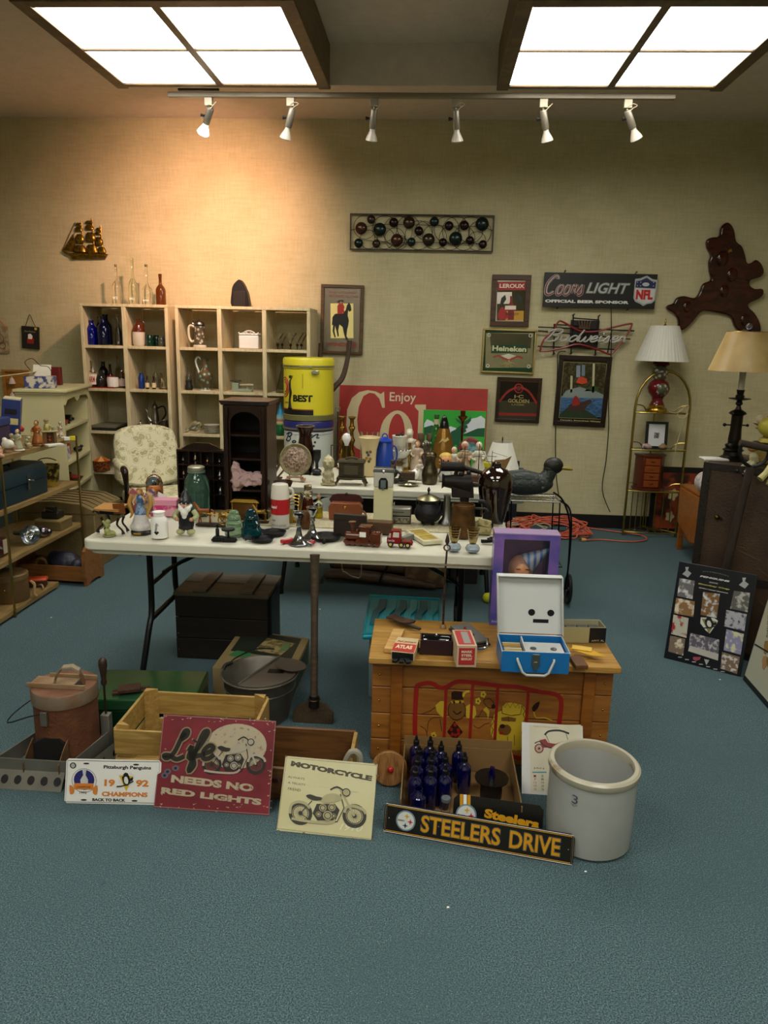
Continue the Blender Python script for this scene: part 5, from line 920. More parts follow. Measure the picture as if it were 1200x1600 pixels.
# thermos
t=TI('thermos','white and red soup thermos with a white cup lid and a handle','thermos',438,825)
t.p('body',M('#c4c2b8',.35,var=.08),MB().lathe([(13.5,0),(14,1),(14,22)],n=26)); t.p('red_band',M('#b01a22',.35),MB().lathe([(14.1,22.1),(14.1,46)],n=26)); t.p('cup_lid',M('#d9d3c6',.4,var=.04),MB().lathe([(14.6,46.2),(14.6,48),(12.8,66),(12,68.5),(9,69.5)],n=26)); t.p('cup_handle',M('#d9d3c6',.4),MB().tube([(13.5,0,63),(19,0,60),(20.5,0,52),(15,0,48.5)],2,n=8,sm=3)); t.p('foot_ring',M('#8d8a7c',.4),MB().lathe([(14.3,0),(14.3,1.4)],n=26))
k=t.k; txt(t.o,'Campbell',M('#e8dcd8'),-13.5*k,31*k,-2*k,37*k,y=0,wrap=14.15*k,shear=.35,bold=.02); txt(t.o,'SOUP',M('#3a3a34'),-12*k,12*k,-5*k,15*k,y=0,wrap=14.05*k); txt(t.o,'M M M GOOD',M('#54544c'),-12*k,4*k,12*k,7*k,y=0,wrap=14.05*k)
# maroon wicker bowl held up behind thermos
t=TI('basket','dark red brown scoop basket standing behind the thermos','basket',443,806); t.p('bowl',wood('#3c140c','#24100a',.5,sc=40),MB().shell([(6,40),(12,46),(15,54)],1.2,n=22)); t.p('stand',wood('#3c140c','#24100a',.5,sc=40),MB().lathe([(9,0),(3,4),(2.5,34),(6,39.8)],n=14))
# letter rack
t=TI('letter_rack','brass letter rack with looped dividers behind the thermos','letter rack',460,816); t.p('base',BRASS,MB().bb(-12,12,-9,9,0,5),bev=.5)
for i,y in enumerate((-7,-2,3,8)): h=28+4*i; t.p('loop',BRASS,MB().tube([(-9,y,5),(-9,y,h*.8),(-5,y,h),(5,y,h),(9,y,h*.8),(9,y,5)],.9,sm=3))
t.p('book',M('#8a7a30',.5),MB().bb(-11,0,-13,-9.5,0,22)) 
# syrup bottle and small bottles
t=TI('syrup_bottle','brown filled glass bottle with a gold cap behind the silver candlesticks','bottle',481,812); t.p('body',glass('#4a1408',.08,.5),MB().lathe([(11,0),(11.5,2),(8,30),(6.5,34)],n=20)); t.p('neck',glass('#c8c0b0',.08),MB().lathe([(6.5,34.1),(5.5,38),(7.5,42),(5.5,47)],n=18)); t.p('cap',met('#9c9270',.35),MB().lathe([(6,47.2),(6.2,52.5),(5,54)],n=18))
t=TI('copper_relief','round embossed copper jug standing between the candlesticks','jug',478,826); t.p('body',M('#5c3a1c',.35,.5,var=.4,sc=60),MB().lathe([(8,0),(9.5,6),(9,16),(6,24),(7,27)],n=18)); t.p('handle',BRASS,MB().tube([(-7,0,24),(-13,0,20),(-9,0,8)],.8,sm=3))
t=TI('perfume_bottle','small clear bottle half full of yellow liquid','bottle',498,810); t.p('body',glass('#b0a020',.08,.7),MB().lathe([(6,0),(6.5,2),(6.3,17)],n=18)); t.p('shoulder',GLS,MB().lathe([(6.3,17.1),(6.8,20),(4,27),(2,30)],n=18)); t.p('figure_stopper',M('#a08060',.3),MB().sph(0,0,33,3.5).sph(0,0,37.5,2),vox=.6)
t=TI('glass_stopper_bottle','clear bottle behind the syrup bottle','bottle',472,806); t.p('body',GLS,MB().lathe([(7,0),(7,22),(3,29),(3,36),(4,37)],n=16))
# silver candlesticks
sil_=met('#a8aab0',.14); base=None
for px,py,h,lb in ((467,851,50,'silver candlestick, nearer the front edge of the table'),(488,842,50,'silver candlestick, further back of the pair')):
    if base is None: t=TI('candlestick',lb,'candlestick',px,py,group='pair of silver candlesticks'); base=t.o; t.p('stem',sil_,MB().lathe([(15,0),(15.5,1.5),(9,7),(5,15),(3,26),(4.5,29),(3.5,31),(4,38),(8.5,47)],n=8)); t.p('cup',sil_,MB().shell([(6,47.1),(9.8,49.5),(10,51)],1.0,n=16)); t.p('foot_rim',sil_,MB().lathe([(17,-.0),(17.2,.8),(15,1)],n=8))
    else: p,_=tb(px,py); copyt(base,p,label=lb)
# red boxes front
t=TI('red_case','narrow red harmonica case lying at the front edge','case',449,849,rz=-.75); t.p('body',M('#b02028',.35),MB().bb(-4,4,-11,11,0,5.5),bev=.8); t.p('label_print',M('#d0a0a0'),MB().bb(-2,2,-6,6,5.5,5.7))
t=TI('green_die','tiny green brass thimble box between the red pieces','box',467,853); t.p('body',M('#8a8a4c',.4),MB().bb(-3,3,-2.5,2.5,0,6),bev=.5); t.p('lid',M('#6a6a3c',.4),MB().bb(-3.2,3.2,-2.7,2.7,6.1,7.2))
t=TI('pocket_knife','short red pocket knife left of the large skillet handle','knife',487,852,rz=-.15); t.p('handle',M('#a82a22',.35),MB().bb(-4,4,-8,8,0,5.5),bev=1.2); t.p('bolster',CHROME,MB().bb(-4.1,4.1,-10.5,-8.1,.3,5.2),bev=.6)
# leather case
lt_=M('#7a4020',.35,var=.25,bump=.1)
t=TI('leather_camera_case','tan brown leather case with its curved flap open, behind the dark box','case',540,812)
t.p('body',lt_,MB().prism([(-25,0),(25,0),(26,20),(22,27),(-22,27),(-26,20)],-10,10),bev=1.2); t.p('flap',M('#3c100c',.5),MB().prism([(-24,24),(24,24),(23,34),(15,38),(-15,38),(-23,34)],6,9,sm=2)); t.p('clasp',BRASS,MB().lathe([(3,0),(2,1.5)],0,-10.1,20,n=12,rx=PI/2)); t.p('strap',lt_,MB().tube([(26,0,14),(31,-2,10),(33,-4,2)],1.6,sm=3)); t.p('tab',BLK,MB().sph(0,7,38,2.5))
t=TI('dark_album','dark brown flat box standing upright behind the ceramic train','box',547,840,rz=-.12); t.p('body',M('#261c14',.5),MB().bb(-26,26,-4,4,0,36),bev=.8); t.p('seam',BLK,MB().bb(-25.5,25.5,-4.2,-4.05,26,27))
t=TI('wooden_box','low dark wooden box right of the upright dark box','box',593,834,rz=-.1); t.p('body',wood('#4a3016','#33200e',.45,sc=20),MB().bb(-20,20,-9,9,0,15),bev=.6); t.p('lid',wood('#57391c','#3c2612',.45,sc=20),MB().bb(-20.5,20.5,-9.5,9.5,15.2,19),bev=.6)
# ceramic train
cer=M('#5c2c12',.12,var=.35,sc=20)
t=TI('ceramic_train','glossy brown ceramic locomotive with a small white tag','ornament',563,852,rz=-.1)
t.p('boiler',cer,MB().tube([(-22,0,13),(2,0,13)],7,n=16).tube([(-24,0,13),(-21,0,13)],[5,7.3],n=16)); t.p('cab',cer,MB().bb(1,15,-8,8,5,28),bev=1); t.p('roof',cer,MB().bb(-2,18,-9.5,9.5,28.2,31),bev=1); t.p('tender',cer,MB().bb(16,33,-7.5,7.5,4,20).sph(20,0,20,5,sz=.6).sph(28,0,20,5,sz=.6),bev=.8); t.p('chimney',cer,MB().lathe([(3,19),(3,29),(6,34),(6,36),(4,36)],-13,0,0,n=14)); t.p('dome',cer,MB().sph(-5,0,21,3.5)); t.p('chassis',cer,MB().bb(-26,33,-6.5,6.5,2.5,6),bev=.6); t.p('tag',WHT,MB().bb(0,10,-8.6,-8.1,14,22))
for x,r in ((-20,4),(-11,4),(-1,5.5),(9,5.5),(20,4),(29,4)):
    for s in (-1,1): t.p('wheel',cer,MB().lathe([(r,-1),(r,1)],x,s*8.2,r,n=14,rx=PI/2))
# toy truck
rt=M('#7c0f14',.25,var=.1)
t=TI('toy_truck','small dark red toy truck cab with cream wheels and white window','toy truck',622,855,rz=-.1)
t.p('cab',rt,MB().prism([(-17,5),(-17,14),(-14,22),(-10,27),(4,27),(5,12),(5,5)],-7,7),bev=.8); t.p('bed',rt,MB().prism([(5.1,5),(5.1,10),(20,10),(23,7),(23,4)],-6,6),bev=.5); t.p('window',M('#c9c2b4',.3),MB().prism([(-8,16),(-7,24),(2,24),(2,16)],-7.6,-7.1)); t.p('windshield',M('#a8a094',.2),MB().prism([(-15.5,15),(-13,22),(-10.5,22),(-11,15)],-7.6,-7.1)); txt(t.o,'Coca-Cola',M('#e8dcd8'),-15*t.k,9*t.k,-5*t.k,12*t.k,y=-7.1*t.k,shear=.2)
for x in (-11,6,16):
    for s in (-1,1): t.p('tyre',BLK,MB().lathe([(4.5,-1.3),(4.5,1.3)],x,s*7.2,4.5,n=16,rx=PI/2)); t.p('hub',M('#c8b860'),MB().lathe([(2.4,-.0),(2.2,.3)],x,s*7.2-1.4*(1 if s<0 else -1)-.2*(1 if s<0 else -1),4.5,n=10,rx=PI/2))
t=TI('whetstone','grey whetstone block with a folded tag behind the toy truck','block',636,846,rz=-.55); t.p('stone',M('#77756a',.8,bump=.2),MB().bb(-4,4,-14,14,0,8),bev=.5); t.p('paper',M('#bcb8a8'),MB().bb(-8,2,11,19,8.2,8.8))
# silver tin
t=TI('silver_tin','brushed silver lunch tin behind the toy truck','tin',619,818)
t.p('body',met('#6d6c64',.4,bump=.1),MB().bb(-23,23,-9,9,0,12),bev=1.8); t.p('lid',met('#8f8f88',.35),MB().bb(-23.5,23.5,-9.5,9.5,12.3,26),bev=2.2); t.p('engraving',M('#4c4a42',.5),MB().bb(-12,12,-9.75,-9.55,18,20)); t.p('scene_band',M('#4c4434',.5,.5,kind='speck',c2='#8c8874',sc=60),MB().bb(-21,21,-9.3,-9.1,2,9))
# wall can opener / coffee grinder
t=TI('hand_dryer_box','tall cream metal canister with a chrome top and dispenser spout','dispenser',598,822,z=TZ)
cmn=M('#c9c59c',.35,var=.05)
t.p('body',cmn,MB().bb(-14.5,14.5,-10,10,0,62),bev=1.5); t.p('upper_case',M('#bcbcb0',.35),MB().bb(-15,15,-10.5,10.5,62.2,85),bev=1.5); t.p('chrome_top',met('#9a9a9c',.25),MB().tube([(-15,-2,89),(15,-2,89)],4,n=12).bb(-16,16,-10,10,85.2,88)); t.p('arm_knob',CHROME,MB().sph(0,-9,86,3)); t.p('spout_plate',IRON,MB().prism([(-7,60),(7,60),(7,72),(4,77),(-4,77),(-7,72)],-12.5,-10.7),bev=.6); t.p('blade',CHROME,MB().bb(-4,4,-14,-12.7,62,74).bb(-1,1,-15,-14.1,58,72)); t.p('side_key',CHROME,MB().ring(17.5,-4,36,2.4,.6,'x',n=12).tube([(14,-4,36),(17,-4,36)],.6))
# cauldron
t=TI('cauldron','small black cauldron with a brass lid and a wire bail handle','cauldron',668,820)
t.p('pot',IRON,MB().lathe([(10,4),(17,7),(21,15),(21,22),(17,30),(15,34),(18,37),(19,39)],n=26,sm=2)); t.p('lid',met('#8e8a6c',.3),MB().lathe([(18.5,39.2),(18.8,40.3),(14,43),(6,47),(0,48)],n=26)); t.p('finial',IRON,MB().lathe([(2,47.6),(1,50),(2.6,54),(1,58),(0,59)],n=12)); t.p('bail',IRON,MB().tube([(-19,0,36),(-17,-10,26),(-8,-19,18),(3,-22,16),(13,-17,20),(19,-6,30),(20,0,37)],.8,sm=4))
for a in (.8,2.4,4.2,5.5): t.p('foot',IRON,MB().tube([(9*math.cos(a),9*math.sin(a),6),(12*math.cos(a),12*math.sin(a),0)],[2.4,1.4],n=8))
# yellow strip box
t=TI('rule_box','long cream and yellow printed tray lying toward the front edge','box',662,843,rz=.42,z=TZ)
t.p('tray',M('#c6c0a0',.5),MB().bb(-16,16,-36,40,0,6),bev=.6); t.p('panel_print',M('#b09a48',.5,c2='#9a8438',sc=20,kind='speck'),MB().bb(-12,12,-28,34,6,6.3))
for i in range(5): t.p('rule_line',M('#7a6c30'),MB().bb(-11,11,-20+12*i,-19.4+12*i,6.3,6.5))
# meat grinder / pump cluster
ir2=M('#1f1a17',.5,.5,var=.3,bump=.2)
t=TI('cast_iron_pump','large rusty black cast iron grinder with a hopper and wooden handle','grinder',722,815)
t.p('barrel',ir2,MB().tube([(-34,0,62),(-30,0,62),(10,0,60)],[12,9,15],n=18)); t.p('hopper',M('#241a16',.6,.3,var=.3,bump=.2),MB().prism([(-18,38),(16,38),(14,62),(8,68),(-20,66)],-9,9),bev=1.5); t.p('upper_barrel',ir2,MB().tube([(-36,6,84),(-10,6,84),(0,6,84)],[8,7,9],n=16).tube([(-5,6,84),(28,4,76),(50,0,72)],[5,3,3],n=10,sm=3)); t.p('leg_clamp',ir2,MB().tube([(2,0,40),(2,0,20),(8,0,6)],[8,6,7],n=10)); t.p('base',ir2,MB().lathe([(18,0),(14,4),(8,10)],4,4,0,n=18)); t.p('crank',ir2,MB().tube([(12,-4,58),(40,-14,60),(46,-14,62)],[2.5,2,2],n=8)); t.p('bolt',ir2,MB().sph(-5,-12,76,4).sph(6,-10,78,3.4).tube([(-14,0,66),(-12,2,80)],3))
t=TI('tin_cone','galvanised cone shaped funnel standing behind the copper mug','funnel',697,820); t.p('cone',met('#8a8a86',.4),MB().lathe([(13,0),(13.5,2),(7,10),(5,44),(6,46)],n=20)); t.p('rim',CHROME,MB().lathe([(14.2,0),(14.4,1.2)],n=20))
t=TI('copper_mug','large hammered copper mug with two small candle glasses before it','mug',722,838)
cp=M('#4c341c',.35,.7,c2='#6a4c2a',sc=22)
t.p('body',cp,MB().shell([(21,0),(20.5,8),(17.5,46),(18,49),(17.5,50)],1.2,n=26)); t.p('rim_ridge',cp,MB().lathe([(18.3,44),(18.6,45.5),(18.2,47)],n=26)); t.p('handle',ir2,MB().tube([(17,0,44),(34,-2,44),(38,-2,40)],[2,2,2.4],n=8))
t=TI('sad_iron_handle','curved black iron hook shaped handle right of the copper mug','handle',757,828); t.p('hook',IRON,MB().tube([(-12,0,44),(-2,0,42),(4,0,30),(1,0,18),(8,0,8),(6,0,2)],[3,4,5,5.5,6,5],n=10,sm=3)); 
t=TI('paper_bundle','bundle of yellowed paper scraps tied behind the candle glasses','papers',752,836); t.p('stack',M('#a09668',.7,kind='speck',c2='#7a7048',sc=40),MB().box(0,2,7,30,12,14).box(4,-2,19,20,8,10,ry=.2).box(-8,0,18,8,10,8,ry=-.3),bev=.6)
# candle glasses with pale blue globes
gb=M('#9fb0ba',.15,var=.05,trans=.3); base=None
for px,py,lb in ((709,862,'ribbed glass votive with a pale blue globe foot, left of the pair'),(738,864,'ribbed glass votive with a pale blue globe foot, right of the pair')):
    if base is None:
        t=TI('votive_glass',lb,'candle holder',px,py,group='pair of votive glasses'); base=t.o; t.p('globe_foot',gb,MB().lathe([(6,0),(10,2),(11.5,6.5),(9,11),(5,13)],n=20)); t.p('cup',glass('#cfc4a0',.05),MB().shell([(5,13.2),(7,20),(9.5,38)],.6,n=20))
        for z,r in ((30,8.8),(34,9.3),(26,8.1)): t.p('gold_line',M('#a8904c'),MB().ring(0,0,z,r,.25,n=20,m=4))
    else: p,_=tb(px,py); copyt(base,p,label=lb)
# big brown vase
vb=M('#1c0906',.07,var=.4,coat=1)
p=at(771,818,z=TZ); t=T('stoneware_vase','large glossy dark brown stoneware vase at the right end of the front table','vase',(p.x,p.y+.02,TZ+.001),k=kk(p))
t.p('body',vb,MB().lathe([(13.5,0),(16.5,2),(20,18),(24,40),(26.8,56),(26.8,66),(24,77),(18,84),(10,87.5),(8,89)],n=36)); t.p('neck',vb,MB().shell([(8,89.1),(7.4,93),(8.2,94.6)],1.4,n=24))
t=TI('black_tray','flat black folded shears lying beside the boxed doll','shears',762,850); t.p('blade',IRON,MB().box(0,0,2,22,5,2.4,rz=.4).box(-2,-3,5,18,4,2.4,rz=.1),bev=.4); t.p('grip',IRON,MB().ring(7,3,8,4,1,'z',n=14).ring(3,-4,8,4,1,'z',n=14))
# ================= BACK: DRUMS, SIGNS =================
def drum(name,label,cx,cy,z0,h,r,col,rimc):
    t=T(name,label,'drum',(cx,cy,z0)); m=M(col,.4,var=.06,sc=3)
    t.p('body',m,MB().lathe([(r,.012),(r,h-.09)],n=40)); t.p('bottom_rim',M(rimc,.4,.3),MB().lathe([(r+.004,0),(r+.005,.04),(r,.045)],n=40)); t.p('lid',m if col!='#c9cec4' else M('#23286a',.35),MB().lathe([(r+.004,h-.085),(r+.006,h-.02),(r-.004,h-.002),(r-.03,h),(0,h-.006)],n=40)); t.p('lid_band',M('#8f8d72',.3,.6),MB().lathe([(r+.008,h-.075),(r+.008,h-.06)],n=40)); return t
dx=(at(445,600,y=6.1).x+at(520,600,y=6.1).x)/2; r=.203
t=drum('fibre_drum','white drum with a blue rim and handwritten black letters, under the yellow drum',dx,6.1,.001,1.0,r,'#c9cec4','#8a8a80'); k=1
A0=lambda px:(at(px,690,y=5.9).x-dx)
for p in script('B',-.19,.83,-.115,.90)+script('o',-.11,.82,-.075,.86)+script('n',.045,.86,.12,.93):
    v=[]; t.p('handwriting',M('#16243c'),MB().tube([((r+.001)*math.sin(u/r),-(r+.001)*math.cos(u/r),w) for u,w in [(q.x,q.z) for q in smooth_pts([(a,0,b) for a,b in p],3)]],.005,n=4))
t.p('bead_ring',M('#8f958c'),MB().ring(0,0,.82+.07,r,.0022,n=40,m=4))
t=drum('fibre_drum','bright yellow drum with black lettering and figure, on top of the white drum',dx,6.1,1.002,.495,r,'#d6ca2c','#7d7a4a')
Y='#d6ca2c'
def wr(pts,d=.0006): return [((r+d)*math.sin(u/r),-(r+d)*math.cos(u/r),w) for u,w in pts]
def wpatch(nm,mat,u0,u1,z0,z1,d=.0008,n=8):
    v=[];f=[]
    for i in range(n+1):
        u=u0+(u1-u0)*i/n; a=u/r
        for dd in (d,d+.0006):
            for z in (z0,z1): v.append(((r+dd)*math.sin(a),-(r+dd)*math.cos(a),z))
    for i in range(n): b=i*4; f+=[(b+2,b+6,b+7,b+3),(b,b+1,b+5,b+4),(b+1,b+3,b+7,b+5),(b,b+4,b+6,b+2)]
    return t.p(nm,mat,MB().add(v,f+[(0,2,3,1),(n*4,n*4+1,n*4+3,n*4+2)]))
wpatch('black_print',bk,-.30,.07,.045,.085); wpatch('red_line_print',red,-.30,.07,.086,.092)
txt(t.o,'BEST',bk,-.10,.15,.065,.205,y=-.0008,bold=.05,wrap=r); txt(t.o,'JAVA',red,-.21,.125,-.155,.145,y=-.0008,bold=.02,wrap=r)
for rr_ in (.03,.045,.06): t.p('arc_print',red,MB().tube(wr([(-.205+rr_*math.cos(a),.26+rr_*1.3*math.sin(a)) for a in [PI*(-.6+1.2*i/12) for i in range(13)]]),.005,n=4))
fg=MB().tube(wr([(-.132,.10),(-.135,.16),(-.125,.22),(-.133,.27),(-.13,.32)]),[.016,.009,.012,.009,.006],n=8,sm=3).tube(wr([(-.13,.31),(-.115,.335),(-.105,.35),(-.125,.352)]),.004,n=6).sph(*wr([(-.13,.345)])[0],.012,n=10).tube(wr([(-.155,.092),(-.11,.092)]),.008,n=6)
t.p('figure_print',bk,fg); t.p('outline_print',M('#a89a28'),MB().tube(wr([(-.075,.33),(.045,.33),(.045,.285),(-.075,.285)]),.0012,n=4,closed=True).tube(wr([(-.015,.37),(-.015,.255)]),.003,n=4))
t.p('latch',CHROME,MB().box(.085,-.2,.385,.06,.016,.03,rz=.42),bev=.004); t.p('latch_lever',M('#5c5a48',.4,.6),MB().tube(wr([(-.12,.428),(-.02,.424),(.06,.42)],.006),.006,n=6))
# plough handles
wo=wood('#4c3826','#33241a',.6,sc=6)
P=lambda px,py,y:at(px,py,y=y)
t=T('plough','old wooden plough with two curved handles leaning behind the yellow drum','plough',(-.86,6.5,0)); o=Vector(t.o.location)
t.p('handle',wo,MB().tube([P(546,532,6.62)-o,P(543,560,6.6)-o,P(535,590,6.55)-o,P(520,608,6.5)-o,P(500,640,6.47)-o,Vector((-.02,0,.03))],[.021,.021,.024,.026,.028,.028],n=8,sm=4)); t.p('handle',wo,MB().tube([P(501,536,6.6)-o,P(500,560,6.6)-o,P(497,590,6.55)-o,Vector((-.12,.02,.05))],[.02,.02,.026,.028],n=8,sm=4)); t.p('beam',wo,MB().bb(-.14,.02,-.03,.03,0,.06),bev=.006)
# coca cola board
x0,x1=-.835,.495
t=T('drink_sign','large red painted board sign with cream serif letters','sign',((x0+x1)/2,6.62,.001),rx=-.09)
redm=M('#a52a22',.5,c2='#93231c',sc=6); crm=M('#c4b48c',.5,var=.08)
t.p('board',redm,MB().bb(-.665,.665,0,.02,0,1.25),bev=.002)
A=Art(t.o,1.33,1.25,(531,602),(762,608),(532,818),y=0,t=.001)
A.poly('letter_c_print',crm,[(601,612),(603,637),(599,637),(594,623),(586,615),(578,614),(569,619),(562,636),(560,655),(562,673),(569,688),(577,694),(588,693),(596,686),(600,676),(603,690),(590,703),(575,706),(560,700),(548,686),(543,664),(544,640),(551,622),(562,613),(575,610),(588,612),(596,616)],1)
A.poly('letter_o_print',crm,[(623,640+1),(612,645),(602,656),(597,672),(597,690),(602,706),(612,716),(623,719),(634,716),(643,706),(648,690),(648,672),(643,656),(634,645)],1,sm=2); A.poly('letter_o_inner_print',redm,[(623,646),(617,650),(612,662),(610,680),(612,700),(617,711),(623,714),(629,711),(634,700),(636,680),(634,662),(629,650)],2,sm=2)
A.poly('letter_k_print',crm,[(650,632),(667,632),(668,750),(676,754),(648,754),(656,748),(656,642),(650,636)],1); A.text('Enjoy',M('#cfc4a4'),610,613,651,632,1,bold=.01); A.done()
# moose board
t=T('moose_picture','green and white picture board of a moose before snowy mountains, in front of the red sign','picture',(.20,6.18,TZ+.001),rz=.0)
t=None
p0=at(662,640,y=6.3); p1=at(760,641,y=6.3)
t=T('moose_picture','green picture board of a moose before snowy mountains, before the red sign','picture',((p0.x+p1.x)/2,6.3,.001)) ; bpy.data.objects.remove(bpy.data.objects['moose_picture']); t.o.name='moose_picture'
W=p1.x-p0.x; H=p0.z-.001; g1=M('#2f9a34',.45,var=.06); t.p('board',g1,MB().bb(-W/2,W/2,0,.015,0,H),bev=.002)
A=Art(t.o,W,H,(662,640),(760,640),(664,640+98*H/W),y=0,t=.001)
wh_=M('#c9d0d4',.5,var=.04); dgm=M('#1c5638',.5)
A.poly('mountain_print',wh_,[(664,662),(668,655),(676,658),(682,664),(692,661),(697,668),(706,665),(716,668),(724,664),(732,658),(738,652),(746,650),(752,647),(759,652),(759,675),(664,676)],1); A.poly('hill_print',dgm,[(664,668),(676,664),(686,667),(696,674),(706,678),(720,680),(735,673),(748,667),(759,666),(759,682),(664,682)],2); A.rect('grass_print',M('#3aa43c',.5,var=.05),663,680,760,760,3)
A.poly('moose_print',dgm,[(703,697),(703,682),(707,673),(713,670),(719,664),(724,662),(731,662),(733,666),(729,668),(731,672),(725,676),(722,682),(721,692),(722,705),(719,705),(717,694),(713,694),(712,704),(709,704),(708,694),(706,706),(703,706)],4)
A.poly('antler_print',dgm,[(723,662),(716,657),(712,651),(717,654),(722,656),(728,656),(734,652),(736,648),(737,655),(733,660),(727,662)],4); A.done()
# lamp shade on right of far table
t=TI('table_lamp','white pleated lamp shade lamp standing at the far right end of the back table','lamp',782,738,z=TZ); 
t.p('base',M('#6a6458',.4),MB().lathe([(8,0),(3,3),(3,6)],n=14)); shm=M('#c9c9c0',.8,kind='wave',c2='#b5b6ae',sc=1,var=.0,trans=0)
def shade(t,r0,r1,z0,z1,mat,n=56,name='shade'):
    v=[];f=[]
    for j,(rr,z) in enumerate(((r0,z0),(r1,z1))):
        for i in range(n*2): a=PI*i/n; q=rr*(1.0 if i%2 else .975); v.append((q*math.cos(a),q*math.sin(a),z))
    for j,(rr,z) in enumerate(((r1*.96,z1),(r0*.96,z0))):
        for i in range(n*2): a=PI*i/n; v.append((rr*math.cos(a),rr*math.sin(a),z))
    m2=n*2
    for j in range(3):
        for i in range(m2): f.append((j*m2+i,j*m2+(i+1)%m2,(j+1)*m2+(i+1)%m2,(j+1)*m2+i))
    for i in range(m2): f.append((3*m2+i,3*m2+(i+1)%m2,(i+1)%m2,i))
    return t.p(name,mat,MB().add(v,f))
shm=M('#cccbc0',.85,var=.05); shade(t,29,15,6.5,50,shm); t.p('stem',BRASS,MB().cyl(0,0,6,52,.8,n=8)); t.p('finial',BLK,MB().lathe([(1,52),(1.2,54),(.6,58)],n=8))
t=TI('framed_photo','dark picture frame leaning at the right end of the back table, behind the duck','picture frame',802,742,rz=-.1,z=TZ); t.p('frame',BLK,MB().box(2,-8,6,26,3,12,rx=-.5),bev=.4); t.p('inner_print',M('#3c4448',.2),MB().box(2,-9.7,6.6,20,.3,8,rx=-.5))
one('navy_board','tall narrow dark blue board standing under the end of the back table','board',at(799,825,z=0)+Vector((0,0,.001)),M('#131c2c',.4),MB().bb(-.035,.035,-.01,.01,0,.62),rz=.1,bev=.002)
# ================= FAR TABLE OBJECTS =================
t=TI('relief_plate','round carved relief plate on a pale display stand','plate',462,752); t.p('stand_bar',M('#a8846c',.5),MB().bb(-13,13,-7,-4,5,8).bb(-15,-9,-8,6,0,4).bb(9,15,-8,6,0,4).bb(-10,-8,-5,0,2,10).bb(8,10,-5,0,2,10),bev=.6)
pm=MB().lathe([(25,0),(25.4,1),(24,2.6),(20,1.6),(0,1.2)],n=36).mv(rx=PI/2-.2,dz=33.2,dy=0); t.p('dish',M('#8a805a',.45,var=.4,sc=50,bump=.5),pm)
t.p('relief',M('#a28a74',.45,c2='#6d5848',kind='speck',sc=70),MB().lathe([(19.5,1.65),(19,2),(0,2)],n=30).mv(rx=PI/2-.2,dz=33.2)); rl=MB()
for i in range(26):
    a=random.uniform(-PI,.3) if i%3 else random.uniform(0,PI); q=random.uniform(1,14); rl.sph(q*math.cos(a),q*math.sin(a)*.8-1,2.4,random.uniform(1.6,3),n=7,m=4,sz=.5)
t.p('carving',M('#b59c86',.4,c2='#7a6450',kind='speck',sc=70),rl.mv(rx=PI/2-.2,dz=33.2),kind='stuff')
t=TI('brown_vase','tall flared dark brown glazed vase behind the relief plate','vase',477,740); t.p('body',M('#2a100a',.1,var=.4,sc=30),MB().lathe([(10,0),(12.5,4),(14,18),(13,36),(9.5,56),(9.5,62),(14.5,73),(13.5,73.5),(9,64),(8,60)],n=24)); t.p('rim',M('#7d6a5a',.15),MB().ring(0,0,73.3,14,.7,n=24))
t=TI('wooden_trivet','dark folded wooden easel stand leaning left of the relief plate','stand',432,750); t.p('slat',wood('#5c4430','#3c2a1c'),MB().box(0,0,14,3,14,30,ry=.5).box(6,-2,8,2.5,12,24,ry=.7),bev=.4); t.p('tray',wood('#6c5038','#3c2a1c'),MB().bb(-12,8,-8,8,0,3),bev=.4)
t=TI('black_goblet','small black iron goblet right of the brown vase','goblet',495,742); t.p('bowl',BLK,MB().lathe([(7,0),(2.5,8),(2.5,18),(6,26),(6.5,38),(5.5,38),(0,30)],n=16)); t.p('beads',M('#2a2a2e',.3),MB().sph(-5,0,44,2).sph(-3,0,50,2).sph(0,-2,5,8,sz=.6),kind='stuff')
iv=M('#bdb48c',.4,var=.2,sc=60,bump=.4)
t=TI('owl_statue','small ivory totem statue with stacked figures on a square base','figurine',513,758); t.p('body',iv,MB().lathe([(9,3),(8.5,10),(9,16),(7,21),(6,24),(9,29),(9.5,36),(7,42),(2,46),(0,50)],n=16).sph(-6,-5,8,4).sph(6,-5,8,4).sph(-6,-4,18,3.5).sph(6,-4,18,3.5).sph(0,-8,32,3).sph(-4,-7,37,2.5).sph(4,-7,37,2.5),vox=.9); t.p('base',iv,MB().bb(-11,11,-8,8,0,3.5),bev=.5)
t=TI('white_angel','small white angel cluster figurine between the totem and the iron stove','figurine',542,749); t.p('body',M('#cfc8b4',.35,var=.1),MB().sph(0,0,6,9,sz=.8).sph(-5,0,16,6).sph(6,0,16,6).sph(-4,-2,24,4.5).sph(6,-1,24,4).sph(0,-5,12,5),vox=.9); t.p('wing',M('#d6d2c4',.4),MB().box(-11,3,14,1.5,8,20,ry=-.4),bev=.5); t.p('stand',M('#bcb49c'),MB().bb(-10,10,-6,6,0,2),bev=.4)
t=TI('iron_stove','miniature antique iron stove box on splayed feet, on the back table','ornament',549,757); im=M('#4c4430',.5,.4,var=.4,sc=40,bump=.4)
t.p('body',im,MB().bb(-19,19,-10,10,12,34),bev=.8); t.p('door',M('#5c5440',.5,.4),MB().bb(-11,11,-11.2,-10.1,16,30),bev=.5); t.p('lid',im,MB().box(0,0,36.5,44,24,4,tx=.9,ty=.9),bev=.6); t.p('shelf',im,MB().bb(-22,22,-14,11,9,11.5),bev=.6)
for s in (-1,1):
    for q in (-12,9): t.p('leg',im,MB().tube([(s*19,q,9),(s*22,q-1,4),(s*24,q-2,0)],[2.4,1.6,2],n=7,sm=3))
t.p('relief',im,MB().tube([(-10,0,39),(0,0,42),(10,0,39)],1.6,sm=3))
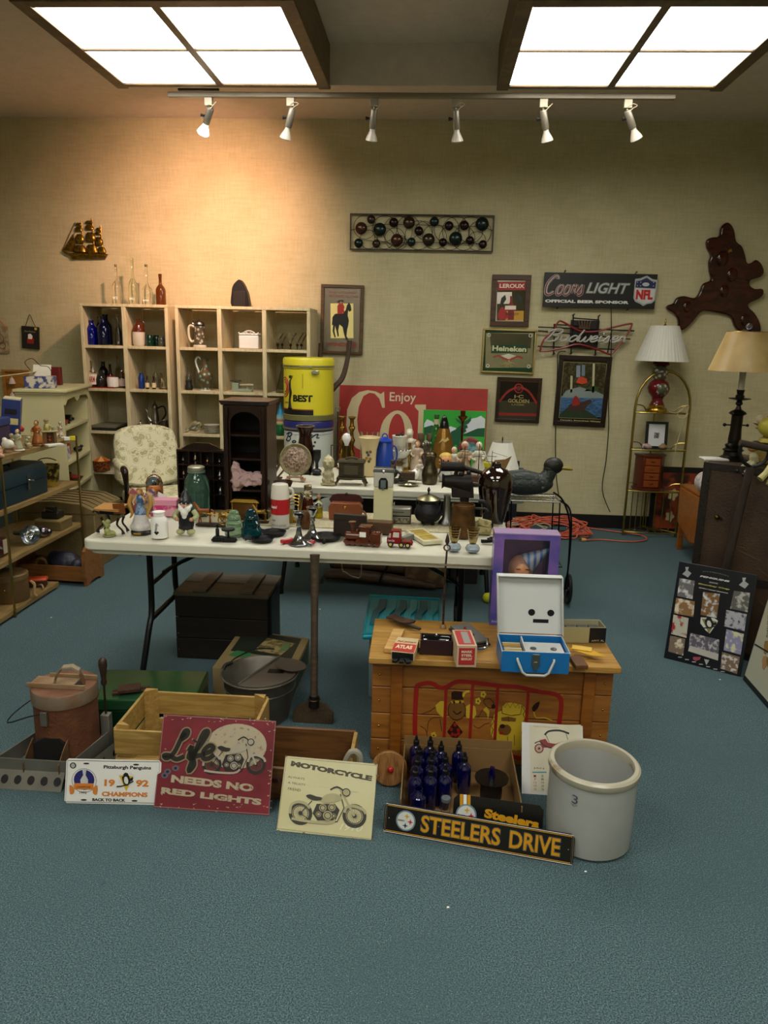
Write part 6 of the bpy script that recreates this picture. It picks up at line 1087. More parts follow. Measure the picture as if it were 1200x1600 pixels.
t=TI('wire_candelabra','thin tall iron wire plant holder beside the red sign','stand',527,728); t.p('pole',IRON,MB().tube([(0,0,0),(0,0,88)],.8,n=6)); t.p('ring',M('#7a7258',.4,.5),MB().ring(0,0,92,3.5,.7,'y')); t.p('crossbar',IRON,MB().tube([(-10,0,36),(8,0,36)],.7).tube([(-10,0,36),(-10,0,0)],.7))
base=None
for px,py,lb in ((534,726,'tall turned brass candlestick left of the white bulb'),(549,728,'turned brass candlestick directly behind the white bulb')):
    if base is None:
        t=TI('candlestick',lb,'candlestick',px,py,group='turned brass candlesticks on the back table'); base=t.o; t.p('shaft',met('#7a5a24',.3),MB().lathe([(8,0),(8.5,3),(4,6),(3,12),(4.5,20),(6,24),(3,30),(3,38),(5.5,45),(3,50),(2.5,58),(5.5,64),(3,68),(3,76),(5.5,79),(5,80)],n=16)); t.p('drip_ring',BRASS,MB().lathe([(6,80.1),(6.5,81),(4,81.5)],n=16))
    else: p,_=tb(px,py); copyt(base,p,label=lb).location.z-=.0
t=TI('bulb_lamp','bare white bulb on a brass and glass lamp base on the back table','lamp',541,735); t.p('base',glass('#9aa890',.1,.6),MB().lathe([(12,0),(12,4),(6,8),(4,16)],n=18)); t.p('socket',met('#5c4a28',.4),MB().lathe([(4.5,16.1),(5,20),(5,38)],n=14)); t.p('bulb',M('#e2e2e2',.3,var=.02),MB().lathe([(3,38.1),(3.5,41),(6.5,47),(6.8,51),(5,55.5),(0,58)],n=18)); t.p('glass_drop',GLS,MB().sph(-8,-3,14,2.6).sph(9,-3,10,3))
t=TI('blue_canister','small black and blue toy cart in front of the red sign','toy',547,727); t.p('body',M('#1c2432',.3),MB().bb(-12,12,-5,5,3,12),bev=.8); t.p('knob',BLK,MB().lathe([(3,0),(3,6),(1,14),(0,18)],-16,0,0,n=10)); t.p('wheel',BLK,MB().lathe([(3,-1),(3,1)],-8,-6,3,n=12,rx=PI/2).lathe([(3,-1),(3,1)],8,-6,3,n=12,rx=PI/2))
# glasses, ivory vase
for px,lb in ((568,'tall clear drinking glass before the red sign, left of two'),(586,'tall clear drinking glass before the red sign, right of two')):
    t=TI('tall_glass',lb,'glass',px,730,group='two tall clear glasses'); t.p('cup',GLS,MB().shell([(5,0),(6,58)],.5,n=16))
t=TI('ivory_vase','flared ivory vase painted with a small blue and gold bouquet','vase',576,744)
t.p('body',M('#cbb98a',.25,var=.06),MB().lathe([(10,0),(10.5,2),(11,30),(12,42),(17,60),(16,61),(11,44),(10,30)],n=24)); 
for i,(a,b,c) in enumerate(((0,34,'#3a4a6c'),(-3,29,'#a07a2c'),(3,28,'#8a6a2c'),(1,24,'#4a4c2c'),(-2,38,'#4a4c2c'),(3,39,'#8a5a3c'))): t.p('flower_print',M(c),MB().lathe([(2.3,0),(2.3,.3)],a,-11.8-(.8 if b>34 else 0),b,n=9,rx=PI/2))
t=TI('enamel_coffee_pot','bright blue enamel coffee pot with its lid and loop handle','coffee pot',600,741)
be=M('#1c3f9c',.25,var=.08); t.p('body',be,MB().lathe([(15,0),(16.5,2),(16,14),(11.5,48),(10.5,50)],n=26)); t.p('lid',be,MB().lathe([(13,50.2),(13.4,52),(9,55),(5,57),(0,58)],n=24)); t.p('lid_loop',be,MB().tube([(-4,0,57),(-3,0,61),(0,0,62.5),(3,0,61),(4,0,57)],1,sm=3)); t.p('foot_rim',WHT,MB().lathe([(17,-.0),(17.2,1.2),(16.4,1.8)],n=24)); t.p('handle',be,MB().tube([(10,5,44),(17,10,40),(19,11,26),(14,8,12)],1.3,sm=4))
mg=M('#d9dcd4',.2,var=.03)
t=TI('milk_glass_compote','white milk glass compote bowl with a ruffled rim','bowl',623,733); t.p('bowl',mg,MB().shell([(4,18),(12,21),(17,28),(17.5,32)],1,n=28)); t.p('stem',mg,MB().lathe([(9,0),(8,3),(3,8),(3,15),(5,17.8)],n=18)); 
for i in range(18): a=2*PI*i/18; t.p('rim_bead',mg,MB().sph(17.6*math.cos(a),17.6*math.sin(a),32.6,1.5,n=7,m=5))
t=TI('white_planter','white relief planter raised behind the compote with dark leaves','planter',623,722,z=TZ); t.p('pot',M('#c9c4b4',.35,var=.15,sc=60,bump=.4),MB().lathe([(6,30),(9,34),(10,44),(11.5,54),(10,54),(8,44)],n=20)); t.p('rim',M('#d2cec0'),MB().ring(0,0,54,11,1,n=20)); t.p('stand',M('#8a7c50',.4),MB().lathe([(9,0),(4,3),(4,26),(7,29.8)],n=14)); t.p('leaves',M('#14140f',.6),MB().sph(-3,0,55,4,sz=.6).sph(4,0,56,3,sz=.6).tube([(0,0,55),(5,0,61)],.8),kind='stuff')
figurine('bust_statue','white classical lady bust on a brass pedestal among the back table pieces',tb(638,736)[0]+Vector((0,.04,0)),66*kk(tb(638,736)[0]),'#cfc8b4','#cfc8b4','#bdb6a0',base='#a08a44')
t=TI('brass_scale','small brass balance scale in front of the white bust','scale',639,734); t.p('pillar',BRASS,MB().lathe([(12,0),(12,3),(3,6),(2,20),(3,24),(1.5,30),(2.5,44)],n=14)); t.p('beam',BRASS,MB().tube([(-14,0,24),(14,0,24)],.9)); t.p('pan',BRASS,MB().lathe([(2,0),(8,3)],-13,-3,10,n=14).lathe([(2,0),(8,3)],13,-3,10,n=14)); t.p('chain',BRASS,MB().tube([(-14,0,24),(-13,-3,13)],.4,n=4).tube([(14,0,24),(13,-3,13)],.4,n=4))
t=TI('pewter_group','dark pewter figure seated on a tangled cart base, front of the back table','figurine',622,755)
pw=M('#3a352a',.4,.5,var=.4,bump=.3); b=MB().bb(-15,15,-6,6,0,6); b.sph(-8,0,14,7).sph(-9,0,24,5.5).sph(-9,-1,33,4).sph(6,0,8,6).tube([(-4,-3,20),(4,-4,14)],2.2)
t.p('figure',pw,b,vox=1); t.p('rail',pw,MB().tube([(-18,-7,3),(-6,-9,7),(6,-9,2),(18,-7,7)],1,sm=4)); t.p('cart',wood('#4a3824','#2c2014'),MB().bb(4,26,-5,7,5,17),bev=.6)
t=TI('silver_dish','shallow oval silver dish with a raised centre at the edge of the back table','dish',638,759); t.p('dish',met('#a39f84',.3),MB().lathe([(8,0),(17,1.8),(17.5,2.6),(15,2),(8,1),(5,3.5),(0,4.5)],n=28,sy=.75))
t=TI('pewter_jug','bulbous antique pewter jug with a hinged lid','jug',671,756); jm=met('#5c5340',.38,c2='#4a4434',sc=30)
t.p('body',jm,MB().lathe([(11,0),(12,2),(13,12),(12,20),(8.5,28),(7.5,36),(10,44),(9.5,44.6)],n=24)); t.p('lid',jm,MB().lathe([(9.6,44.8),(9,47),(5,50),(2,51),(1,55),(0,56)],n=20)); t.p('handle',jm,MB().tube([(9,0,42),(17,0,38),(16,0,20),(11,0,12)],1.2,sm=4)); t.p('spout',jm,MB().tube([(-8,0,40),(-13,0,44)],[2.5,1.2],n=8)); t.p('side_knob',jm,MB().sph(14,0,34,1.5))
t=TI('ornate_frame','ornate silver scrolled double frame behind the pewter jug','frame',668,738); t.p('panel',M('#6a645a',.25,.5,var=.3,sc=50),MB().prism([(-14,4),(14,4),(15,26),(9,42),(-9,42),(-15,26)],-1,1)); sv=met('#a8a498',.3)
for s in (-1,1): t.p('scroll',sv,MB().tube([(s*16,-1,0),(s*12,-1,10),(s*18,-1,24),(s*12,-1,40),(s*4,-1,48),(0,-1,44)],1.5,sm=4))
for i in range(5): t.p('rosette',sv,MB().sph(-8+4*i,-2,43+(2 if i in (1,2,3) else 0),2.4,n=8,m=5))
figurine('lady_figurine','white and brown dressed lady figurine left of the ornate frame',tb(651,738)[0],50*kk(tb(651,738)[0]),'#b5a088','#c49a78','#8a5a34',base='#c8c0ac')
figurine('lady_figurine','small white robed figurine at the foot of the ornate frame',tb(655,750)[0],32*kk(tb(655,750)[0]),'#d0cabb','#c4a488','#b8b0a0')
one('white_egg','small white egg shaped ornament left of the white robed figurine','ornament',tb(649,750)[0],WHT,MB().sph(0,0,.036,.03,sz=1.2,n=14),)
# bottles
t=TI('green_bottle','tall green glass bottle with a cream neck label before the moose picture','bottle',679,733); t.p('body',glass('#3f8a3c',.06,.7),MB().lathe([(9.5,0),(10,2),(10,50),(7,62),(4,72),(3.6,84)],n=22)); t.p('neck_label',M('#b8b48c',.4),MB().lathe([(4.3,74),(4.1,82)],n=20)); t.p('cap',M('#2c5a2c',.4),MB().lathe([(4.2,84.2),(4.2,89)],n=16))
for px,lb in ((656,'brown wooden pepper mill left of the green bottle'),(670,'brown wooden pepper mill touching the green bottle')):
    t=TI('pepper_mill',lb,'pepper mill',px,725,group='two brown pepper mills'); t.p('body',wood('#4c3a24','#33261a'),MB().lathe([(7,0),(7.5,10),(4.5,28),(6,44),(5,48)],n=16)); t.p('cap',wood('#5c4630','#33261a'),MB().lathe([(5.8,48.2),(6,57),(5,59)],n=16))
t=TI('artillery_shell','large gold shell casing decanter with a pointed black tip','decanter',691,740); t.p('casing',M('#8a6428',.3,.6,var=.25),MB().lathe([(17,0),(17.5,30),(15,44),(11,60),(8,70)],n=26)); t.p('tip',M('#0e0c0c',.15),MB().lathe([(7.6,70.1),(7,76),(4,86),(1,90),(0,90.5)],n=20)); t.p('emblem_print',M('#c8b070'),MB().prism([(-8,48),(-2,56),(2,54),(6,58),(8,54),(2,50),(-2,52)],-14.5,-13.0)); t.p('decal',M('#b09858'),MB().bb(-4,4,-16,-15.2,34,40)) if False else None
t=TI('baby_doll','rubber baby doll with a cream cap in a pale blouse','doll',695,752); sk=M('#c48a58',.4,var=.08)
t.p('body',M('#b5b4aa',.6,var=.15),MB().lathe([(10,0),(11,8),(8,18),(4,23)],n=16).tube([(-8,-2,18),(-13,-5,10)],3.4).tube([(8,-2,18),(13,-5,10)],3.4),vox=1); t.p('head',sk,MB().sph(0,-1,32,10,sx=1.05,n=18,m=12).sph(-8,-3,29,3.6).sph(8,-3,29,3.6)); t.p('cap',M('#c8a850',.5),MB().sph(0,2,37,10.3,sz=.7,n=18,rx=-.3)); t.p('hand',sk,MB().sph(-14,-6,8,3).sph(14,-6,8,3))
for s in (-1,1): t.p('eye',M('#16202c'),MB().sph(s*3.6,-10,33,1.5,n=8,m=6))
t.p('mouth',M('#a03a2c'),MB().sph(0,-10.8,28,1.2,sx=1.6,sz=.5,n=8,m=5))
t=TI('birdhouse','small birdhouse with a dusty red curved roof and a painted blue front','birdhouse',732,740); t.p('post',M('#5c5a44',.5),MB().cyl(0,0,0,30,3,n=10)); t.p('house',M('#4a7474',.5,c2='#7aa0a8',kind='speck',sc=30),MB().prism([(-12,30),(14,30),(14,42),(9,50),(-4,51),(-12,44)],-9,9),bev=.5)
t.p('roof',M('#7a2c2c',.6),MB().tube([(-17,0,38),(-12,0,47),(-2,0,54),(8,0,52),(15,0,45),(18,0,38)],2.2,n=6,sm=3)); t.p('roof_panel',M('#7a3030',.6,bump=.2),MB().prism([(-18,37),(-12,48),(-2,55),(8,53),(15,46),(19,37),(16,37),(12,44),(6,49),(-2,51),(-10,45),(-15,37)],-10,12))
t=TI('brass_candlestick','tall dark copper candlestick with a wide cup before the moose picture','candlestick',719,738); t.p('stem',met('#5c3418',.35),MB().lathe([(7,0),(7,2),(2,6),(1.3,14),(2.4,20),(1.3,26),(2,36),(1.2,42),(2,52),(1.3,60),(2.4,66),(1.4,72),(2,80)],n=14)); t.p('cup',met('#7a4a20',.3),MB().shell([(2.5,80.1),(7,86),(7.5,88)],.8,n=18)); t.p('candle_holder',met('#6a4420',.3),MB().shell([(3.5,86.5),(4,96)],.7,n=14))
figurine('robed_figurine','standing figurine of a robed elder in cream drapery, by the ship model',tb(724,751)[0],62*kk(tb(724,751)[0]),'#b09a7c','#b07a5c','#c8bca4',base='#5a3c20')
figurine('peasant_figurine','white drapery dancing figurine leaning left of the robed elder',tb(708,746)[0],48*kk(tb(708,746)[0]),'#cfcbbc','#c09a7c','#c8bca4')
figurine('madonna_figurine','white robed madonna figurine right of the robed elder',tb(746,748)[0],58*kk(tb(746,748)[0]),'#c9c6b4','#bfa88c','#c4c0b0',base='#8a8a78')
# ship model
t=TI('ship_model','brown wooden model sailing ship with dark masts on a red stand','ship model',742,760,rz=-.15,z=TZ); hm=wood('#4a2c14','#2c180a',.4,sc=40)
t.p('stand',M('#7c2418',.4),MB().bb(-30,34,-6,6,0,4),bev=.5); t.p('hull',hm,MB().prism([(-34,14),(-24,6),(20,6),(34,12),(38,22),(30,18),(-20,15)],-5,5),bev=1)
for x,h in ((-18,62),(4,66),(24,56)): t.p('mast',hm,MB().tube([(x,0,14),(x,0,h)],[1,.5],n=6)); t.p('yard',hm,MB().tube([(x-9,0,h*.7),(x+9,0,h*.7)],.5,n=5).tube([(x-7,0,h*.85),(x+7,0,h*.85)],.5,n=5))
t.p('sail',M('#7a5c2c',.6),MB().prism([(26,18),(42,20),(54,50),(44,44),(28,42)],-.5,.5)); t.p('sail',M('#7a5c2c',.6),MB().prism([(-30,20),(-20,20),(-19,44)],-.5,.5)); t.p('rigging',IRON,MB().tube([(-34,0,16),(-18,0,60)],.3,n=4).tube([(24,0,54),(48,0,48)],.3,n=4).tube([(4,0,64),(24,0,30)],.3,n=4))
t=TI('yellow_cup','bright yellow plastic cup behind the ship model','cup',762,744,z=TZ); t.p('cup',M('#c8c418',.4),MB().shell([(8,0),(10,20),(10.5,21)],.8,n=18)); t.p('band',M('#4a6a2c',.5),MB().lathe([(10,11),(10.2,14)],n=18))
t=TI('white_bowl','small white bowl with crossed iron tongs beside the baby doll','bowl',675,742); t.p('bowl',WHT,MB().shell([(5,0),(10,8)],.8,n=18)); t.p('tongs',IRON,MB().tube([(4,-6,4),(28,-12,0)],.9).tube([(10,-4,10),(22,-14,1)],.9))
# ================= UNDER BACK TABLE =================
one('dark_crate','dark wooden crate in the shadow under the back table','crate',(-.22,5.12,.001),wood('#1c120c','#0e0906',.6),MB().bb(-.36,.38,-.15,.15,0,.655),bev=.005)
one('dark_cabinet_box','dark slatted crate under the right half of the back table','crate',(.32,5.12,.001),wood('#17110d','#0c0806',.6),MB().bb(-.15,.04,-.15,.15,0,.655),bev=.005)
# skis / bench under
t=T('wooden_yoke','long curved wooden beam with an iron clasp lying under the tables','beam',at(590,908,z=.03)+Vector((0,-.04,.0)),rz=-.12); o_=wo
t.p('beam',o_,MB().tube([(-.36,0,.03),(-.2,.0,.045),(.1,.0,.035),(.4,0,.01)],[.032,.04,.036,.02],n=10,sm=3)); t.p('rear_beam',o_,MB().tube([(-.36,.13,.08),(.0,.14,.09),(.4,.16,.06)],[.04,.05,.04],n=10)); t.p('iron_clasp',IRON,MB().tube([(.02,-.045,.0),(.04,-.05,.08),(.06,.0,.10),(.06,.1,.13)],.008,n=6)); t.p('iron_leg',IRON,MB().tube([(-.35,0,.05),(-.38,-.03,.0),(-.38,-.04,-.025)],.01,n=6))
t=T('woven_hamper','brown and tan chequered woven basket behind the beam','basket',at(664,895,z=.12)+Vector((0,.12,-.118)),rz=.05); t.p('body',M('#6a5434',.7,c2='#4a3420',kind='voronoi',sc=14),MB().bb(-.14,.14,-.1,.1,0,.17),bev=.01); t.p('rim',wood('#4a3420','#2a1c10'),MB().bb(-.145,.145,-.105,.105,.171,.19),bev=.004)
# cords hanging under front table
p=at(540,880,y=3.8); one('hanging_cord','thin pale cord looping down below the table edge','cord',p,M('#a89c7c'),MB().tube([(-.03,0,.674-p.z),(-.02,0,-.02),(0,-.0,-.05),(.05,0,-.075),(.085,0,-.05),(.075,0,.674-p.z)],.0035,n=5,sm=4))
# ================= DUCK AND WIRE CART =================
wm=M('#101113',.4,.6)
t=T('wire_cart','folding black wire shopping cart with spoked wheels, beside the back table','cart',(.715,4.45,0))
def wl(x0,x1,y0,y1,z,n,m,r=.0028):
    b=MB().tube([(x0,y0,z),(x1,y0,z),(x1,y1,z),(x0,y1,z)],r*1.6,n=5,closed=True)
    for i in range(1,n): b.tube([(x0+(x1-x0)*i/n,y0,z),(x0+(x1-x0)*i/n,y1,z)],r,n=4)
    for i in range(1,m): b.tube([(x0,y0+(y1-y0)*i/m,z),(x1,y0+(y1-y0)*i/m,z)],r,n=4)
    return b
t.p('top_rack',M('#8c8a7c',.35,.7),wl(-.23,.05,-.17,.07,.75,9,4)); t.p('middle_rack',wm,wl(-.2,.09,-.17,.07,.36,7,4)); t.p('lower_rack',wm,wl(-.16,.12,-.17,.07,.14,6,4))
for x,y in ((-.23,-.17),(.05,-.17),(.05,.07),(-.23,.07)): t.p('upright',wm,MB().tube([(x,y,.75),(x+.01,y,.36),(x+.05,y,.09)],.0045,n=6))
t.p('handle',wm,MB().tube([(.05,-.17,.76),(.12,-.1,.7),(.17,.05,.55),(.19,.14,.3),(.19,.2,.10)],.006,n=6,sm=4).tube([(.05,.07,.76),(.12,.12,.7),(.18,.16,.55),(.2,.2,.3),(.2,.21,.10)],.006,n=6,sm=4)); t.p('axle',wm,MB().tube([(-.14,.215,.1),(.215,.215,.1)],.006,n=6).tube([(.05,.07,.09),(.05,.215,.1)],.005,n=6))
for x in (-.14,.215):
    wv=MB()
    for i in range(6): a=PI*i/3; wv.tube([(x,.215,.1),(x,.215+.085*math.cos(a),.1+.085*math.sin(a))],.005,n=5)
    t.p('wheel',M('#17181b',.4),MB().ring(x,.215,.1,.088,.012,'x',n=32,m=8)); t.p('spokes',wm,wv); t.p('hub',CHROME,MB().lathe([(.018,-.012),(.018,.012)],x,.215,.1,n=14,ry=PI/2))
t=T('duck_decoy','black duck decoy with a yellow bill resting on the wire cart','decoy',(.585,4.38,.758),k=kk((.6,4.4,.75))*1.1)
dk_=M('#2c3433',.45,var=.5,sc=50,bump=.7,bsc=60)
b=MB().lathe([(0,-52),(8,-46),(17,-30),(20,-10),(19,10),(14,26),(6,34),(0,36)],0,0,19,n=22,ry=PI/2,sx=.85).tube([(-44,0,22),(-56,0,26),(-62,0,28)],[8,5,2],n=10).tube([(22,0,24),(28,0,32),(30,0,40)],[12,10,9],n=14,sm=3)
for v in b.v: v.z=max(v.z,.6)
t.p('body',dk_,b,vox=1.4,sm=3); t.p('head',M('#14130f',.5),MB().sph(34,0,45,12,sy=.8,sx=1.15,n=20,m=12).sph(29,0,40,9)); t.p('bill',M('#8a7a2c',.4),MB().lathe([(5,0),(4.5,6),(4,14),(2,18)],43,0,43,n=14,ry=PI/2+.12,sx=.6))
for s in (-1,1): t.p('eye',BLK,MB().sph(38,s*8,48,1.4,n=8)); t.p('wing',M('#39423f',.5,var=.5,sc=60,bump=.8),MB().lathe([(0,-30),(10,-20),(13,0),(9,18),(0,26)],-6,s*12,24,n=14,ry=PI/2,sy=.45))
fl=MB()
for i in range(40): fl.sph(-28+ (i%10)*5.2+random.uniform(-1,1),-16.6+abs(i%4-1.5),16+ (i//10)*4,2.2,n=6,m=4,sy=.3,rx=.2)
t.p('feathers',M('#5c6460',.5),fl,kind='stuff')
# ================= EXTENSION CORD PILE =================
random.seed(11)
cr=M('#c05a40',.5,var=.1)
o=at(866,836,z=0); 
def coil(lab,mat,n,rx,ry,cx,cy,r,name,tail=None):
    pts=[]
    for i in range(n*9):
        a=2*PI*i/9+random.uniform(-.35,.35); q=random.uniform(.45,1.05); yy=ry*q*math.sin(a); pts.append((cx+rx*q*math.cos(a),cy+yy,.012+random.uniform(0,.05)+max(0,yy+ry*.3)*.55))
    if tail: pts+=tail
    return one(name,lab,'cord',(o.x,o.y,0),mat,MB().tube(pts,r,n=6,sm=4))
tl=[(p.x-o.x,p.y-o.y,.01) for p in (at(890,824,z=0),at(960,832,z=0),at(1000,838,z=0),at(1010,845,z=0),at(985,848,z=0),at(940,845,z=0),at(912,846,z=0))]
coil('orange extension cord tangled in a pile by the wall, its end trailing right',cr,12,.36,.14,-.05,-.02,.0062,'extension_cord',tl)
coil('thin white cord tangled in the orange cord pile',M('#a8a290',.5),3,.26,.1,-.26,-.04,.005,'extension_cord')
e=at(910,846,z=0); t=T('cord_plug','clear orange ended plug of the extension cord on the carpet','plug',(e.x,e.y,.001)); t.p('plug',M('#c89a6a',.3),MB().tube([(.03,0,.014),(-.01,0,.014)],[.012,.02],n=10)); t.p('prong',BRASS,MB().bb(-.03,-.0105,-.008,-.005,.008,.02).bb(-.03,-.0105,.005,.008,.008,.02))
t=T('outlet_box','cream power outlet strip box at the end of the cord pile against the wall','outlet',(at(815,812,y=6.6).x,6.62,.0)); t.p('box',M('#a89a78',.5),MB().bb(-.08,.08,-.03,.03,.001,.1),bev=.003); t.p('plug',BLK,MB().bb(-.05,-.02,-.05,-.031,.03,.06).bb(.02,.05,-.05,-.031,.03,.06))
# ================= BRASS ETAGERE =================
gb_=met('#a3914e',.28)
EX0,EX1,EY=1.745,2.205,6.55; cxm=(EX0+EX1)/2; ew=(EX1-EX0)/2
t=T('etagere','brass corner shelf stand with an arched top and glass shelves by the back wall','shelf stand',(cxm,EY,0))
arch=[(-ew,0,0),(-ew,0,1.14)]+[(-ew*math.cos(PI*i/12),0,1.14+.31*math.sin(PI*i/12)) for i in range(1,12)]+[(ew,0,1.14),(ew,0,0)]
t.p('arch_frame',gb_,MB().tube(arch,.011,n=10)); t.p('rear_post',gb_,MB().tube([(0,.21,0),(0,.21,1.1)],.009,n=8))
for z in (.04,.41,.775,1.095):
    t.p('shelf_rim',gb_,MB().tube([(-ew,0,z)]+[(-ew*math.cos(PI*i/10),-.05*math.sin(PI*i/10),z) for i in range(1,10)]+[(ew,0,z)],.007,n=8).tube([(-ew,0,z),(0,.21,z)],.006,n=8).tube([(ew,0,z),(0,.21,z)],.006,n=8))
    if z>.1: t.p('glass_shelf',glass('#dfe8d8',.02,.95),MB().prism([(-ew+.015,.005)]+[(-(ew-.02)*math.cos(PI*i/10),-.042*math.sin(PI*i/10)) for i in range(1,10)]+[(ew-.015,.005),(0,.195)],z-.003,z+.003,'xy'))
for z in (.36,.72,1.04):
    for s in (-1,1): t.p('corner_scroll',gb_,MB().tube([(s*ew,0,z+.12),(s*(ew-.07),0.02,z+.11),(s*(ew-.11),.04,z+.06)],.005,n=6,sm=3))
for i in range(7): x=-ew+.06+i*(2*ew-.12)/6; t.p('spindle',gb_,MB().tube([(x,-.02+.16*(1-abs(x)/ew),.045),(x,-.02+.16*(1-abs(x)/ew),.405)],.0045,n=6))
for i in range(4): t.p('base_bar',gb_,MB().tube([(-ew+.05+.06*i,.01,.042),(0,.2-.04*i,.042)],.004,n=5).tube([(ew-.05-.06*i,.01,.042),(0,.2-.04*i,.042)],.004,n=5))
kE=kk((cxm,EY,1.1)); xl=xat(1027,EY,1.1)
t=T('table_lamp','ruby and cream painted ceramic lamp with a white pleated shade on the brass stand','lamp',(xl,EY+.035,1.1),k=kE); ru=M('#5c1418',.15,var=.2)
t.p('foot',BRASS,MB().lathe([(15.5,0),(16,3),(15,6),(12,8),(12,11)],n=26)); t.p('neck_foot',ru,MB().lathe([(11,11.1),(8,18),(9,22)],n=22)); pf=M('#b5a890',.2,c2='#4a4a38',kind='voronoi',sc=26,th=.3)
t.p('lower_bowl',ru,MB().lathe([(9,22.1),(15,30),(17,37),(14,45),(8,50)],n=26)); t.p('lower_medallion',pf,MB().lathe([(0,0),(6,-.8),(10,-3),(11,-4.5)],1,-17.6,36,n=20,rx=-PI/2).mv() if False else MB().sph(1,-6,36,12,sy=1.0,n=18)); t.p('upper_bowl',pf,MB().lathe([(8,50.1),(12,56),(12.5,62),(9,70)],n=24)); t.p('collar',ru,MB().lathe([(9,70.1),(13,73),(11,78)],n=22)); t.p('stem',BRASS,MB().cyl(0,0,78.1,124,1.4,n=8))
shade(t,40,21,78,131,shm,n=44); t.p('finial',BRASS,MB().lathe([(1.5,124.2),(2.5,132),(.8,134),(1.4,139),(0,142)],n=10)); t.p('harp',BRASS,MB().tube([(-9,0,76),(-13,0,95),(0,0,124)],.6,n=5,sm=3).tube([(9,0,76),(13,0,95),(0,0,124)],.6,n=5,sm=3))
one('lamp_cord','pale looped lamp cord hanging from the top shelf of the brass stand','cord',(xl,EY-.055,1.11),M('#b8ad80',.5),MB().tube([(.09,.03,.0),(.14,0,-.01),(.2,-.01,.02),(.235,-.01,-.01),(.2,-.01,-.05),(.15,0,-.03),(.2,0,.04),(.24,0,.05),(.22,0,-.05),(.19,.0,-.2),(.17,.0,-.32),(.19,.0,-.4)],.004,n=5,sm=4))
t=T('photo_frame','dark picture frame with a white mat and tiny photo on the brass stand','picture frame',(xat(1025,EY+.06,.85),EY+.045,.779),rx=-.1); t.p('frame',BLK,MB().bb(-.095,.095,0,.012,0,.022).bb(-.095,.095,0,.012,.213,.235).bb(-.095,-.07,0,.012,.0225,.2125).bb(.07,.095,0,.012,.0225,.2125)); t.p('mat',M('#c9ccd0'),MB().bb(-.0695,.0695,.003,.009,.0225,.2125)); t.p('photo',M('#2c2c2c',.4,kind='speck',c2='#8a8a88',sc=60),MB().bb(-.02,.022,.0015,.0028,.09,.14))
t=T('conch_shell','pink lipped conch shell lying in front of the dark frame','shell',(xat(1010,EY-.01,.79),EY+.0,.779)); t.p('shell',M('#b09490',.35,var=.2),MB().lathe([(0,-.05),(.012,-.035),(.024,-.005),(.02,.02),(.01,.035),(0,.045)],0.01,0,.025,n=16,ry=1.9)); t.p('lip',M('#c8a0a0',.3),MB().ring(-.03,-.01,.027,.014,.006,'x',n=14))
t=T('small_shell','tan and brown ribbed seashell right of the conch','shell',(xat(1036,EY-.01,.79),EY+.0,.779)); t.p('shell',M('#8a7250',.4,var=.4,sc=40,bump=.4),MB().sph(0,0,.022,.03,sx=1.3,sz=.7,n=14).sph(0,0,.04,.018),vox=.004)
t=T('jewelry_box','small wooden hexagonal jewelry chest with four drawers on the lower glass shelf','jewelry box',(xat(1016,EY,.5),EY+.06,.414),k=kE)
jw=wood('#5c2410','#3c140a',.3,sc=20); t.p('body',jw,MB().prism([(-14,-14),(14,-14),(22,-2),(22,8),(-22,8),(-22,-2)],4,54,'xy'),bev=.4); t.p('top',jw,MB().prism([(-15,-15.5),(15,-15.5),(24,-2),(24,9),(-24,9),(-24,-2)],54.2,57,'xy'),bev=.5); t.p('base',jw,MB().prism([(-15,-15.5),(15,-15.5),(24,-2),(24,9),(-24,9),(-24,-2)],0,3.8,'xy'),bev=.5)
for i in range(4):
    d_=t.p('drawer',wood('#8a4418','#6c3010',.35,sc=20),MB().bb(-11.5,11.5,-15.6,-14.1,6+11.7*i,16.3+11.7*i),bev=.4); t.p('drawer_pull',BRASSD,MB().tube([(-3,-16,12.5+11.7*i),(0,-16.6,11+11.7*i),(3,-16,12.5+11.7*i)],.55,n=5,sm=3),parent=d_)
# framed painting behind
t=T('framed_painting','dark framed orange floral painting leaning on the wall behind the brass stand','painting',(2.25,6.70,.001),rx=-.06); a=.24
t.p('canvas',M('#8a3418',.5,c2='#3a1c10',kind='speck',sc=7,th=.5),MB().bb(-a+.04,a-.04,.004,.012,.04,.55)); t.p('frame_rail',M('#0f0b09',.4),MB().bb(-a,a,0,.025,.551,.60)); t.p('frame_rail',M('#0f0b09',.4),MB().bb(-a,a,0,.025,0,.039)); t.p('frame_stile',M('#0f0b09',.4),MB().bb(-a,-a+.039,0,.025,.0395,.5505)); t.p('frame_stile',M('#0f0b09',.4),MB().bb(a-.039,a,0,.025,.0395,.5505))
for (x,z,r,c) in ((-.05,.35,.05,'#b8a878'),(.04,.22,.06,'#a83c28'),(.08,.42,.05,'#b05a2c'),(-.06,.15,.045,'#c8b48c'),(.05,.33,.03,'#c8c0b0')):
    t.p('flower_print',M(c,.5),MB().prism([(x+r*(1+.2*math.cos(5*q))*math.cos(q)*.8,z+r*(1+.2*math.cos(5*q))*math.sin(q)) for q in [2*PI*i/20 for i in range(20)]],.002,.004))
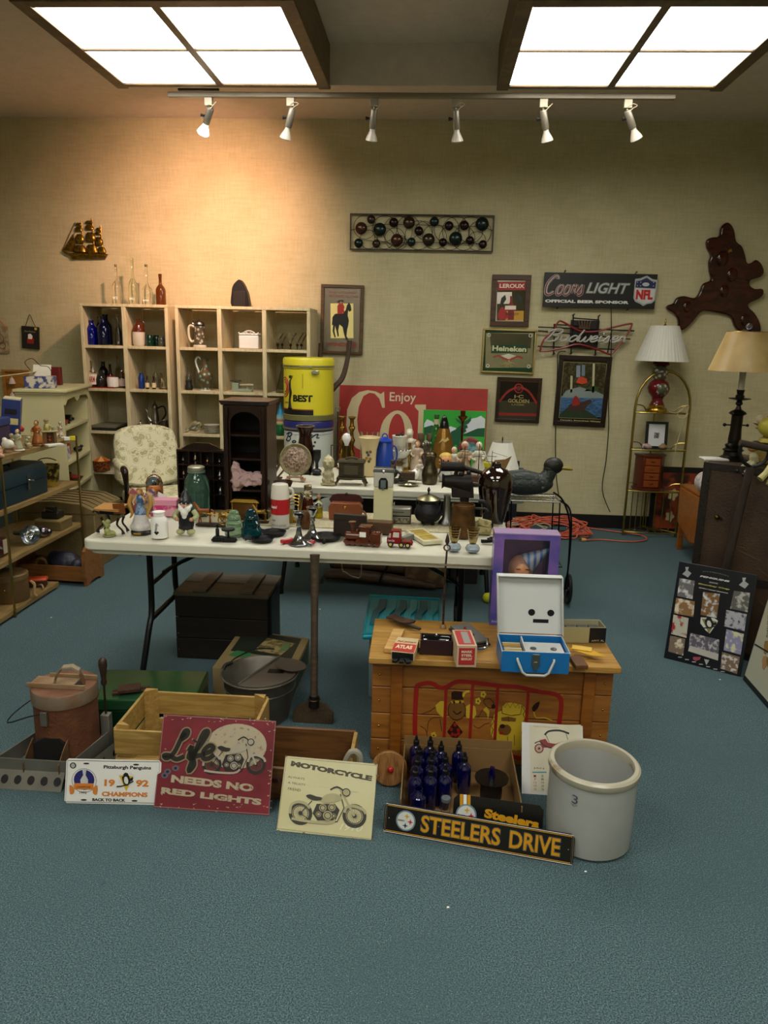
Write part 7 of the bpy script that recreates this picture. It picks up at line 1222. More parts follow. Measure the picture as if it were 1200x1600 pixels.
# ================= RIGHT: SIDE TABLE, TRUNK =================
ow=wood('#9c5c20','#7c4414',.35,sc=2)
t=T('drop_leaf_table','orange wood drop leaf side table with a lower shelf, behind the steamer trunk','side table',(2.35,5.75,0))
t.p('tabletop',ow,MB().bb(-.27,.3,-.35,.45,.52,.545),bev=.005); t.p('drop_leaf',ow,MB().prism([(-.33,.53),(.37,.53),(.33,.25),(-.0,.16),(-.30,.22)],-.30,-.28,'yz'),bev=.004); t.p('drawer_edge',ow,MB().bb(-.25,-.235,-.3,.4,.46,.519),bev=.002)
for x,y in ((-.24,-.3),(.26,-.3),(-.24,.4),(.26,.4)): t.p('leg',ow,MB().bb(x-.02,x+.02,y-.02,y+.02,0,.519),bev=.004)
t.p('lower_shelf',ow,MB().bb(-.219,.239,-.279,.379,.10,.12),bev=.003)
one('plastic_bag','white plastic shopping bag with blue lettering on the lower shelf','bag',(2.2,5.56,.122),M('#b0bcc4',.35,trans=.1,var=.1),MB().sph(0,0,.11,.11,sx=.9,sz=1).sph(.03,0,.18,.06).sph(-.02,-.03,.07,.09),vox=.01,crum=.02,cs=18)
txt(None,'Giant'.replace('Giant','Bags'),M('#1c2a7c'),0,0,.001,.001) if False else None
one('white_towel','rolled white quilted towel on the side table','towel',(2.22,5.62,.546),M('#d6d0cc',.9,bump=.8,bsc=90,kind='voronoi',c2='#b8b0ac',sc=40),MB().tube([(-.07,-.12,.085),(-.07,.25,.085)],.083,n=20).tube([(.02,-.1,.21),(.02,.25,.21)],.07,n=18),vox=.012)
trm=M('#46321f',.6,c2='#2c1e13',sc=7,bump=.3,kind='noise'); RT=-.58; TC=Vector((1.475,4.05,0)); tz=at(1100,722,y=4.05).z; tu=Vector((math.cos(RT),math.sin(RT),0)); tv=Vector((-tu.y,tu.x,0))
a,b=.375,.25; tcn=TC+tu*a+tv*b
t=T('steamer_trunk','large dark brown steamer trunk standing upright at the right edge','trunk',tcn,rz=RT)
t.p('body',trm,MB().bb(-a,a,-b,b,0,tz),bev=.01)
em=M('#1c140e',.5,bump=.3)
for x in (-a,a-.035): t.p('edge_binding',em,MB().bb(x,x+.035,-b-.006,-b-.0005,0,tz)) 
t.p('edge_binding',em,MB().bb(-a+.036,a-.036,-b-.006,-b-.0005,tz-.035,tz)); t.p('mid_band',em,MB().bb(-a+.036,a-.036,-b-.006,-b-.0005,.42,.46)); t.p('edge_binding',em,MB().bb(-a-.006,-a-.0005,-b,-b+.035,0,tz)); t.p('bottom_band',em,MB().bb(-a+.036,a-.036,-b-.006,-b-.0005,0,.04))
sd=MB()
for i in range(40): sd.sph(-a+.028,-b-.007,.02+i*(tz-.04)/39,.0035,n=5,m=4)
t.p('studs',BRASSD,sd,kind='stuff')
for x,z in ((-.28,.76),(-.1,.2),(.05,.25),(.0,.12)): t.p('clasp',BRASSD,MB().sph(x,-b-.006,z,.014,n=10,m=6).box(x+.01,-b-.004,z-.004,.04,.004,.012,ry=.3))
for (x,z,w_) in ((-.17,.62,.09),(-.1,.58,.12),(-.02,.5,.08),(-.22,.34,.07),(.0,.33,.05)): t.p('scratch_print',M('#5c4630',.7),MB().box(x,-b-.0006,z,w_,.0008,.003,ry=.6+x*3))
# lamp on trunk
kT=kk((1.8,4.0,1))*.97
def onT(px,d): 
    # point on the trunk top, d metres behind its front edge, seen at column px
    L=TC+tv*d; best=min(range(0,200),key=lambda i:abs(((lambda q:CX+FP*(q-CAM).dot(R_)/(q-CAM).dot(F_))(Vector((L.x,L.y,tz))+tu*(i*.005)))-px)); q=L+tu*(best*.005); return Vector((q.x,q.y,tz+.001))

t=T('table_lamp','tall dark bronze column lamp with a mottled amber shade, on the steamer trunk','lamp',onT(1143,.2),k=kT); bz_=M('#1c1710',.35,.7,var=.3)
t.p('base',bz_,MB().lathe([(27,0),(27,2),(20,4),(15,8),(14,14),(17,17),(12,20),(14,25),(10,28),(10,33)],n=22)); t.p('column',bz_,MB().lathe([(10.5,33.1),(9,50),(9,74)],n=12)); t.p('capital',bz_,MB().lathe([(9,74.1),(14,77),(12,80),(5,84),(3,90),(6,93),(4,98)],n=20)); t.p('drip_pan',bz_,MB().lathe([(4,98.1),(17,101),(17.5,102),(5,103)],n=24)); t.p('socket',bz_,MB().lathe([(7,103.1),(7,107),(5,108),(6.5,116)],n=16)); t.p('candle_sleeve',M('#b5ab94',.5),MB().cyl(0,0,116.1,160,5,n=14))
t.p('side_knob',bz_,MB().tube([(-18,0,58),(-9,0,58)],1.2).sph(-19,0,58,3).tube([(9,0,58),(17,0,58)],1.2).sph(18,0,58,2.5))
am=M('#b09a68',.4,c2='#86683a',sc=5); t.p('shade',am,MB().lathe([(54,146),(32,208),(31.2,208),(53,146)],n=36)); t.p('shade_ring',BRASS,MB().ring(0,0,208,31.5,.7,n=30).tube([(-31,0,208),(31,0,208)],.6)); t.p('stem',bz_,MB().cyl(0,0,160.1,212,1,n=6)); t.p('finial',glass('#8a84a0',.05),MB().sph(0,0,217,5))
# doll figurine on trunk edge
p=onT(1168,.03); k=kk(p)*.85; t=T('sitting_doll','sitting doll in cream clothes with an orange head on the steamer trunk edge','doll',p+Vector((0,0,.008)),rz=RT,k=k)
t.p('body',M('#a8a27c',.6),MB().tube([(10,2,4),(8,0,16),(6,0,22)],[8,8,5],n=12).tube([(5,-2,4),(-4,-8,-2),(-12,-10,-10)],[5,4,3],n=9).tube([(12,-4,4),(6,-10,-4),(-2,-11,-14)],[5,4,3],n=9),vox=1.1); t.p('head',M('#a06a34',.4),MB().sph(4,0,32,9,n=16)); t.p('hair',M('#2c1c10',.6),MB().sph(8,2,35,9.4,n=14)); t.p('shoe',BLK,MB().sph(-14,-11,-13,3.4).sph(-3,-12,-18,3.4)); t.p('hand',M('#a06a34'),MB().sph(20,-2,14,2.5))
t=T('yellow_purse','pale yellow satchel with a lobed top behind the shovel handle, on the steamer trunk','bag',onT(1200,.17),rz=RT); t.p('body',M('#8a7a34',.5,c2='#6a5a24'),MB().bb(-.07,.12,-.05,.05,0,.12),bev=.02); t.p('round_top',M('#b0a83c',.4),MB().sph(0,-.02,.2,.07,sz=.8,n=16)); t.p('base_pot',M('#a89a3c',.4),MB().lathe([(.06,.121),(.05,.14)],0,-.02,0,n=16))
t=T('fruit_bowl','shallow bowl with pink and cream ornaments at the right edge','bowl',onT(1192,.36)); t.p('stand',M('#7c6a4a'),MB().lathe([(.06,0),(.015,.03),(.015,.15),(.06,.17)],n=16)); t.p('bowl',M('#b59a84',.4),MB().shell([(.03,.1705),(.08,.2)],.005,n=20)); t.p('ornament',M('#8c2a2c',.4),MB().sph(.02,0,.22,.03)); t.p('ornament',M('#c0b090',.4),MB().sph(-.04,0,.22,.025))
one('white_gloves','pair of pale yellow doll legs hanging over the trunk edge at the right','doll',onT(1196,-.02)+Vector((0,0,-.04)),M('#b8b070',.5),MB().tube([(.03,0,.06),(0,-.01,.02),(-.03,-.02,-.01)],[.02,.016,.018],n=9).tube([(.06,0,.05),(.03,-.01,-.01),(.02,-.02,-.04)],[.02,.016,.018],n=9))
one('black_cloth','crumpled black cable and white cloth around the lamp foot','cloth',onT(1120,.12),M('#c0bcb4',.7),MB().bb(-.08,.05,-.05,.05,0,.012),bev=.004)
# shovel with D handle
p1=at(1130,905,y=3.90); p2=at(1180,700,y=3.80)
o=Vector((p1.x-.1,p1.y-.03,0)); t=T('shovel','long wooden shovel with a D handle leaning against the steamer trunk','shovel',o)
sw=M('#3a302a',.5,c2='#2a201a',sc=12); dv=(p2-p1).normalized(); bt=p1-dv*((p1.z-.22)/dv.z)
q=p2-dv*.10
t.p('shaft',sw,MB().tube([bt-o,p1-o,q-o],[.02,.022,.019],n=12)); sd_=Vector((.068,0,-.012))
t.p('d_handle',IRON,MB().tube([q-o,q-o+dv*.02-sd_*.6,q-o+dv*.06-sd_,q-o+dv*.11-sd_],.009,n=8,sm=3).tube([q-o,q-o+dv*.02+sd_*.6,q-o+dv*.06+sd_,q-o+dv*.11+sd_],.009,n=8,sm=3)); t.p('grip',sw,MB().tube([q-o+dv*.11-sd_*1.15,q-o+dv*.11+sd_*1.15],.017,n=12)); 
t.p('blade',met('#3c3834',.5),MB().prism([(-.11,.0),(.11,.0),(.115,.2),(.06,.26),(-.06,.26),(-.115,.2)],-.006,.006,sm=0).mv(rz=RT,dx=bt.x-o.x,dy=bt.y-o.y-.0,dz=.003),bev=.002)
# ================= HOCKEY POSTERS =================
t,W,H=panel('hockey_plaque','black hockey champions photo plaque leaning on the steamer trunk, left of the pale poster','poster',(1037,1028),(1157,1058),(1128,889),.10)
t.p('board',M('#15181f',.3,var=.2,sc=3),MB().bb(-W/2,W/2,0,.012,0,H),bev=.002)
A=Art(t.o,W,H,(1068,880),(1189,899),(1037,1028)); q=lambda x,y:(1000+x/5.925,860+y/5.925)
sv=M('#a8aaac'); A.text('PITTSBURGH',M('#6a6a58'),*q(625,205),*q(860,250),1,bold=.03,arch=.006); A.text('PENGUINS',M('#c8c8c8'),*q(598,240),*q(868,298),1,bold=.06,shear=.2); A.text('2009',sv,*q(680,294),*q(760,318),1,bold=.05)
A.text('Stanley Cup',M('#a5a050'),*q(580,308),*q(866,368),1,bold=.07); A.text('Champions',M('#c4c4be'),*q(582,346),*q(850,398),1,bold=.08)
PH=[((400,270),(545,292),(518,455),(372,432),'#6a6a6c','#d0d0d0'),((362,448),(540,475),(520,612),(335,588),'#8a6a44','#d8ccb8'),((330,600),(475,626),(448,802),(300,775),'#b8b8a8','#a02a34'),((292,792),(437,812),(410,962),(266,935),'#7a6a5c','#d0c8b0'),((622,388),(775,402),(740,612),(590,590),'#7d5c34','#c8ccd0'),((905,370),(1048,385),(1020,550),(864,525),'#5c5c58','#b0b0a8'),((830,538),(1012,568),(985,715),(805,680),'#a8a8b0','#4a4c64'),((825,705),(980,738),(945,918),(792,888),'#8a88a8','#c8c8a0'),((778,905),(937,938),(905,1085),(757,1050),'#7a6450','#c4c4c4'),((488,755),(757,800),(737,982),(460,918),'#5c5a68','#b8b4b4')]
for i,(a_,b_,c_,d_,c1,c2) in enumerate(PH):
    A.poly('photo_print',M(c1,.35,kind='speck',c2=c2,sc=19+i*3,th=.55),[q(*a_),q(*b_),q(*c_),q(*d_)],1); A.done(); A.acc={}
A.poly('rink_print',M('#b8b4ac'),[q(478,868),q(745,925),q(737,982),q(460,918)],2)
def penguin(A,f,l=1,yel='#c8a820'):
    Y_=M(yel,.5,var=.05); K=M('#0c0d10'); Wt=M('#d6d6d2')
    A.poly('emblem_outline_print',Wt,[f(-.1,.36),(f(-.38,0)),f(-.36,-.33),f(.3,-.42),f(.5,-.3),f(.44,-.12),f(.1,.5)],l)
    A.poly('triangle_print',Y_,[f(-.32,-.28),f(.42,-.25),f(.06,.5)],l+1); A.poly('penguin_body_print',K,[f(-.1,-.3),f(.0,-.42),f(.14,-.4),f(.2,-.3),f(.26,-.18),f(.28,0),f(.2,.16),f(.06,.22),f(-.08,.1),f(-.14,-.08),f(-.16,-.2)],l+2,sm=2); A.poly('penguin_belly_print',Wt,[f(-.02,-.2),f(.1,-.22),f(.18,-.06),f(.16,.1),f(.05,.12),f(-.04,0)],l+3,sm=2)
    A.line('stick_print',K,[f(-.45,.26),f(-.2,.24),f(.1,.16),f(.46,-.02)],.06*abs(f(1,0)[0]-f(0,0)[0]),l+3); A.poly('flipper_print',K,[f(.22,-.12),f(.45,-.22),f(.42,-.05),f(.26,.02)],l+2); A.poly('beak_print',Y_,[f(-.1,-.3),f(-.2,-.26),f(-.08,-.24)],l+3)
penguin(A,lambda u,v:q(655+u*185+v*-10,672+v*155+u*20),1,'#8a8444')
for cx_,cy_ in ((472,215),(995,300)): A.poly('cup_emblem_print',sv,[q(cx_-12,cy_-45),q(cx_+22,cy_-45),q(cx_+10,cy_-15),q(cx_+44,cy_+10),q(cx_+8,cy_+48),q(cx_-44,cy_+18),q(cx_-8,cy_-12)],1)
A.poly('wheel_logo_print',M('#a04858'),[q(505,968),q(580,962),q(570,985),q(530,1002),q(504,990)],1); A.poly('logo_print',sv,[q(608,978),q(658,985),q(628,1030)],1)
for i in range(7): A.rect('caption_print',sv,*q(362+i*66,975+i*16),*q(398+i*66,983+i*16),1)
A.done()
t,W,H=panel('hockey_poster','pale hockey player art poster with a black edge at the right border','poster',(1160,1062),(1235,1150),(1218,905),.08,th=.01)
t.p('board',M('#101216',.4),MB().bb(-W/2,W/2,.001,.014,0,H),bev=.002); A=Art(t.o,W,H,(1190,890),(1270,965),(1160,1062)); 
t.p('pale_print',M('#9ea394',.5,c2='#aaa68a',sc=4),MB().bb(-W/2+.012,W/2-.012,-.001,.0,.03,H-.01))
gp=[(-.5,.42),(-.3,.5),(-.1,.45),(.1,.38),(-.25,.35),(.0,.3),(-.4,.3),(.2,.25)]
for i,(u_,v_) in enumerate(gp): t.p('player_print',M(['#8a6a2c','#1c1c1c','#a07c50','#c8c4b0'][i%4]),MB().prism([(W/2*u_+.03*math.cos(a)*(1+.4*math.sin(3*a+i)),H*v_+.035*math.sin(a)) for a in [2*PI*j/10 for j in range(10)]],-.0022,-.0012))
t.p('stick_print',BLK,MB().ribbon([(-W/2+.02,H*.36),(W/2-.02,H*.5)],.008,-.003,-.0022)); t.p('gold_print',M('#b8943c'),MB().prism([(-.03,H*.8),(.02,H*.92),(.08,H*.9),(.06,H*.78)],-.0022,-.0012)); txt(t.o,'MARIO',M('#3a3a30'),-W/2+.03,H*.6,-W/2+.16,H*.64,y=-.001,rot=-1.0,shear=.2) if False else txt(t.o,'CHAMPS',M('#3a3a30'),-W/2+.0,H*.6,-W/2+.16,H*.635,y=-.001,rot=-1.1,shear=.2)
p=at(1192,1105,z=0); t=T('small_plaque','second black framed hockey plaque lying before the pale poster at the right edge','poster',(p.x+.10,p.y+.0,.001),rz=-.85,rx=-.15); t.p('board',M('#14171e',.3),MB().bb(-.06,.3,0,.012,0,.28),bev=.002); t.p('emblem_print',sv,MB().prism([(-.04,.10),(-.01,.10),(.0,.07),(-.02,.05),(-.045,.07)],-.001,0)); t.p('photo_print',M('#5c6064',.4),MB().bb(.02,.2,-.001,0,.12,.22))
# ================= FOREGROUND FLOOR =================
G=lambda px,py,z=0: at(px,py,z=z)
# black wooden chest
p=G(277,1028); X1=at(417,930,y=p.y).x; zt=at(277,930,y=p.y).z; w_=(X1-p.x)/2
bw=wood('#1c1510','#0e0a08',.5,sc=3); gw=wood('#4c463a','#332e26',.6,sc=3)
t=T('wooden_chest','old black wooden chest with a worn grey slatted lid under the front table','chest',((p.x+X1)/2,p.y+.16,.001))
for i in range(3): t.p('front_board',bw,MB().bb(-w_,w_,-.16,-.145,zt*i/3+.001,zt*(i+1)/3-.003),bev=.002)
for s in (-1,1): t.p('side_board',bw,MB().bb(s*w_-(.015 if s>0 else 0),s*w_+(.015 if s<0 else 0),-.144,.145,0,zt-.003))
t.p('back_board',bw,MB().bb(-w_,w_,.146,.16,0,zt-.003))
for i in range(2): t.p('lid_board',gw,MB().bb(-w_-.005,w_+.01,-.17+.172*i,-.001+.172*i,zt,zt+.02),bev=.003)
for x in (-w_*.45,w_*.55): t.p('lid_cleat',gw,MB().bb(x-.035,x+.035,-.165,.15,zt+.021,zt+.035),bev=.003)
t.p('hasp',IRON,MB().bb(w_+.001,w_+.014,-.12,.05,.08,zt)); 
for z in (.05,.14,.23): t.p('nail',CHROME,MB().sph(-w_+.012,-.161,z,.004,n=6,m=4))
# typewriter carton
A1,B1,C1=[q+Vector((0,.05,0)) for q in (G(328,1092),G(450,1112),G(481,1042))]; hB=.135
def footprint(name,label,cat,pts,h,mat,pname='body',z=0.001,bev=.003):
    c=sum((Vector(q) for q in pts),Vector())/4; t=T(name,label,cat,(c.x,c.y,z)); L=[(q.x-c.x,q.y-c.y) for q in pts]
    t.p(pname,mat,MB().prism(L,0,h,'xy'),bev=bev); return t,L
D1=A1+(C1-B1)
cd_=M('#8a7850',.7,var=.15)
t,L=footprint('toaster_carton','long tan cardboard carton printed dark green with a picture, lying under the table','carton',[A1,B1,C1,D1],hB,cd_)
def lerp2(u,v): a=Vector(L[0]).lerp(Vector(L[1]),u); b=Vector(L[3]).lerp(Vector(L[2]),u); q=a.lerp(b,v); return (q.x,q.y)
def flatp(nm,mat,uv,z0,t=t,th=.0012): t.p(nm,mat,MB().prism([lerp2(*q) for q in uv],z0,z0+th,'xy'))
dgn=M('#232c22',.5); flatp('dark_print',dgn,[(.08,.42),(.9,.42),(.9,.95),(.08,.95)],hB+.001); flatp('picture_print',M('#a08f60',.5,kind='speck',c2='#6a5a34',sc=30),[(.38,.5),(.75,.48),(.85,.8),(.45,.85)],hB+.0025); flatp('green_print',M('#3a7a4a'),[(.1,.3),(.42,.3),(.36,.42),(.16,.44)],hB+.0025); flatp('toaster_print',M('#5c7a4c'),[(.7,.55),(.8,.6),(.78,.8),(.7,.78)],hB+.004); flatp('label_print',M('#b5a470'),[(.6,.25),(.85,.22),(.9,.35),(.62,.38)],hB+.0025)
e=(Vector(L[2])-Vector(L[1])); n_=Vector((e.y,-e.x)).normalized()*.001; a=Vector(L[1])+e*.12+n_; b=Vector(L[1])+e*.9+n_
t.p('side_print',M('#2c4434'),MB().add([(a.x,a.y,.02),(b.x,b.y,.02),(b.x,b.y,.115),(a.x,a.y,.115),(a.x+n_.x,a.y+n_.y,.02),(b.x+n_.x,b.y+n_.y,.02),(b.x+n_.x,b.y+n_.y,.115),(a.x+n_.x,a.y+n_.y,.115)],[(0,1,2,3),(7,6,5,4),(0,4,5,1),(1,5,6,2),(2,6,7,3),(3,7,4,0)]))
# green metal chest
zg=.16; q4=[G(150,1094,zg),G(302,1094,zg),G(325,1049,zg),G(168,1046,zg)]
t,L2=footprint('footlocker','dark green painted flat metal trunk behind the wooden crate','trunk',q4,zg-.05,M('#0f3a22',.3,.3,var=.25)); 
t.p('lid',M('#2c4c34',.22,.3,c2='#1c5c34',sc=5),MB().prism([(x*1.01,y*1.01) for x,y in L2],zg-.049,zg,'xy'),bev=.006)
p=G(203,1082,zg); rs=M('#4a2c18',.8,c2='#2c1a10',sc=30,bump=.4)
t=T('rusty_latch','two rusty flat iron plates lying on the green metal trunk','iron plates',(p.x,p.y,zg+.003),rz=.35); t.p('plate',rs,MB().bb(-.045,.045,-.03,.03,.009,.024),bev=.002); t.p('rail',rs,MB().bb(-.07,.085,-.015,.002,0,.008).bb(-.07,.085,.008,.022,0,.008),bev=.001)
# crate
cw=wood('#a88a4c','#86682f',.55,sc=3)
fy=2.43; a=at(178,1138,y=fy); zc=a.z; bl=G(240,1079,zc); brx=G(388,1082,zc); X0=a.x; XR_=max(-.62,brx.x); yb=bl.y; cx_=(X0+XR_)/2; W=XR_-X0; Dp=yb-fy
t=T('wooden_crate','slatted pale wooden crate standing behind the red motorcycle sign','crate',(cx_,(fy+yb)/2,.001)); a,b=W/2,Dp/2
hs=zc*.46
for s in (-1,1):
    for z0 in (0,zc-hs):
        t.p('slat',cw,MB().bb(-a,a,s*b-.006,s*b+.006,z0,z0+hs-.004),bev=.0015); t.p('slat',cw,MB().bb(s*a-.006,s*a+.006,-b+.007,b-.007,z0,z0+hs-.004),bev=.0015)
for sx_ in (-1,1):
    for sy_ in (-1,1): t.p('corner_post',cw,MB().prism([(sx_*(a-.007),sy_*(b-.007)),(sx_*(a-.055),sy_*(b-.007)),(sx_*(a-.007),sy_*(b-.04))],.002,zc+.012,'xy'))
for i in range(3): t.p('bottom_slat',cw,MB().bb(-a+.007,a-.007,-b+.02+i*(2*b-.04)/3,-b+.02+(i+.8)*(2*b-.04)/3,0,.008))
# second box
zt=.175; fr=G(543,1188,zt); br=G(563,1141,zt); x0_=XR_+.03; fy2=fr.y; by2=br.y
bw2=wood('#6c4824','#4a2f16',.5,sc=3)
t=T('wooden_drawer_box','open brown wooden box with a leather strap handle, right of the slatted crate','box',((x0_+fr.x+.01)/2,(fy2+by2)/2,.001)); a=(fr.x+.01-x0_)/2; b=(by2-fy2)/2
t.p('front_board',bw2,MB().bb(-a,a,-b,-b+.014,0,zt-.05),bev=.002); t.p('back_board',bw2,MB().bb(-a,a,b-.014,b,0,zt),bev=.002)
for s in (-1,1): t.p('side_board',cw if s>0 else bw2,MB().bb(s*a-.007,s*a+.007,-b+.015,b-.015,0,zt),bev=.002)
t.p('bottom_board',bw2,MB().bb(-a+.008,a-.008,-b+.015,b-.015,0,.01)); t.p('strap_handle',M('#9a9484',.5),MB().tube([(a-.03,-b+.03,.12),(a+.0,-b+.02,zt+.02),(a+.03,-b+.02,zt+.01),(a+.035,-b+.02,.12)],.012,n=8,sm=4)); t.p('metal_pull',CHROME,MB().bb(-a+.03,-a+.09,-b-.003,-b-.0005,.07,.085))
# galvanised bucket
p=G(404,1124); k=kk(p); galv=M('#6c685e',.4,.45,c2='#57534a',sc=14)
t=T('minnow_bucket','galvanised steel minnow bucket with a half lid, open flap and wire handle','bucket',(p.x,p.y+.04,.001),k=k*.96)
t.p('bucket',galv,MB().shell([(46,0),(47,3),(60,74),(62,76)],1.2,n=36)); t.p('rim',galv,MB().ring(0,0,76,62,1.6,n=36)); t.p('band',galv,MB().ring(0,0,55,57.2,1,n=36))
hl=[(60*math.cos(a),60*math.sin(a)) for a in [-PI*.62+PI*i/14 for i in range(15)]]
t.p('half_lid',M('#7a7064',.4,.6),MB().prism(hl,77.6,79,'xy')); t.p('lid_ridge',galv,MB().tube([(hl[0][0],hl[0][1],79),(hl[-1][0],hl[-1][1],81)],2)); 
t.p('flap',M('#6c6256',.4,.6),MB().lathe([(22,0),(22,1.5)],48,10,86,n=20,ry=.12,sx=1.2)); t.p('flap_opening',BLK,MB().bb(14,40,-8,6,79.2,79.8)); t.p('bail',IRON,MB().tube([(-58,20,74),(-50,34,82),(-20,58,90),(10,66,88)],1.2,sm=4)); t.p('wire_grip',IRON,MB().tube([(-62,2,72),(-60,10,80),(-50,18,82)],3,n=7,sm=3))
# spade
p=G(490,1130); tp_=at(492,866,y=3.075)
t=T('spade','old spade with a long worn wooden handle leaning on the front table edge','spade',(p.x,p.y,0)); o=Vector(t.o.location); dv=tp_-Vector((p.x,p.y+.01,.12))
t.p('handle',M('#4a3c2c',.6,kind='wood',c2='#33291e',sc=4,bump=.2),MB().tube([Vector((0,.01,.10)),Vector((0,.01,.12))+dv*.5,tp_-o-dv*.08,tp_-o],[.017,.0155,.018,.022],n=14)); t.p('socket',IRON,MB().tube([(0,.01,.075),(0,.012,.125)],[.024,.021],n=14)); t.p('strap_ring',met('#5c4630',.5),MB().ring(0,.012,.11,.024,.004,n=18))
t.p('blade',M('#4a3a26',.6,.3,c2='#33281a',sc=20,bump=.3),MB().prism([(-.09,.0),(.085,.0),(.088,.05),(.05,.09),(.02,.10),(-.02,.10),(-.06,.085),(-.092,.05)],-.004,.004).mv(rx=-.15,dy=.0,dz=.001),bev=.002)
# rusty feeder
p=G(103,1178,.035); k=kk(p); r0=46.5; ru=M('#4e2c1a',.85,.1,c2='#6c4024',sc=14,bump=.5)
t=T('rusty_feeder','rusty cylindrical metal feeder can with a riveted lid, strap handle and open spout','feeder',(p.x,p.y+.03,.036),k=k)
t.p('can',ru,MB().lathe([(r0,0),(r0,92)],n=36)); t.p('lid_band',M('#7d7262',.5,.4,c2='#76523a',sc=14),MB().lathe([(r0+2,92.1),(r0+2.3,112),(r0+1,114)],n=36)); t.p('lid_top',M('#7a5640',.8,.1,c2='#5c3a26',sc=14),MB().lathe([(r0+1,114.1),(r0-4,114.8),(0,114.4)],n=36)); t.p('lid_plate',M('#9a8466',.6,.2,c2='#7a5a3c',sc=14),MB().bb(-48,20,-20,14,115,117).bb(-48,42,-22,-19,115,122).bb(-30,46,14,17,115,122),bev=.4); t.p('lid_hole',BLK,MB().lathe([(14,0),(14,.5)],20,-2,115,n=18,sy=.5))
t.p('strap_handle',M('#a89a80',.45,.5,c2='#7a5c40',kind='speck',sc=20),MB().prism([(-14,117),(-8,134),(2,146),(16,147),(26,140),(32,117),(30,117),(24,138),(15,144.5),(3,143.5),(-6,132),(-11,117)],-16,-4,'xz').mv(rz=.25)); t.p('bracket',galv,MB().bb(-14,-4,-52,-47,68,90),bev=.6).location.x=0; t.p('bail',IRON,MB().tube([(-10,-50,88),(-30,-54,84),(-66,-50,70),(-68,-20,74),(-44,10,90)],1,sm=3))
t.p('spout_opening',M('#060505',.9),MB().prism([(-30,6),(20,6),(22,34),(10,46),(-14,46),(-30,36)],-47.8,-40)); t.p('spout_floor',M('#5c4228',.7,.3,c2='#3c2a1a',sc=20),MB().box(-6,-58,3,50,34,1.5)); 
for s,x in ((-1,-33),(1,21)): t.p('spout_side',M('#55402a',.7,.3,c2='#7a5a38',sc=20),MB().prism([(-76,2),(-44,2),(-44,44),(-60,34),(-76,20)],x,x+1.5,'yz'))
# galvanised tray under feeder
t=T('galvanised_tray','grey galvanised feeder tray with a row of round holes along its front','tray',(p.x,p.y+.02,.001),k=k); gv=M('#77766e',.4,.4,c2='#66645a',sc=8)
t.p('tray_floor',gv,MB().bb(-52,52,-62,56,8,12)); t.p('front_wall',gv,MB().bb(-74,52,-70,-68,10,40).mv(),bev=.3); t.p('side_wall',gv,MB().prism([(-74,-68),(-72,-68),(-50,20),(-52,20)],14,40,'xy')); t.p('side_wall',gv,MB().prism([(40,-68),(42,-68),(58,20),(56,20)],14,40,'xy')); 
sl_=MB().add([(-82,-86,0),(30,-86,0),(30,-70,22),(-70,-70,22),(-82,-84,0),(30,-84,0),(30,-68,22),(-70,-68,22)],[(0,1,2,3),(7,6,5,4),(0,4,5,1),(1,5,6,2),(2,6,7,3),(3,7,4,0)]); t.p('hole_strip',gv,sl_)
for i in range(5): t.p('feed_hole',BLK,MB().lathe([(5,0),(5,1.2)],-58+20*i,-79.5+.9,11.5,n=16,rx=PI/2-.68,sy=1.25))
st_=MB().add([(56,-60,0),(78,20,0),(66,24,20),(46,-54,20),(57.5,-60,0),(80,20,0),(68,24,21),(48,-54,21)],[(0,1,2,3),(7,6,5,4),(0,4,5,1),(1,5,6,2),(2,6,7,3),(3,7,4,0)]); t.p('side_strip',gv,st_)
for i in range(3): t.p('feed_hole',BLK,MB().sph(57+7*i,-38+22*i,11,4.6,sx=.25,sz=1.2,n=12))
t.p('corner_tube',gv,MB().bb(44,58,22,36,0,66),bev=1); t.p('corner_tube',gv,MB().bb(-60,-48,22,36,0,62),bev=1)
o=Vector(t.o.location); t=T('wood_handled_file','wooden handled steel file standing in the corner tube of the tray','file',o+Vector((51*k,29*k,66*k)),k=k); t.p('blade',met('#4c443a',.5),MB().cyl(0,0,.2,50,1.8,n=8)); t.p('handle',wood('#33221a','#1e140f',.4,sc=20),MB().lathe([(4,50.1),(5,54),(3.5,60),(5.5,74),(7,84),(6,92),(3,95),(0,95.5)],n=16))
# tub
z=.35; q4=[G(566,990,z),G(689,985,z),G(688,934,z),G(577,928,z)]
c=sum(q4,Vector())/4; t=T('storage_tub','clear plastic storage tub with a turquoise chevron ribbed lid behind the toy chest','tub',(c.x,c.y,.001)); L=[(q.x-c.x,q.y-c.y) for q in q4]
t.p('bin',M('#8f9ca0',.3,trans=.35,var=.08),MB().prism([(x*.84,y*.84) for x,y in L],0,z-.035,'xy'),bev=.02); tq=M('#1298a6',.3,c2='#0f8c9a',sc=5); t.p('lid',tq,MB().prism([(x*1.0,y) for x,y in L],z-.034,z-.008,'xy'),bev=.01)
w2=abs(L[1][0]-L[0][0])/2; h2=abs(L[2][1]-L[1][1])/2
for i in range(6): x=-w2*.85+i*w2*1.75/6; t.p('chevron_rib',tq if i%2 else M('#0b5f6c',.35),MB().prism([(x,-h2*.75),(x+.035,-h2*.75),(x+.035,-h2*.1),(x+.06,h2*.25),(x+.06,h2*.8),(x+.022,h2*.8),(x+.022,h2*.3),(x,h2*0)],z-.0075,z+.002,'xy'),bev=.002)
t.p('lid_rim',tq,MB().tube([(x*.97,y*.97,z-.006) for x,y in L],.006,n=6,closed=True))
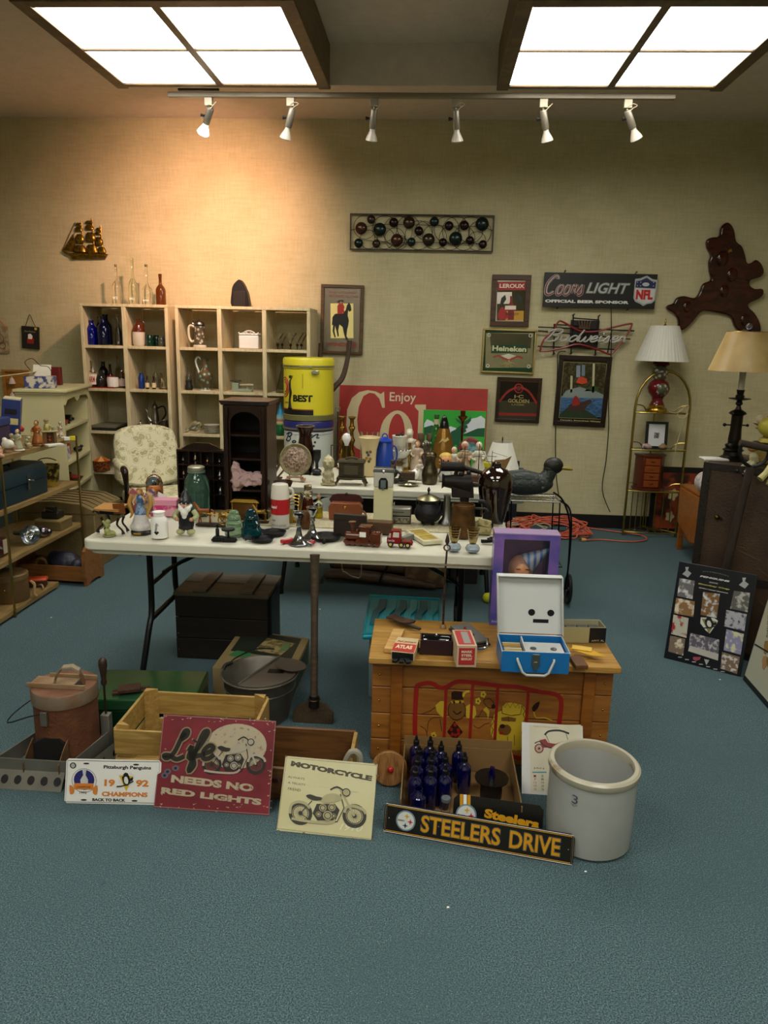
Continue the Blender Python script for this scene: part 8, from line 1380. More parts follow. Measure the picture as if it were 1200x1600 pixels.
# toy chest
zl=.46; FY=2.69; a0=-.197; a1=.735
t=T('toy_chest','large honey pine toy chest with circus cage artwork painted on its plank front','toy chest',((a0+a1)/2,(FY+3.05)/2,.001),rz=.02); a=(a1-a0)/2; b=(3.05-FY)/2
pine=wood('#99642a','#7c4a18',.4,sc=2.5); pin2=wood('#8d5418','#6e3c0e',.4,sc=2.5); lidw=wood('#ad8440','#8f662c',.4,sc=2.5)
zs=[0,.093,.205,.318,zl-.03]
for i in range(4): t.p('plank',pine if i%2 else wood('#935e28','#784a1a',.42,sc=2.7),MB().bb(-a,a,-b,-b+.018,zs[i]+.001,zs[i+1]-.002),bev=.003)
for i in range(4):
    for s in (-1,1): t.p('plank',pine,MB().bb(s*a-(.018 if s>0 else 0),s*a+(.018 if s<0 else 0),-b+.019,b-.019,zs[i]+.001,zs[i+1]-.002),bev=.002)
t.p('back_panel',pine,MB().bb(-a,a,b-.018,b,.001,zl-.032)); 
for x in (-a+.075,a-.075-.04): t.p('batten',pin2,MB().bb(x,x+.045,-b-.016,-b-.001,.02,zl-.032),bev=.003)
for z in (.05,.15,.26,.37):
    for s in (-1,1): t.p('screw',BRASS,MB().sph(s*(a-.03),-b-.001,z,.005,n=8,m=5))
for i in range(3): t.p('lid_board',lidw,MB().bb(-a-.012,a+.012,-b-.05+i*(2*b+.06)/3,-b-.05+(i+1)*(2*b+.06)/3-.002,zl-.026,zl-.001),bev=.003)
# art
ps=at(578,1180,y=FY); 
A=Art(t.o,2*a,.43,(583,1047),(942,1062),(578,1181),y=-b-.0002,t=.0007); q=lambda x,y:(640+x/5,1050+y/5)
rp=M('#8e1a12',.5,var=.1); yp=M('#bca02a',.5,var=.08); bp=M('#6e4a1c',.5,var=.1); kp=M('#2a0f08',.5)
Qs=lambda L:[q(*u) for u in L]
A.line('cage_outline_print',rp,Qs([(45,190),(60,155),(130,140),(180,150),(215,170),(270,170),(340,135),(430,135),(560,150),(700,165),(800,170),(880,185),(980,205),(1060,215),(1130,255),(1125,400),(1110,560),(1080,640),(960,640),(850,650),(740,630),(660,650),(600,660),(540,650),(440,610),(330,600),(240,615),(150,600),(50,570),(35,400)]),7,1,sm=3,closed=True)
for x0,y0,x1,y1 in ((268,175,255,610),(468,150,450,615),(655,165,640,650),(885,190,868,650)): A.line('cage_bar_print',rp,Qs([(x0,y0),(x1,y1)]),4.5,2)
# monkey
A.poly('mane_print',yp,Qs([(190,290),(225,262),(262,262),(262,375),(230,360),(200,330)]),1); A.poly('mane_print',yp,Qs([(415,300),(450,282),(490,300),(500,350),(480,378),(425,375)]),1); A.ell('face_print',bp,*q(352,320),13,13.5,2); A.ring('line_print',kp,*q(352,320),13.3,.9,3); A.poly('hat_print',kp,Qs([(308,205),(330,193),(390,198),(392,232),(402,250),(310,248)]),3); A.line('smile_print',kp,Qs([(325,325),(352,348),(385,330)]),2,3,sm=3); A.poly('eye_print',yp,Qs([(305,262),(340,255),(400,258),(405,272),(310,274)]),3)
for x in (330,375): A.ell('pupil_print',kp,*q(x,268),1.6,1.8,4)
A.poly('bow_print',kp,Qs([(335,395),(400,470),(340,525),(280,468)]),2); 
for u in ((340,420),(312,450),(365,455),(345,490),(320,485),(368,480)): A.ell('dot_print',rp,*q(*u),2.6,2.6,3,n=8)
A.line('horn_print',yp,Qs([(395,232),(410,205),(445,195)]),3.5,2,sm=3); A.poly('foot_print',yp,Qs([(275,515),(300,520),(308,555),(275,552)]),2); A.poly('foot_print',yp,Qs([(375,530),(408,535),(402,562),(368,556)]),2)
for fx,fy_ in ((510,262),(548,218),(178,492),(195,535)):
    for i in range(5): an=2*PI*i/5; A.ell('petal_print',yp,q(fx,fy_)[0]+2.8*math.cos(an),q(fx,fy_)[1]+2.8*math.sin(an),1.9,1.9,1,n=8)
    A.ell('flower_centre_print',kp,*q(fx,fy_),1.2,1.2,2,n=8)
A.poly('horn_print',yp,Qs([(550,320),(575,300),(598,330),(590,390),(578,345)]),1); A.line('balloon_print',kp,Qs([(555,255),(600,248),(635,290),(600,310),(560,280)]),1,1,sm=3,closed=True); A.ell('balloon_knot_print',kp,*q(626,298),3.2,3.2,2,n=10)
for L_ in ([(85,348),(150,325),(190,300)],[(130,470),(135,410),(165,375),(230,370)],[(225,380),(240,465)],[(480,425),(520,445),(560,420),(600,410)],[(510,375),(545,320)],[(75,430),(115,450),(130,500)]): A.line('line_print',kp,Qs(L_),.8,1,sm=3)
# lion
A.poly('lion_mane_print',yp,Qs([(690,320),(720,275),(800,280),(865,310),(860,420),(850,500),(858,570),(800,570),(680,575),(650,520),(615,500),(612,430),(628,370),(650,330)]),1,sm=2); A.line('mane_line_print',kp,Qs([(690,320),(640,340),(650,365),(620,375),(635,400),(610,430),(630,450),(615,500),(650,505),(655,560),(700,575),(740,560),(760,575)]),.9,2); A.line('mane_line_print',kp,Qs([(845,300),(865,330),(850,350),(866,380),(850,410),(862,450),(845,470),(855,520)]),.9,2); A.line('line_print',kp,Qs([(740,500),(745,560)]),.8,2); A.line('line_print',kp,Qs([(790,490),(795,560)]),.8,2); A.poly('crown_print',yp,Qs([(693,342),(690,285),(712,305),(728,275),(752,305),(772,272),(790,305),(812,280),(818,308),(842,290),(830,350),(760,358)]),3); A.line('crown_line_print',kp,Qs([(693,342),(690,285),(712,305),(728,275),(752,305),(772,272),(790,305),(812,280),(818,308),(842,290),(830,350),(760,358)]),.8,4,closed=True)
A.poly('muzzle_print',bp,Qs([(680,430),(740,420),(768,455),(740,490),(690,485),(668,460)]),2,sm=2); A.ell('nose_print',kp,*q(698,430),4.2,2.8,3); A.poly('eye_print',bp,Qs([(688,372),(740,365),(800,378),(795,400),(690,395)]),2); A.ell('tongue_print',rp,*q(690,475),3,2.2,3); A.line('line_print',kp,Qs([(740,365),(745,400)]),.8,3)
for u in ((575,545),(597,550),(618,555),(755,575),(782,580),(808,582),(832,580)): A.ell('paw_print',yp,*q(*u),3.2,3,2,n=12)
A.poly('leaf_print',kp,Qs([(915,310),(940,280),(972,268),(960,310),(930,335)]),1,sm=2); A.line('tail_print',yp,Qs([(930,335),(950,375),(1010,375),(1070,395)]),1.8,1,sm=3); A.done()
for px,py,r in ((866,1122,3.6),(610,1030,2)): pass
# items on the toy chest lid
LZ=zl+.0015
def LI(name,label,cat,px,py,rz=0,**k): p=at(px,py,z=LZ); return T(name,label,cat,p,rz=rz,k=kk(p),**k)
t=LI('wood_strip','pale wooden strip lying across the left end of the toy chest lid','wood strip',615,1007,rz=-.12); t.p('strip',wood('#c8a062','#a88044',.5,sc=6),MB().bb(-9,9,-34,50,0,7),bev=.5)
t=LI('axe_head','rusty hatchet head and iron haft lying at the back left of the toy chest lid','hatchet',628,974,z0=0) if False else LI('hatchet','rusty hatchet lying at the back left of the toy chest lid','hatchet',622,976,rz=-.55); t.p('head',rs,MB().prism([(-18,-8),(-8,-5),(10,-12),(24,-4),(26,10),(8,8),(-8,10),(-16,12)],8,11,'xy',sm=2),bev=.5); t.p('haft',M('#3c3024',.6,.3),MB().bb(-5,46,-4,1,4.5,7.8).mv(rz=-.12),bev=.6)
t=LI('staple_box','cream and red cardboard box with staples spilling from its open end','box',632,1024,rz=-.12); t.p('sleeve',M('#c8b48a',.6),MB().bb(-18,18,-20,38,1,14).mv(),bev=.5); t.p('open_end',BLK,MB().bb(-16.5,16.5,-20.6,-20.1,2,13)); t.p('red_label',M('#b02a24',.5),MB().bb(-17.5,17,-19,12,14.05,14.4)); k=t.k
o_=txt(t.o,'ATLAS',M('#e0cfa8'),-14*k,-8*k,12*k,6*k,y=0,bold=.05); o_.rotation_euler=(-PI/2,0,0); o_.location=(0,0,14.5*k)
o_=txt(t.o,'Fine Jewelry'.replace('Fine Jewelry','Rail Joiners'),M('#a8322c'),-15*k,16*k,15*k,24*k,y=0,bold=.01,shear=.3); o_.rotation_euler=(-PI/2,0,0); o_.location=(0,0,14.2*k)
for i in range(3): t.p('staple_strip',met('#3c4046',.4),MB().box(-9+9*i,-26-2*i,3+i,7,16,4,rz=.3*i-.2),bev=.3)
t=LI('stamp_case','dark maroon box holding a shiny black stapler, in the middle of the lid','box',681,1021); t.p('box',M('#2a1216',.4,bump=.2),MB().bb(-25,25,-7,-5,0,24).bb(-25,25,20,22,0,24).bb(-25,-23,-4.9,19.9,0,24).bb(23,25,-4.9,19.9,0,24).bb(-22.9,22.9,-4.9,19.9,0,3)); t.p('stapler',M('#0d0e11',.1,.3),MB().lathe([(10,-21),(11,-18),(11,18),(10,21)],0,7,17,n=16,ry=PI/2),bev=.3); t.p('chrome_end',CHROME,MB().sph(-17,-1,20,4,n=10).sph(17,-1,20,4,n=10).sph(0,6,28,2.5,n=8))
t=LI('punch_box','red and cream tall box with a grey window standing on the lid before the slicer','box',729,1036,rz=.0,z0=0) if False else LI('punch_box','red and cream cardboard box lying end on, next to the maroon box','box',728,1040,rz=.10); cmb=M('#c0a98c',.6); t.p('box',cmb,MB().bb(-16,15,-6,58,0,36),bev=.5); rr2=M('#a82a2c',.5); t.p('end_label',rr2,MB().bb(-13,12,-6.5,-6.05,4,32)); t.p('top_label',rr2,MB().bb(-13,12,-2,54,36.05,36.4)); t.p('window_print',M('#8a8a84'),MB().bb(-4,7,2,48,36.45,36.7)); k=t.k
for i,(s_,hh) in enumerate((('MARK',24),('STEEL',18),('BEARCAT',12))): txt(t.o,s_,M('#dcc8a8'),-9*k,hh*k,8*k,(hh+4)*k,y=-6.55*k,bold=.03)
t=LI('food_slicer','grey metal food slicer with bent wire legs lying at a slant on the lid','slicer',738,1003,rz=.5); t.p('plate',M('#6e6e68',.35,.5),MB().box(0,10,10,34,62,4,rx=.1),bev=.6); t.p('rim',M('#2a2a2a',.4),MB().box(0,10,5,38,66,3,rx=.1),bev=.6); t.p('red_pointer',M('#8a2020'),MB().box(0,12,13.4,1.2,26,.8,rx=.1).sph(0,24,14.6,2,n=8).sph(0,-1,12.5,2,n=8)); t.p('wire_leg',CHROME,MB().tube([(-12,-20,6),(-14,-34,4),(4,-34,4),(10,-26,14),(16,-20,6)],1.8,sm=3))
# iron pole ornament
t=LI('iron_finial_rod','thin twisted iron rod with a pointed finial and small crosspiece, standing on the lid','rod',692,981); t.p('rod',M('#4c3c30',.5,.5,c2='#2c221a',kind='speck',sc=40),MB().tube([(0,0,3),(0,0,96),(1,0,126)],[1.8,1.6,1.4],n=8)); t.p('foot',M('#8a7050',.5,.4),MB().lathe([(5,0),(4,4),(2,6)],n=12)); t.p('crosspiece',M('#8a8270',.4,.4),MB().prism([(-14,0),(-6,-2),(0,-4),(6,-2),(14,0),(8,2),(0,4),(-8,2)],102,104,'xy')); t.p('loop',M('#5c4c3c',.4,.5),MB().ring(1,0,130,4.5,1.3,'y',n=16)); t.p('finial',M('#4c3c30',.4,.5),MB().lathe([(1.2,134),(3.5,140),(2,148),(0,154)],1,0,0,n=12))
# doll in a box
t=LI('boxed_doll','doll with a striped party hat in a purple window box behind the white case','doll box',813,973); 
pb=M('#343f86',.2,c2='#7a5ca0',sc=9); W2=49; Hh=146
t.p('box_side',pb,MB().bb(-W2,-W2+1.5,-16,16,0,Hh)); t.p('box_side',pb,MB().bb(W2-1.5,W2,-16,16,0,Hh)); t.p('box_top',M('#a890b8',.25),MB().bb(-W2,W2,-16,16,Hh+.1,Hh+1.6)); t.p('box_back',M('#5c3c6c',.4,c2='#8a5a74',sc=8),MB().bb(-W2+1.6,W2-1.6,14.4,15.9,0,Hh)); t.p('box_front',pb,MB().bb(-W2+1.6,-W2+15,-16,-14.8,0,Hh).bb(W2-15,W2-1.6,-16,-14.8,0,Hh).bb(-W2+15,W2-15,-16,-14.8,Hh-8,Hh)); t.p('inner_panel',M('#2c3474',.3),MB().bb(-W2+12,-W2+14,-14,14,2,Hh-4).bb(W2-14,W2-12,-14,14,2,Hh-4)); t.p('window_film',glass('#f2f2fa',.02,1),MB().bb(-W2+15,W2-15,-15.6,-15.3,2,Hh-8.2))
t.p('doll_head',M('#b5805c',.4,var=.05),MB().sph(-5,0,88,19,sz=1.15,n=22,m=14)); t.p('party_hat',M('#b8bcc0',.3,c2='#3a70a8',kind='wave',sc=12,var=.1,th=.6),MB().lathe([(16,0),(2,40)],4,0,98,n=20,ry=.95)); t.p('doll_body',M('#c04a6c',.6),MB().lathe([(16,0),(18,30),(10,66)],-4,0,2,n=16)); t.p('eyebrow',M('#4c2c1c'),MB().tube([(-14,-17,92),(-8,-19,93)],.8).tube([(0,-19,93),(6,-17,92)],.8))
txt(t.o,'Birthday',M('#b8b8d8'),-46*t.k,4*t.k,-36*t.k,8*t.k,y=-16.1*t.k)
# cassette case
cb_=M('#1668a8',.35,var=.08); wc=M('#c8cbca',.4,var=.04)
t=LI('cassette_case','open blue and white carrying case with cassettes and a white tape player tray','case',834,1048,rz=.02); W2=52; Dd=62; h_=34
t.p('front_wall',cb_,MB().bb(-W2,W2,-9,-6.5,-1,h_) ,bev=.8).location.z=t.k*1; t.p('side_wall',cb_,MB().bb(-W2,-W2+2.5,-6.4,Dd,0,h_)); t.p('side_wall',cb_,MB().bb(W2-2.5,W2,-6.4,Dd,0,h_)); t.p('back_wall',cb_,MB().bb(-W2+2.6,W2-2.6,Dd-2.5,Dd,0,h_)); t.p('floor_panel',cb_,MB().bb(-W2+2.6,W2-2.6,-6.4,Dd-2.6,0,2))
t.p('white_rim',wc,MB().tube([(-W2,-8,h_),(W2,-8,h_),(W2,Dd,h_),(-W2,Dd,h_)],1.2,n=6,closed=True)); t.p('divider',wc,MB().bb(-15,-13,-6.2,Dd-3,2.1,h_-1))
tr=t.p('player_tray',wc,MB().bb(-12.8,W2-4,-5,Dd-14,2.1,h_-6),bev=1)
for x in (0,32): t.p('reel_knob',M('#6a6a66',.3,.5),MB().lathe([(5,0),(5,1.6),(2,3)],x,20,h_-6,n=16),parent=tr)
for i in range(7): y=-3+7*i; cs=t.p('cassette',M('#1c1c30',.3),MB().bb(-W2+4,-16.5,y,y+5.6,3,h_-7),bev=.4); t.p('cassette_label',M(['#c8c4b0','#a88c30','#b8a058','#c8c0a0','#9c7c34','#b09048','#c4b078'][i],.5),MB().bb(-W2+6,-18,y+.4,y+5.2,h_-6.95,h_-6.4),parent=cs)
lid_=MB(); lw,lh=W2+1,98
lid_.bb(-lw,lw,0,2,0,lh).bb(-lw,-lw+2,-12,-.1,2,lh).bb(lw-2,lw,-12,-.1,2,lh).bb(-lw+2.1,lw-2.1,-12,-.1,lh-2,lh)
for v in lid_.v: v.y+=Dd+3+v.z*.12; v.z+=h_+1; v.x-=v.z*.06-3
t.p('open_lid',wc,lid_,bev=1)
for x in (-1,30): t.p('eye_print',BLK,MB().lathe([(5.6,0),(5.6,.8)],x+3,Dd+3+36*.12-.2,h_+37,n=20,rx=PI/2))
t.p('mouth_print',BLK,MB().bb(5,30,Dd+4.9,Dd+5.7,h_+20,h_+26)); t.p('handle',M('#b5bab4',.35),MB().tube([(-28,-9.5,h_-10),(-28,-12,h_-12),(-20,-16,4),(-14,-17,0),(14,-17,0),(20,-16,4),(28,-12,h_-12),(28,-9.5,h_-10)],2,n=8)); t.p('latch',met('#8a8a80',.3),MB().bb(-6,6,-11.5,-9.2,12,h_-2).bb(-3,3,-12.6,-11.6,6,20),bev=.5)
t=LI('letter_punch_box','open grey and black box of metal letters at the right end of the lid','box',908,1003,rz=.10); t.p('tray',M('#9a9678',.6),MB().bb(-32,36,-5,-3.5,0,26).bb(-32,36,28,29.5,0,26).bb(-32,-30.5,-3.4,27.9,0,26).bb(34.5,36,-3.4,27.9,0,26)); t.p('front_label',M('#a89e70',.6),MB().bb(-31.5,10,-5.6,-5.1,1,25)); t.p('black_label',BLK,MB().bb(10.1,36,-5.6,-5.1,1,25.5)); txt(t.o,'APPT. PL',M('#b8a878'),14*t.k,3*t.k,34*t.k,6*t.k,y=-5.65*t.k); t.p('inner_floor',M('#8c8870'),MB().bb(-30.4,34.4,-3.4,27.8,14,15))
for i,ch in enumerate('DFD'): b_=t.p('letter_block',met('#6c6c68',.4),MB().bb(-22+18*i,-7+18*i,2,20,15.2,21),bev=.5)
t=LI('yellow_envelope','bright yellow paper envelope tucked at the right end of the lid','envelope',912,1026,rz=-.25); t.p('sheet',M('#c89a1c',.6),MB().prism([(-22,2),(10,-12),(34,-8),(12,10),(-18,12)],8,9,'xy')); t.p('upper_sheet',M('#d0a83c',.6),MB().box(-4,6,11,30,12,1,rx=.15))
t=LI('wood_block','small brown sanding block at the right front of the lid','block',906,1042,rz=.12); t.p('block',wood('#6c4426','#523018',.5,sc=12),MB().bb(-10,10,-10,26,0,7),bev=.9)
# wheel
p=G(608,1224); t=T('wooden_disc','round striped wooden wheel with a red hub leaning on the toy chest','wheel',(p.x,p.y-.01,.001),k=kk(p),rx=-.2); t.p('disc',wood('#6c4420','#9a7040',.4,sc=10,st=(6,1,1)),MB().lathe([(26,0),(27.5,1.5),(27.5,7),(26,8.5)],0,0,27.5,n=36,rx=PI/2),bev=.3); t.p('hub',M('#a8201c',.3),MB().sph(2,-10,27,5,sy=.7)); t.p('hub_stub',M('#7d1814',.3),MB().lathe([(3,0),(3,2)],2,-8.6,27,n=12,rx=PI/2)); 
# cardboard box with bottles
q0=G(626,1262); X0=q0.x; X1=at(815,1250,y=2.3).x; y0_,y1_=2.26,2.63; t=T('cardboard_box','open low cardboard box full of cobalt blue bottles before the toy chest','box',((X0+X1)/2,(y0_+y1_)/2,.001)); a=(X1-X0)/2; b=(y1_-y0_)/2; cbm=M('#7d6038',.75,var=.1); hb_=.105
t.p('wall',cbm,MB().bb(-a,a,-b,-b+.004,0,.03)); t.p('wall',cbm,MB().bb(-a,a,b-.004,b,0,hb_)); t.p('wall',cbm,MB().bb(-a,-a+.004,-b+.005,b-.005,0,hb_)); t.p('wall',cbm,MB().bb(a-.004,a,-b+.005,b-.005,0,hb_)); t.p('bottom',cbm,MB().bb(-a+.005,a-.005,-b+.005,b-.005,0,.004)); t.p('flap',cbm,MB().bb(-a,a,b+.001,b+.004,hb_+.001,hb_+.035))
ink=M('#060a44',.04,trans=.3,coat=1); base=None; n_=0
bl_=[(651,1172,2.58),(673,1174,2.58),(690,1180,2.55),(718,1182,2.56),(655,1195,2.51),(676,1195,2.51),(727,1206,2.48),(653,1212,2.44),(675,1215,2.45),(697,1212,2.47),(650,1228,2.37),(674,1230,2.38),(697,1232,2.39),(655,1248,2.315)]
for i,(px,py,yy) in enumerate(bl_):
    x=xat(px,yy,.18); pos=(x,yy,.0065)
    if i==len(bl_)-1:
        t=T('bottle','cobalt blue bottle without a cap at the front left of the box','bottle',pos); t.p('body',ink,MB().shell([(.026,0),(.028,.01),(.028,.085),(.016,.10),(.015,.115)],.002,n=20)); continue
    if base is None:
        t=T('bottle','x','bottle',pos,group='cobalt blue bottles in the cardboard box'); base=t.o
        t.p('body',ink,MB().lathe([(.024,0),(.026,.005),(.0265,.098),(.024,.112),(.012,.125),(.010,.13)],n=22)); t.p('cap',BLK,MB().lathe([(.0115,.1302),(.0115,.146),(.006,.149),(.006,.158),(.004,.166)],n=14)); c_=base
    else: c_=copyt(base,pos)
    c_['label']='cobalt blue dropper bottle, '+['back left corner of the box','second from left in the back row','third from left in the back row','rightmost in the back row','left in the second row','middle of the second row','rightmost of all, front of the back right one','left in the third row','middle of the third row','right in the third row','left in the front row','middle of the front row','right in the front row'][i]
p=at(772,1238,z=.09); t=T('black_disc','round black disc with a spindle bottle on it inside the cardboard box','disc',(p.x,2.47,.006)); t.p('drum',BLK,MB().cyl(0,0,0,.072,.04,n=20)); t.p('disc',M('#0c0c0e',.3),MB().lathe([(.062,.073),(.062,.077)],n=32)); t.p('spindle',ink,MB().lathe([(.012,.0775),(.012,.1),(.008,.108),(.009,.118)],n=16))
p=at(696,1262,z=.05); t=T('clear_jar','small clear glass jar at the front of the cardboard box','jar',(p.x,2.305,.006)); t.p('body',GLS,MB().shell([(.016,0),(.017,.07),(.015,.08)],.0015,n=18)); t.p('lid',M('#5c6468',.3),MB().cyl(0,0,.0805,.092,.0165,n=18))
# ---------- flat signs on the floor ----------
al=M('#d8d8d4',.3,var=.03)
def holes(t,W,H,L_):
    for x,z in L_: t.p('slot',M('#3a3a38',.4),MB().prism([(x+.012*math.cos(a)*1.0,z+.003*math.sin(a)) for a in [2*PI*i/12 for i in range(12)]],-.0012,-.0004))
t,W,H=panel('licence_plate','white champions licence plate with a skating penguin emblem, leftmost sign on the floor','licence plate',(105,1255),(238,1258),(176,1187),.045,th=.001)
W*=1.12; t.o.location.x+=.008; t.p('plate',al,MB().prism([(-W/2+.008,0),(W/2-.008,0),(W/2,.008),(W/2,H-.008),(W/2-.008,H),(-W/2+.008,H),(-W/2,H-.008),(-W/2,.008)],0,.0015),bev=.0005)
A=Art(t.o,W,H,(109,1184),(257,1185),(105,1255)); q=lambda x,y:(x/4,980+y/4)
K_=M('#121214'); og=M('#c87830'); A.line('border_print',K_,[(111,1187),(254,1187),(251,1253),(107,1253)],.7,1,closed=True)
A.text('Pittsburgh Penguins',K_,*q(668,855),*q(962,885),1,bold=.03); A.text('19',og,*q(672,945),*q(735,990),1,bold=.05); A.text('92',og,*q(868,945),*q(945,990),1,bold=.05); A.text('CHAMPIONS',og,*q(655,1023),*q(938,1055),1,bold=.05); A.text('BACK TO BACK',K_,*q(595,1066),*q(800,1086),1,bold=.05)
penguin(A,lambda u,v:q(800+u*115,955+v*130),1); A.ell('badge_print',M('#1c1c64'),*q(545,950),16,16,1); A.ring('badge_ring_print',M('#8a8a90'),*q(545,955),19,.9,1); A.poly('cup_print',M('#b8b8b8'),[q(535,885),q(560,885),q(555,920),q(570,950),q(568,985),q(525,985),q(522,950),q(540,920)],2); A.rect('ribbon_print',og,*q(483,972),*q(604,1010),3); A.text('CHAMPIONS',K_,*q(500,988),*q(585,1002),4); A.text('1992',K_,*q(518,1024),*q(560,1040),2); A.poly('flame_print',og,[q(455,985),q(480,1000),q(482,1035),q(458,1042)],2,sm=2); A.poly('flame_print',og,[q(628,985),q(602,1000),q(600,1035),q(625,1042)],2,sm=2); A.ell('league_print',K_,*q(477,860),5,5,1,n=14); A.ell('league_inner_print',M('#a8a8a4'),*q(477,860),3.2,3.6,2,n=12)
A.done()
for u in ((560,846),(870,848),(542,1078),(857,1079)): x,z=A.f(q(*u)); t.p('slot',K_,MB().prism([(x+.011*math.cos(a),z+.003*math.sin(a)) for a in [2*PI*i/12 for i in range(12)]],-.0012,-.0004))
def motorcycle(A,f,dk,md,lt_,l=1,s=1.):
    """side view drawing; unit box, wheels at x .13 and .87, y down"""
    k=abs(f(1,0)[0]-f(0,0)[0]); P=lambda L:[f(*u) for u in L]
    for cx_,cy_ in ((.14,.66),(.85,.66)):
        u=f(cx_,cy_); A.ring('tyre_print',dk,*u,.135*k,.045*k,l+1); A.ring('rim_print',md,*u,.10*k,.012*k,l+1)
        for i in range(10): a=PI*i/10; A.line('spoke_print',md,[(u[0]-.1*k*math.cos(a),u[1]-.1*k*math.sin(a)),(u[0]+.1*k*math.cos(a),u[1]+.1*k*math.sin(a))],.004*k,l)
        A.ell('hub_print',dk,*u,.028*k,.028*k,l+1,n=12)
    A.line('fender_print',lt_,P([(.0,.68),(.02,.5),(.1,.42),(.2,.44),(.27,.54)]),.035*k,l+2,sm=4); A.line('fender_print',lt_,P([(.72,.6),(.76,.48),(.86,.45),(.97,.52),(1.0,.6)]),.035*k,l+2,sm=4)
    A.line('fork_print',lt_,P([(.68,.1),(.74,.3),(.85,.66)]),.028*k,l+3); A.line('handlebar_print',dk,P([(.55,.12),(.64,.05),(.72,.12)]),.02*k,l+3,sm=3); A.ell('headlight_print',lt_,*f(.76,.16),.05*k,.055*k,l+4,n=16); A.ring('headlight_rim_print',dk,*f(.76,.16),.05*k,.012*k,l+5)
    A.poly('tank_print',lt_,P([(.42,.33),(.5,.22),(.62,.2),(.7,.27),(.68,.34),(.55,.4),(.44,.4)]),l+3,sm=2); A.poly('seat_print',dk,P([(.22,.28),(.28,.24),(.36,.28),(.44,.3),(.42,.36),(.3,.36)]),l+3,sm=2)
    A.poly('engine_print',dk,P([(.36,.44),(.6,.42),(.66,.55),(.6,.78),(.36,.8),(.3,.65)]),l+1)
    for cx_,cy_,r in ((.44,.52,.055),(.56,.5,.055),(.5,.68,.07),(.38,.66,.04),(.58,.68,.035)): A.ell('engine_part_print',lt_,*f(cx_,cy_),r*k*.9,r*k*.9,l+4,n=14); A.ring('engine_line_print',dk,*f(cx_,cy_),r*k*.6,.01*k,l+5)
    A.line('exhaust_print',lt_,P([(.6,.76),(.5,.84),(.2,.82),(.02,.78)]),.03*k,l+4,sm=3); A.line('frame_print',dk,P([(.68,.2),(.72,.5),(.62,.8),(.3,.84),(.14,.66),(.3,.38)]),.014*k,l+2)
t,W,H=panel('motorcycle_sign','large worn dark red tin sign with Life script above a motorcycle','sign',(240,1262),(420,1275),(336,1121),.13,th=.001)
wr_=M('#5c1420',.45,c2='#7c2430',sc=8); t.p('sheet',wr_,MB().bb(-W/2,W/2,0,.0018,0,H),bev=.0006)
A=Art(t.o,W,H,(248,1114),(427,1127),(240,1262)); q=lambda x,y:(200+x/3,1080+y/3)
cr_=M('#a89c84',.5,kind='speck',c2='#7d6c58',sc=60,th=.62); A.ell('oval_print',cr_,*q(495,260),48,36,1,n=36); motorcycle(A,lambda u,v:q(345+u*290,205+v*215),M('#26221e'),M('#4a463e'),M('#a8a090'),2)
for q_,(mm,w_) in enumerate(((M('#8a7c60'),11),(M('#1f1c14'),7))): A.script('script_print',mm,'Li',*q(165,180),*q(300,325),w_,8+q_,.2); A.script('script_print',mm,'fe',*q(285,180),*q(395,325),w_,8+q_,.2)
A.text('NEEDS NO',cr_,*q(197,402),*q(583,466),2,bold=.055,rot=-.045); A.text('RED LIGHTS',cr_,*q(152,462),*q(622,526),2,bold=.055,rot=-.045)
for u in ((178,378),(165,396),(215,362)): A.ell('bullet_mark_print',M('#5c5c6c',.4),*q(*u),5.5,4.5,2,n=12); A.ell('bullet_hole_print',K_,*q(*u),2.4,2.2,3,n=10)
random.seed(3)
for i in range(60):
    e_=random.random(); x=random.uniform(130,670) if e_<.6 else random.choice((random.uniform(125,165),random.uniform(640,670))); y=random.choice((random.uniform(112,140),random.uniform(535,575))) if e_<.6 else random.uniform(120,560); y=y+(x-130)*.03 if y<200 else y+(x-640)*.03
    A.poly('scuff_print',cr_,[q(x,y),q(x+random.uniform(3,14),y-1),q(x+random.uniform(2,9),y+random.uniform(2,7))],2)
A.line('edge_print',M('#a08078'),[(249,1115.5),(426,1128),(419,1273),(241,1260.5)],1,1,closed=True); A.done()
t,W,H=panel('motorcycle_sign','cream tin sign lettered MOTORCYCLE with a vintage bike drawing and the year 1910','sign',(432,1298),(580,1313),(520,1188),.13,th=.001)
cm_=M('#bab486',.4,c2='#c8c4a0',sc=4); t.p('sheet',cm_,MB().bb(-W/2,W/2,0,.0018,0,H),bev=.0006); A=Art(t.o,W,H,(449,1181),(591,1195),(432,1298)); br_=M('#4a4434'); 
A.text('MOTORCYCLE',br_,*q(770,345),*q(1145,408),1,bold=.07,rot=-.09)
for s_,y in (('ALWAYS',400),('A TRUSTY',428),('FRIEND',455)): A.text(s_,br_,*q(755,y),*q(836 if 'TR' in s_ else 832 if y==400 else 812,y+18),1,rot=-.05)
motorcycle(A,lambda u,v:q(760+u*345,430+v*215+u*18),M('#33302a'),M('#5c5848'),M('#a8a27c'),1); A.script('year_print',WHT,'o',*q(1020,632),*q(1024,636),.1,1) if False else A.text('1910',M('#dcd8b8'),*q(985,620),*q(1085,660),2,shear=.35,bold=.01)
fa=M('#98926c')
for s_,x0,y0,x1,y1 in (('Motorcycles Inc.',845,385,935,395),('At. Savage District',975,412,1100,424),('South Haven',865,425,960,434),('W. R. Holdings',845,447,950,456),('Trails',1030,470,1075,480)): A.text(s_,fa,*q(x0,y0),*q(x1,y1),1)
A.line('border_print',br_,[q(752,312),q(1168,352),q(1132,693),q(700,645)],.5,1,closed=True)
for u in ((750,305),(1165,345),(1130,695),(705,655),(820,665),(1040,690),(1168,400)): A.ell('rust_print',M('#6c5a3c'),*q(*u),2.2,1.3,2,n=7)
A.done()
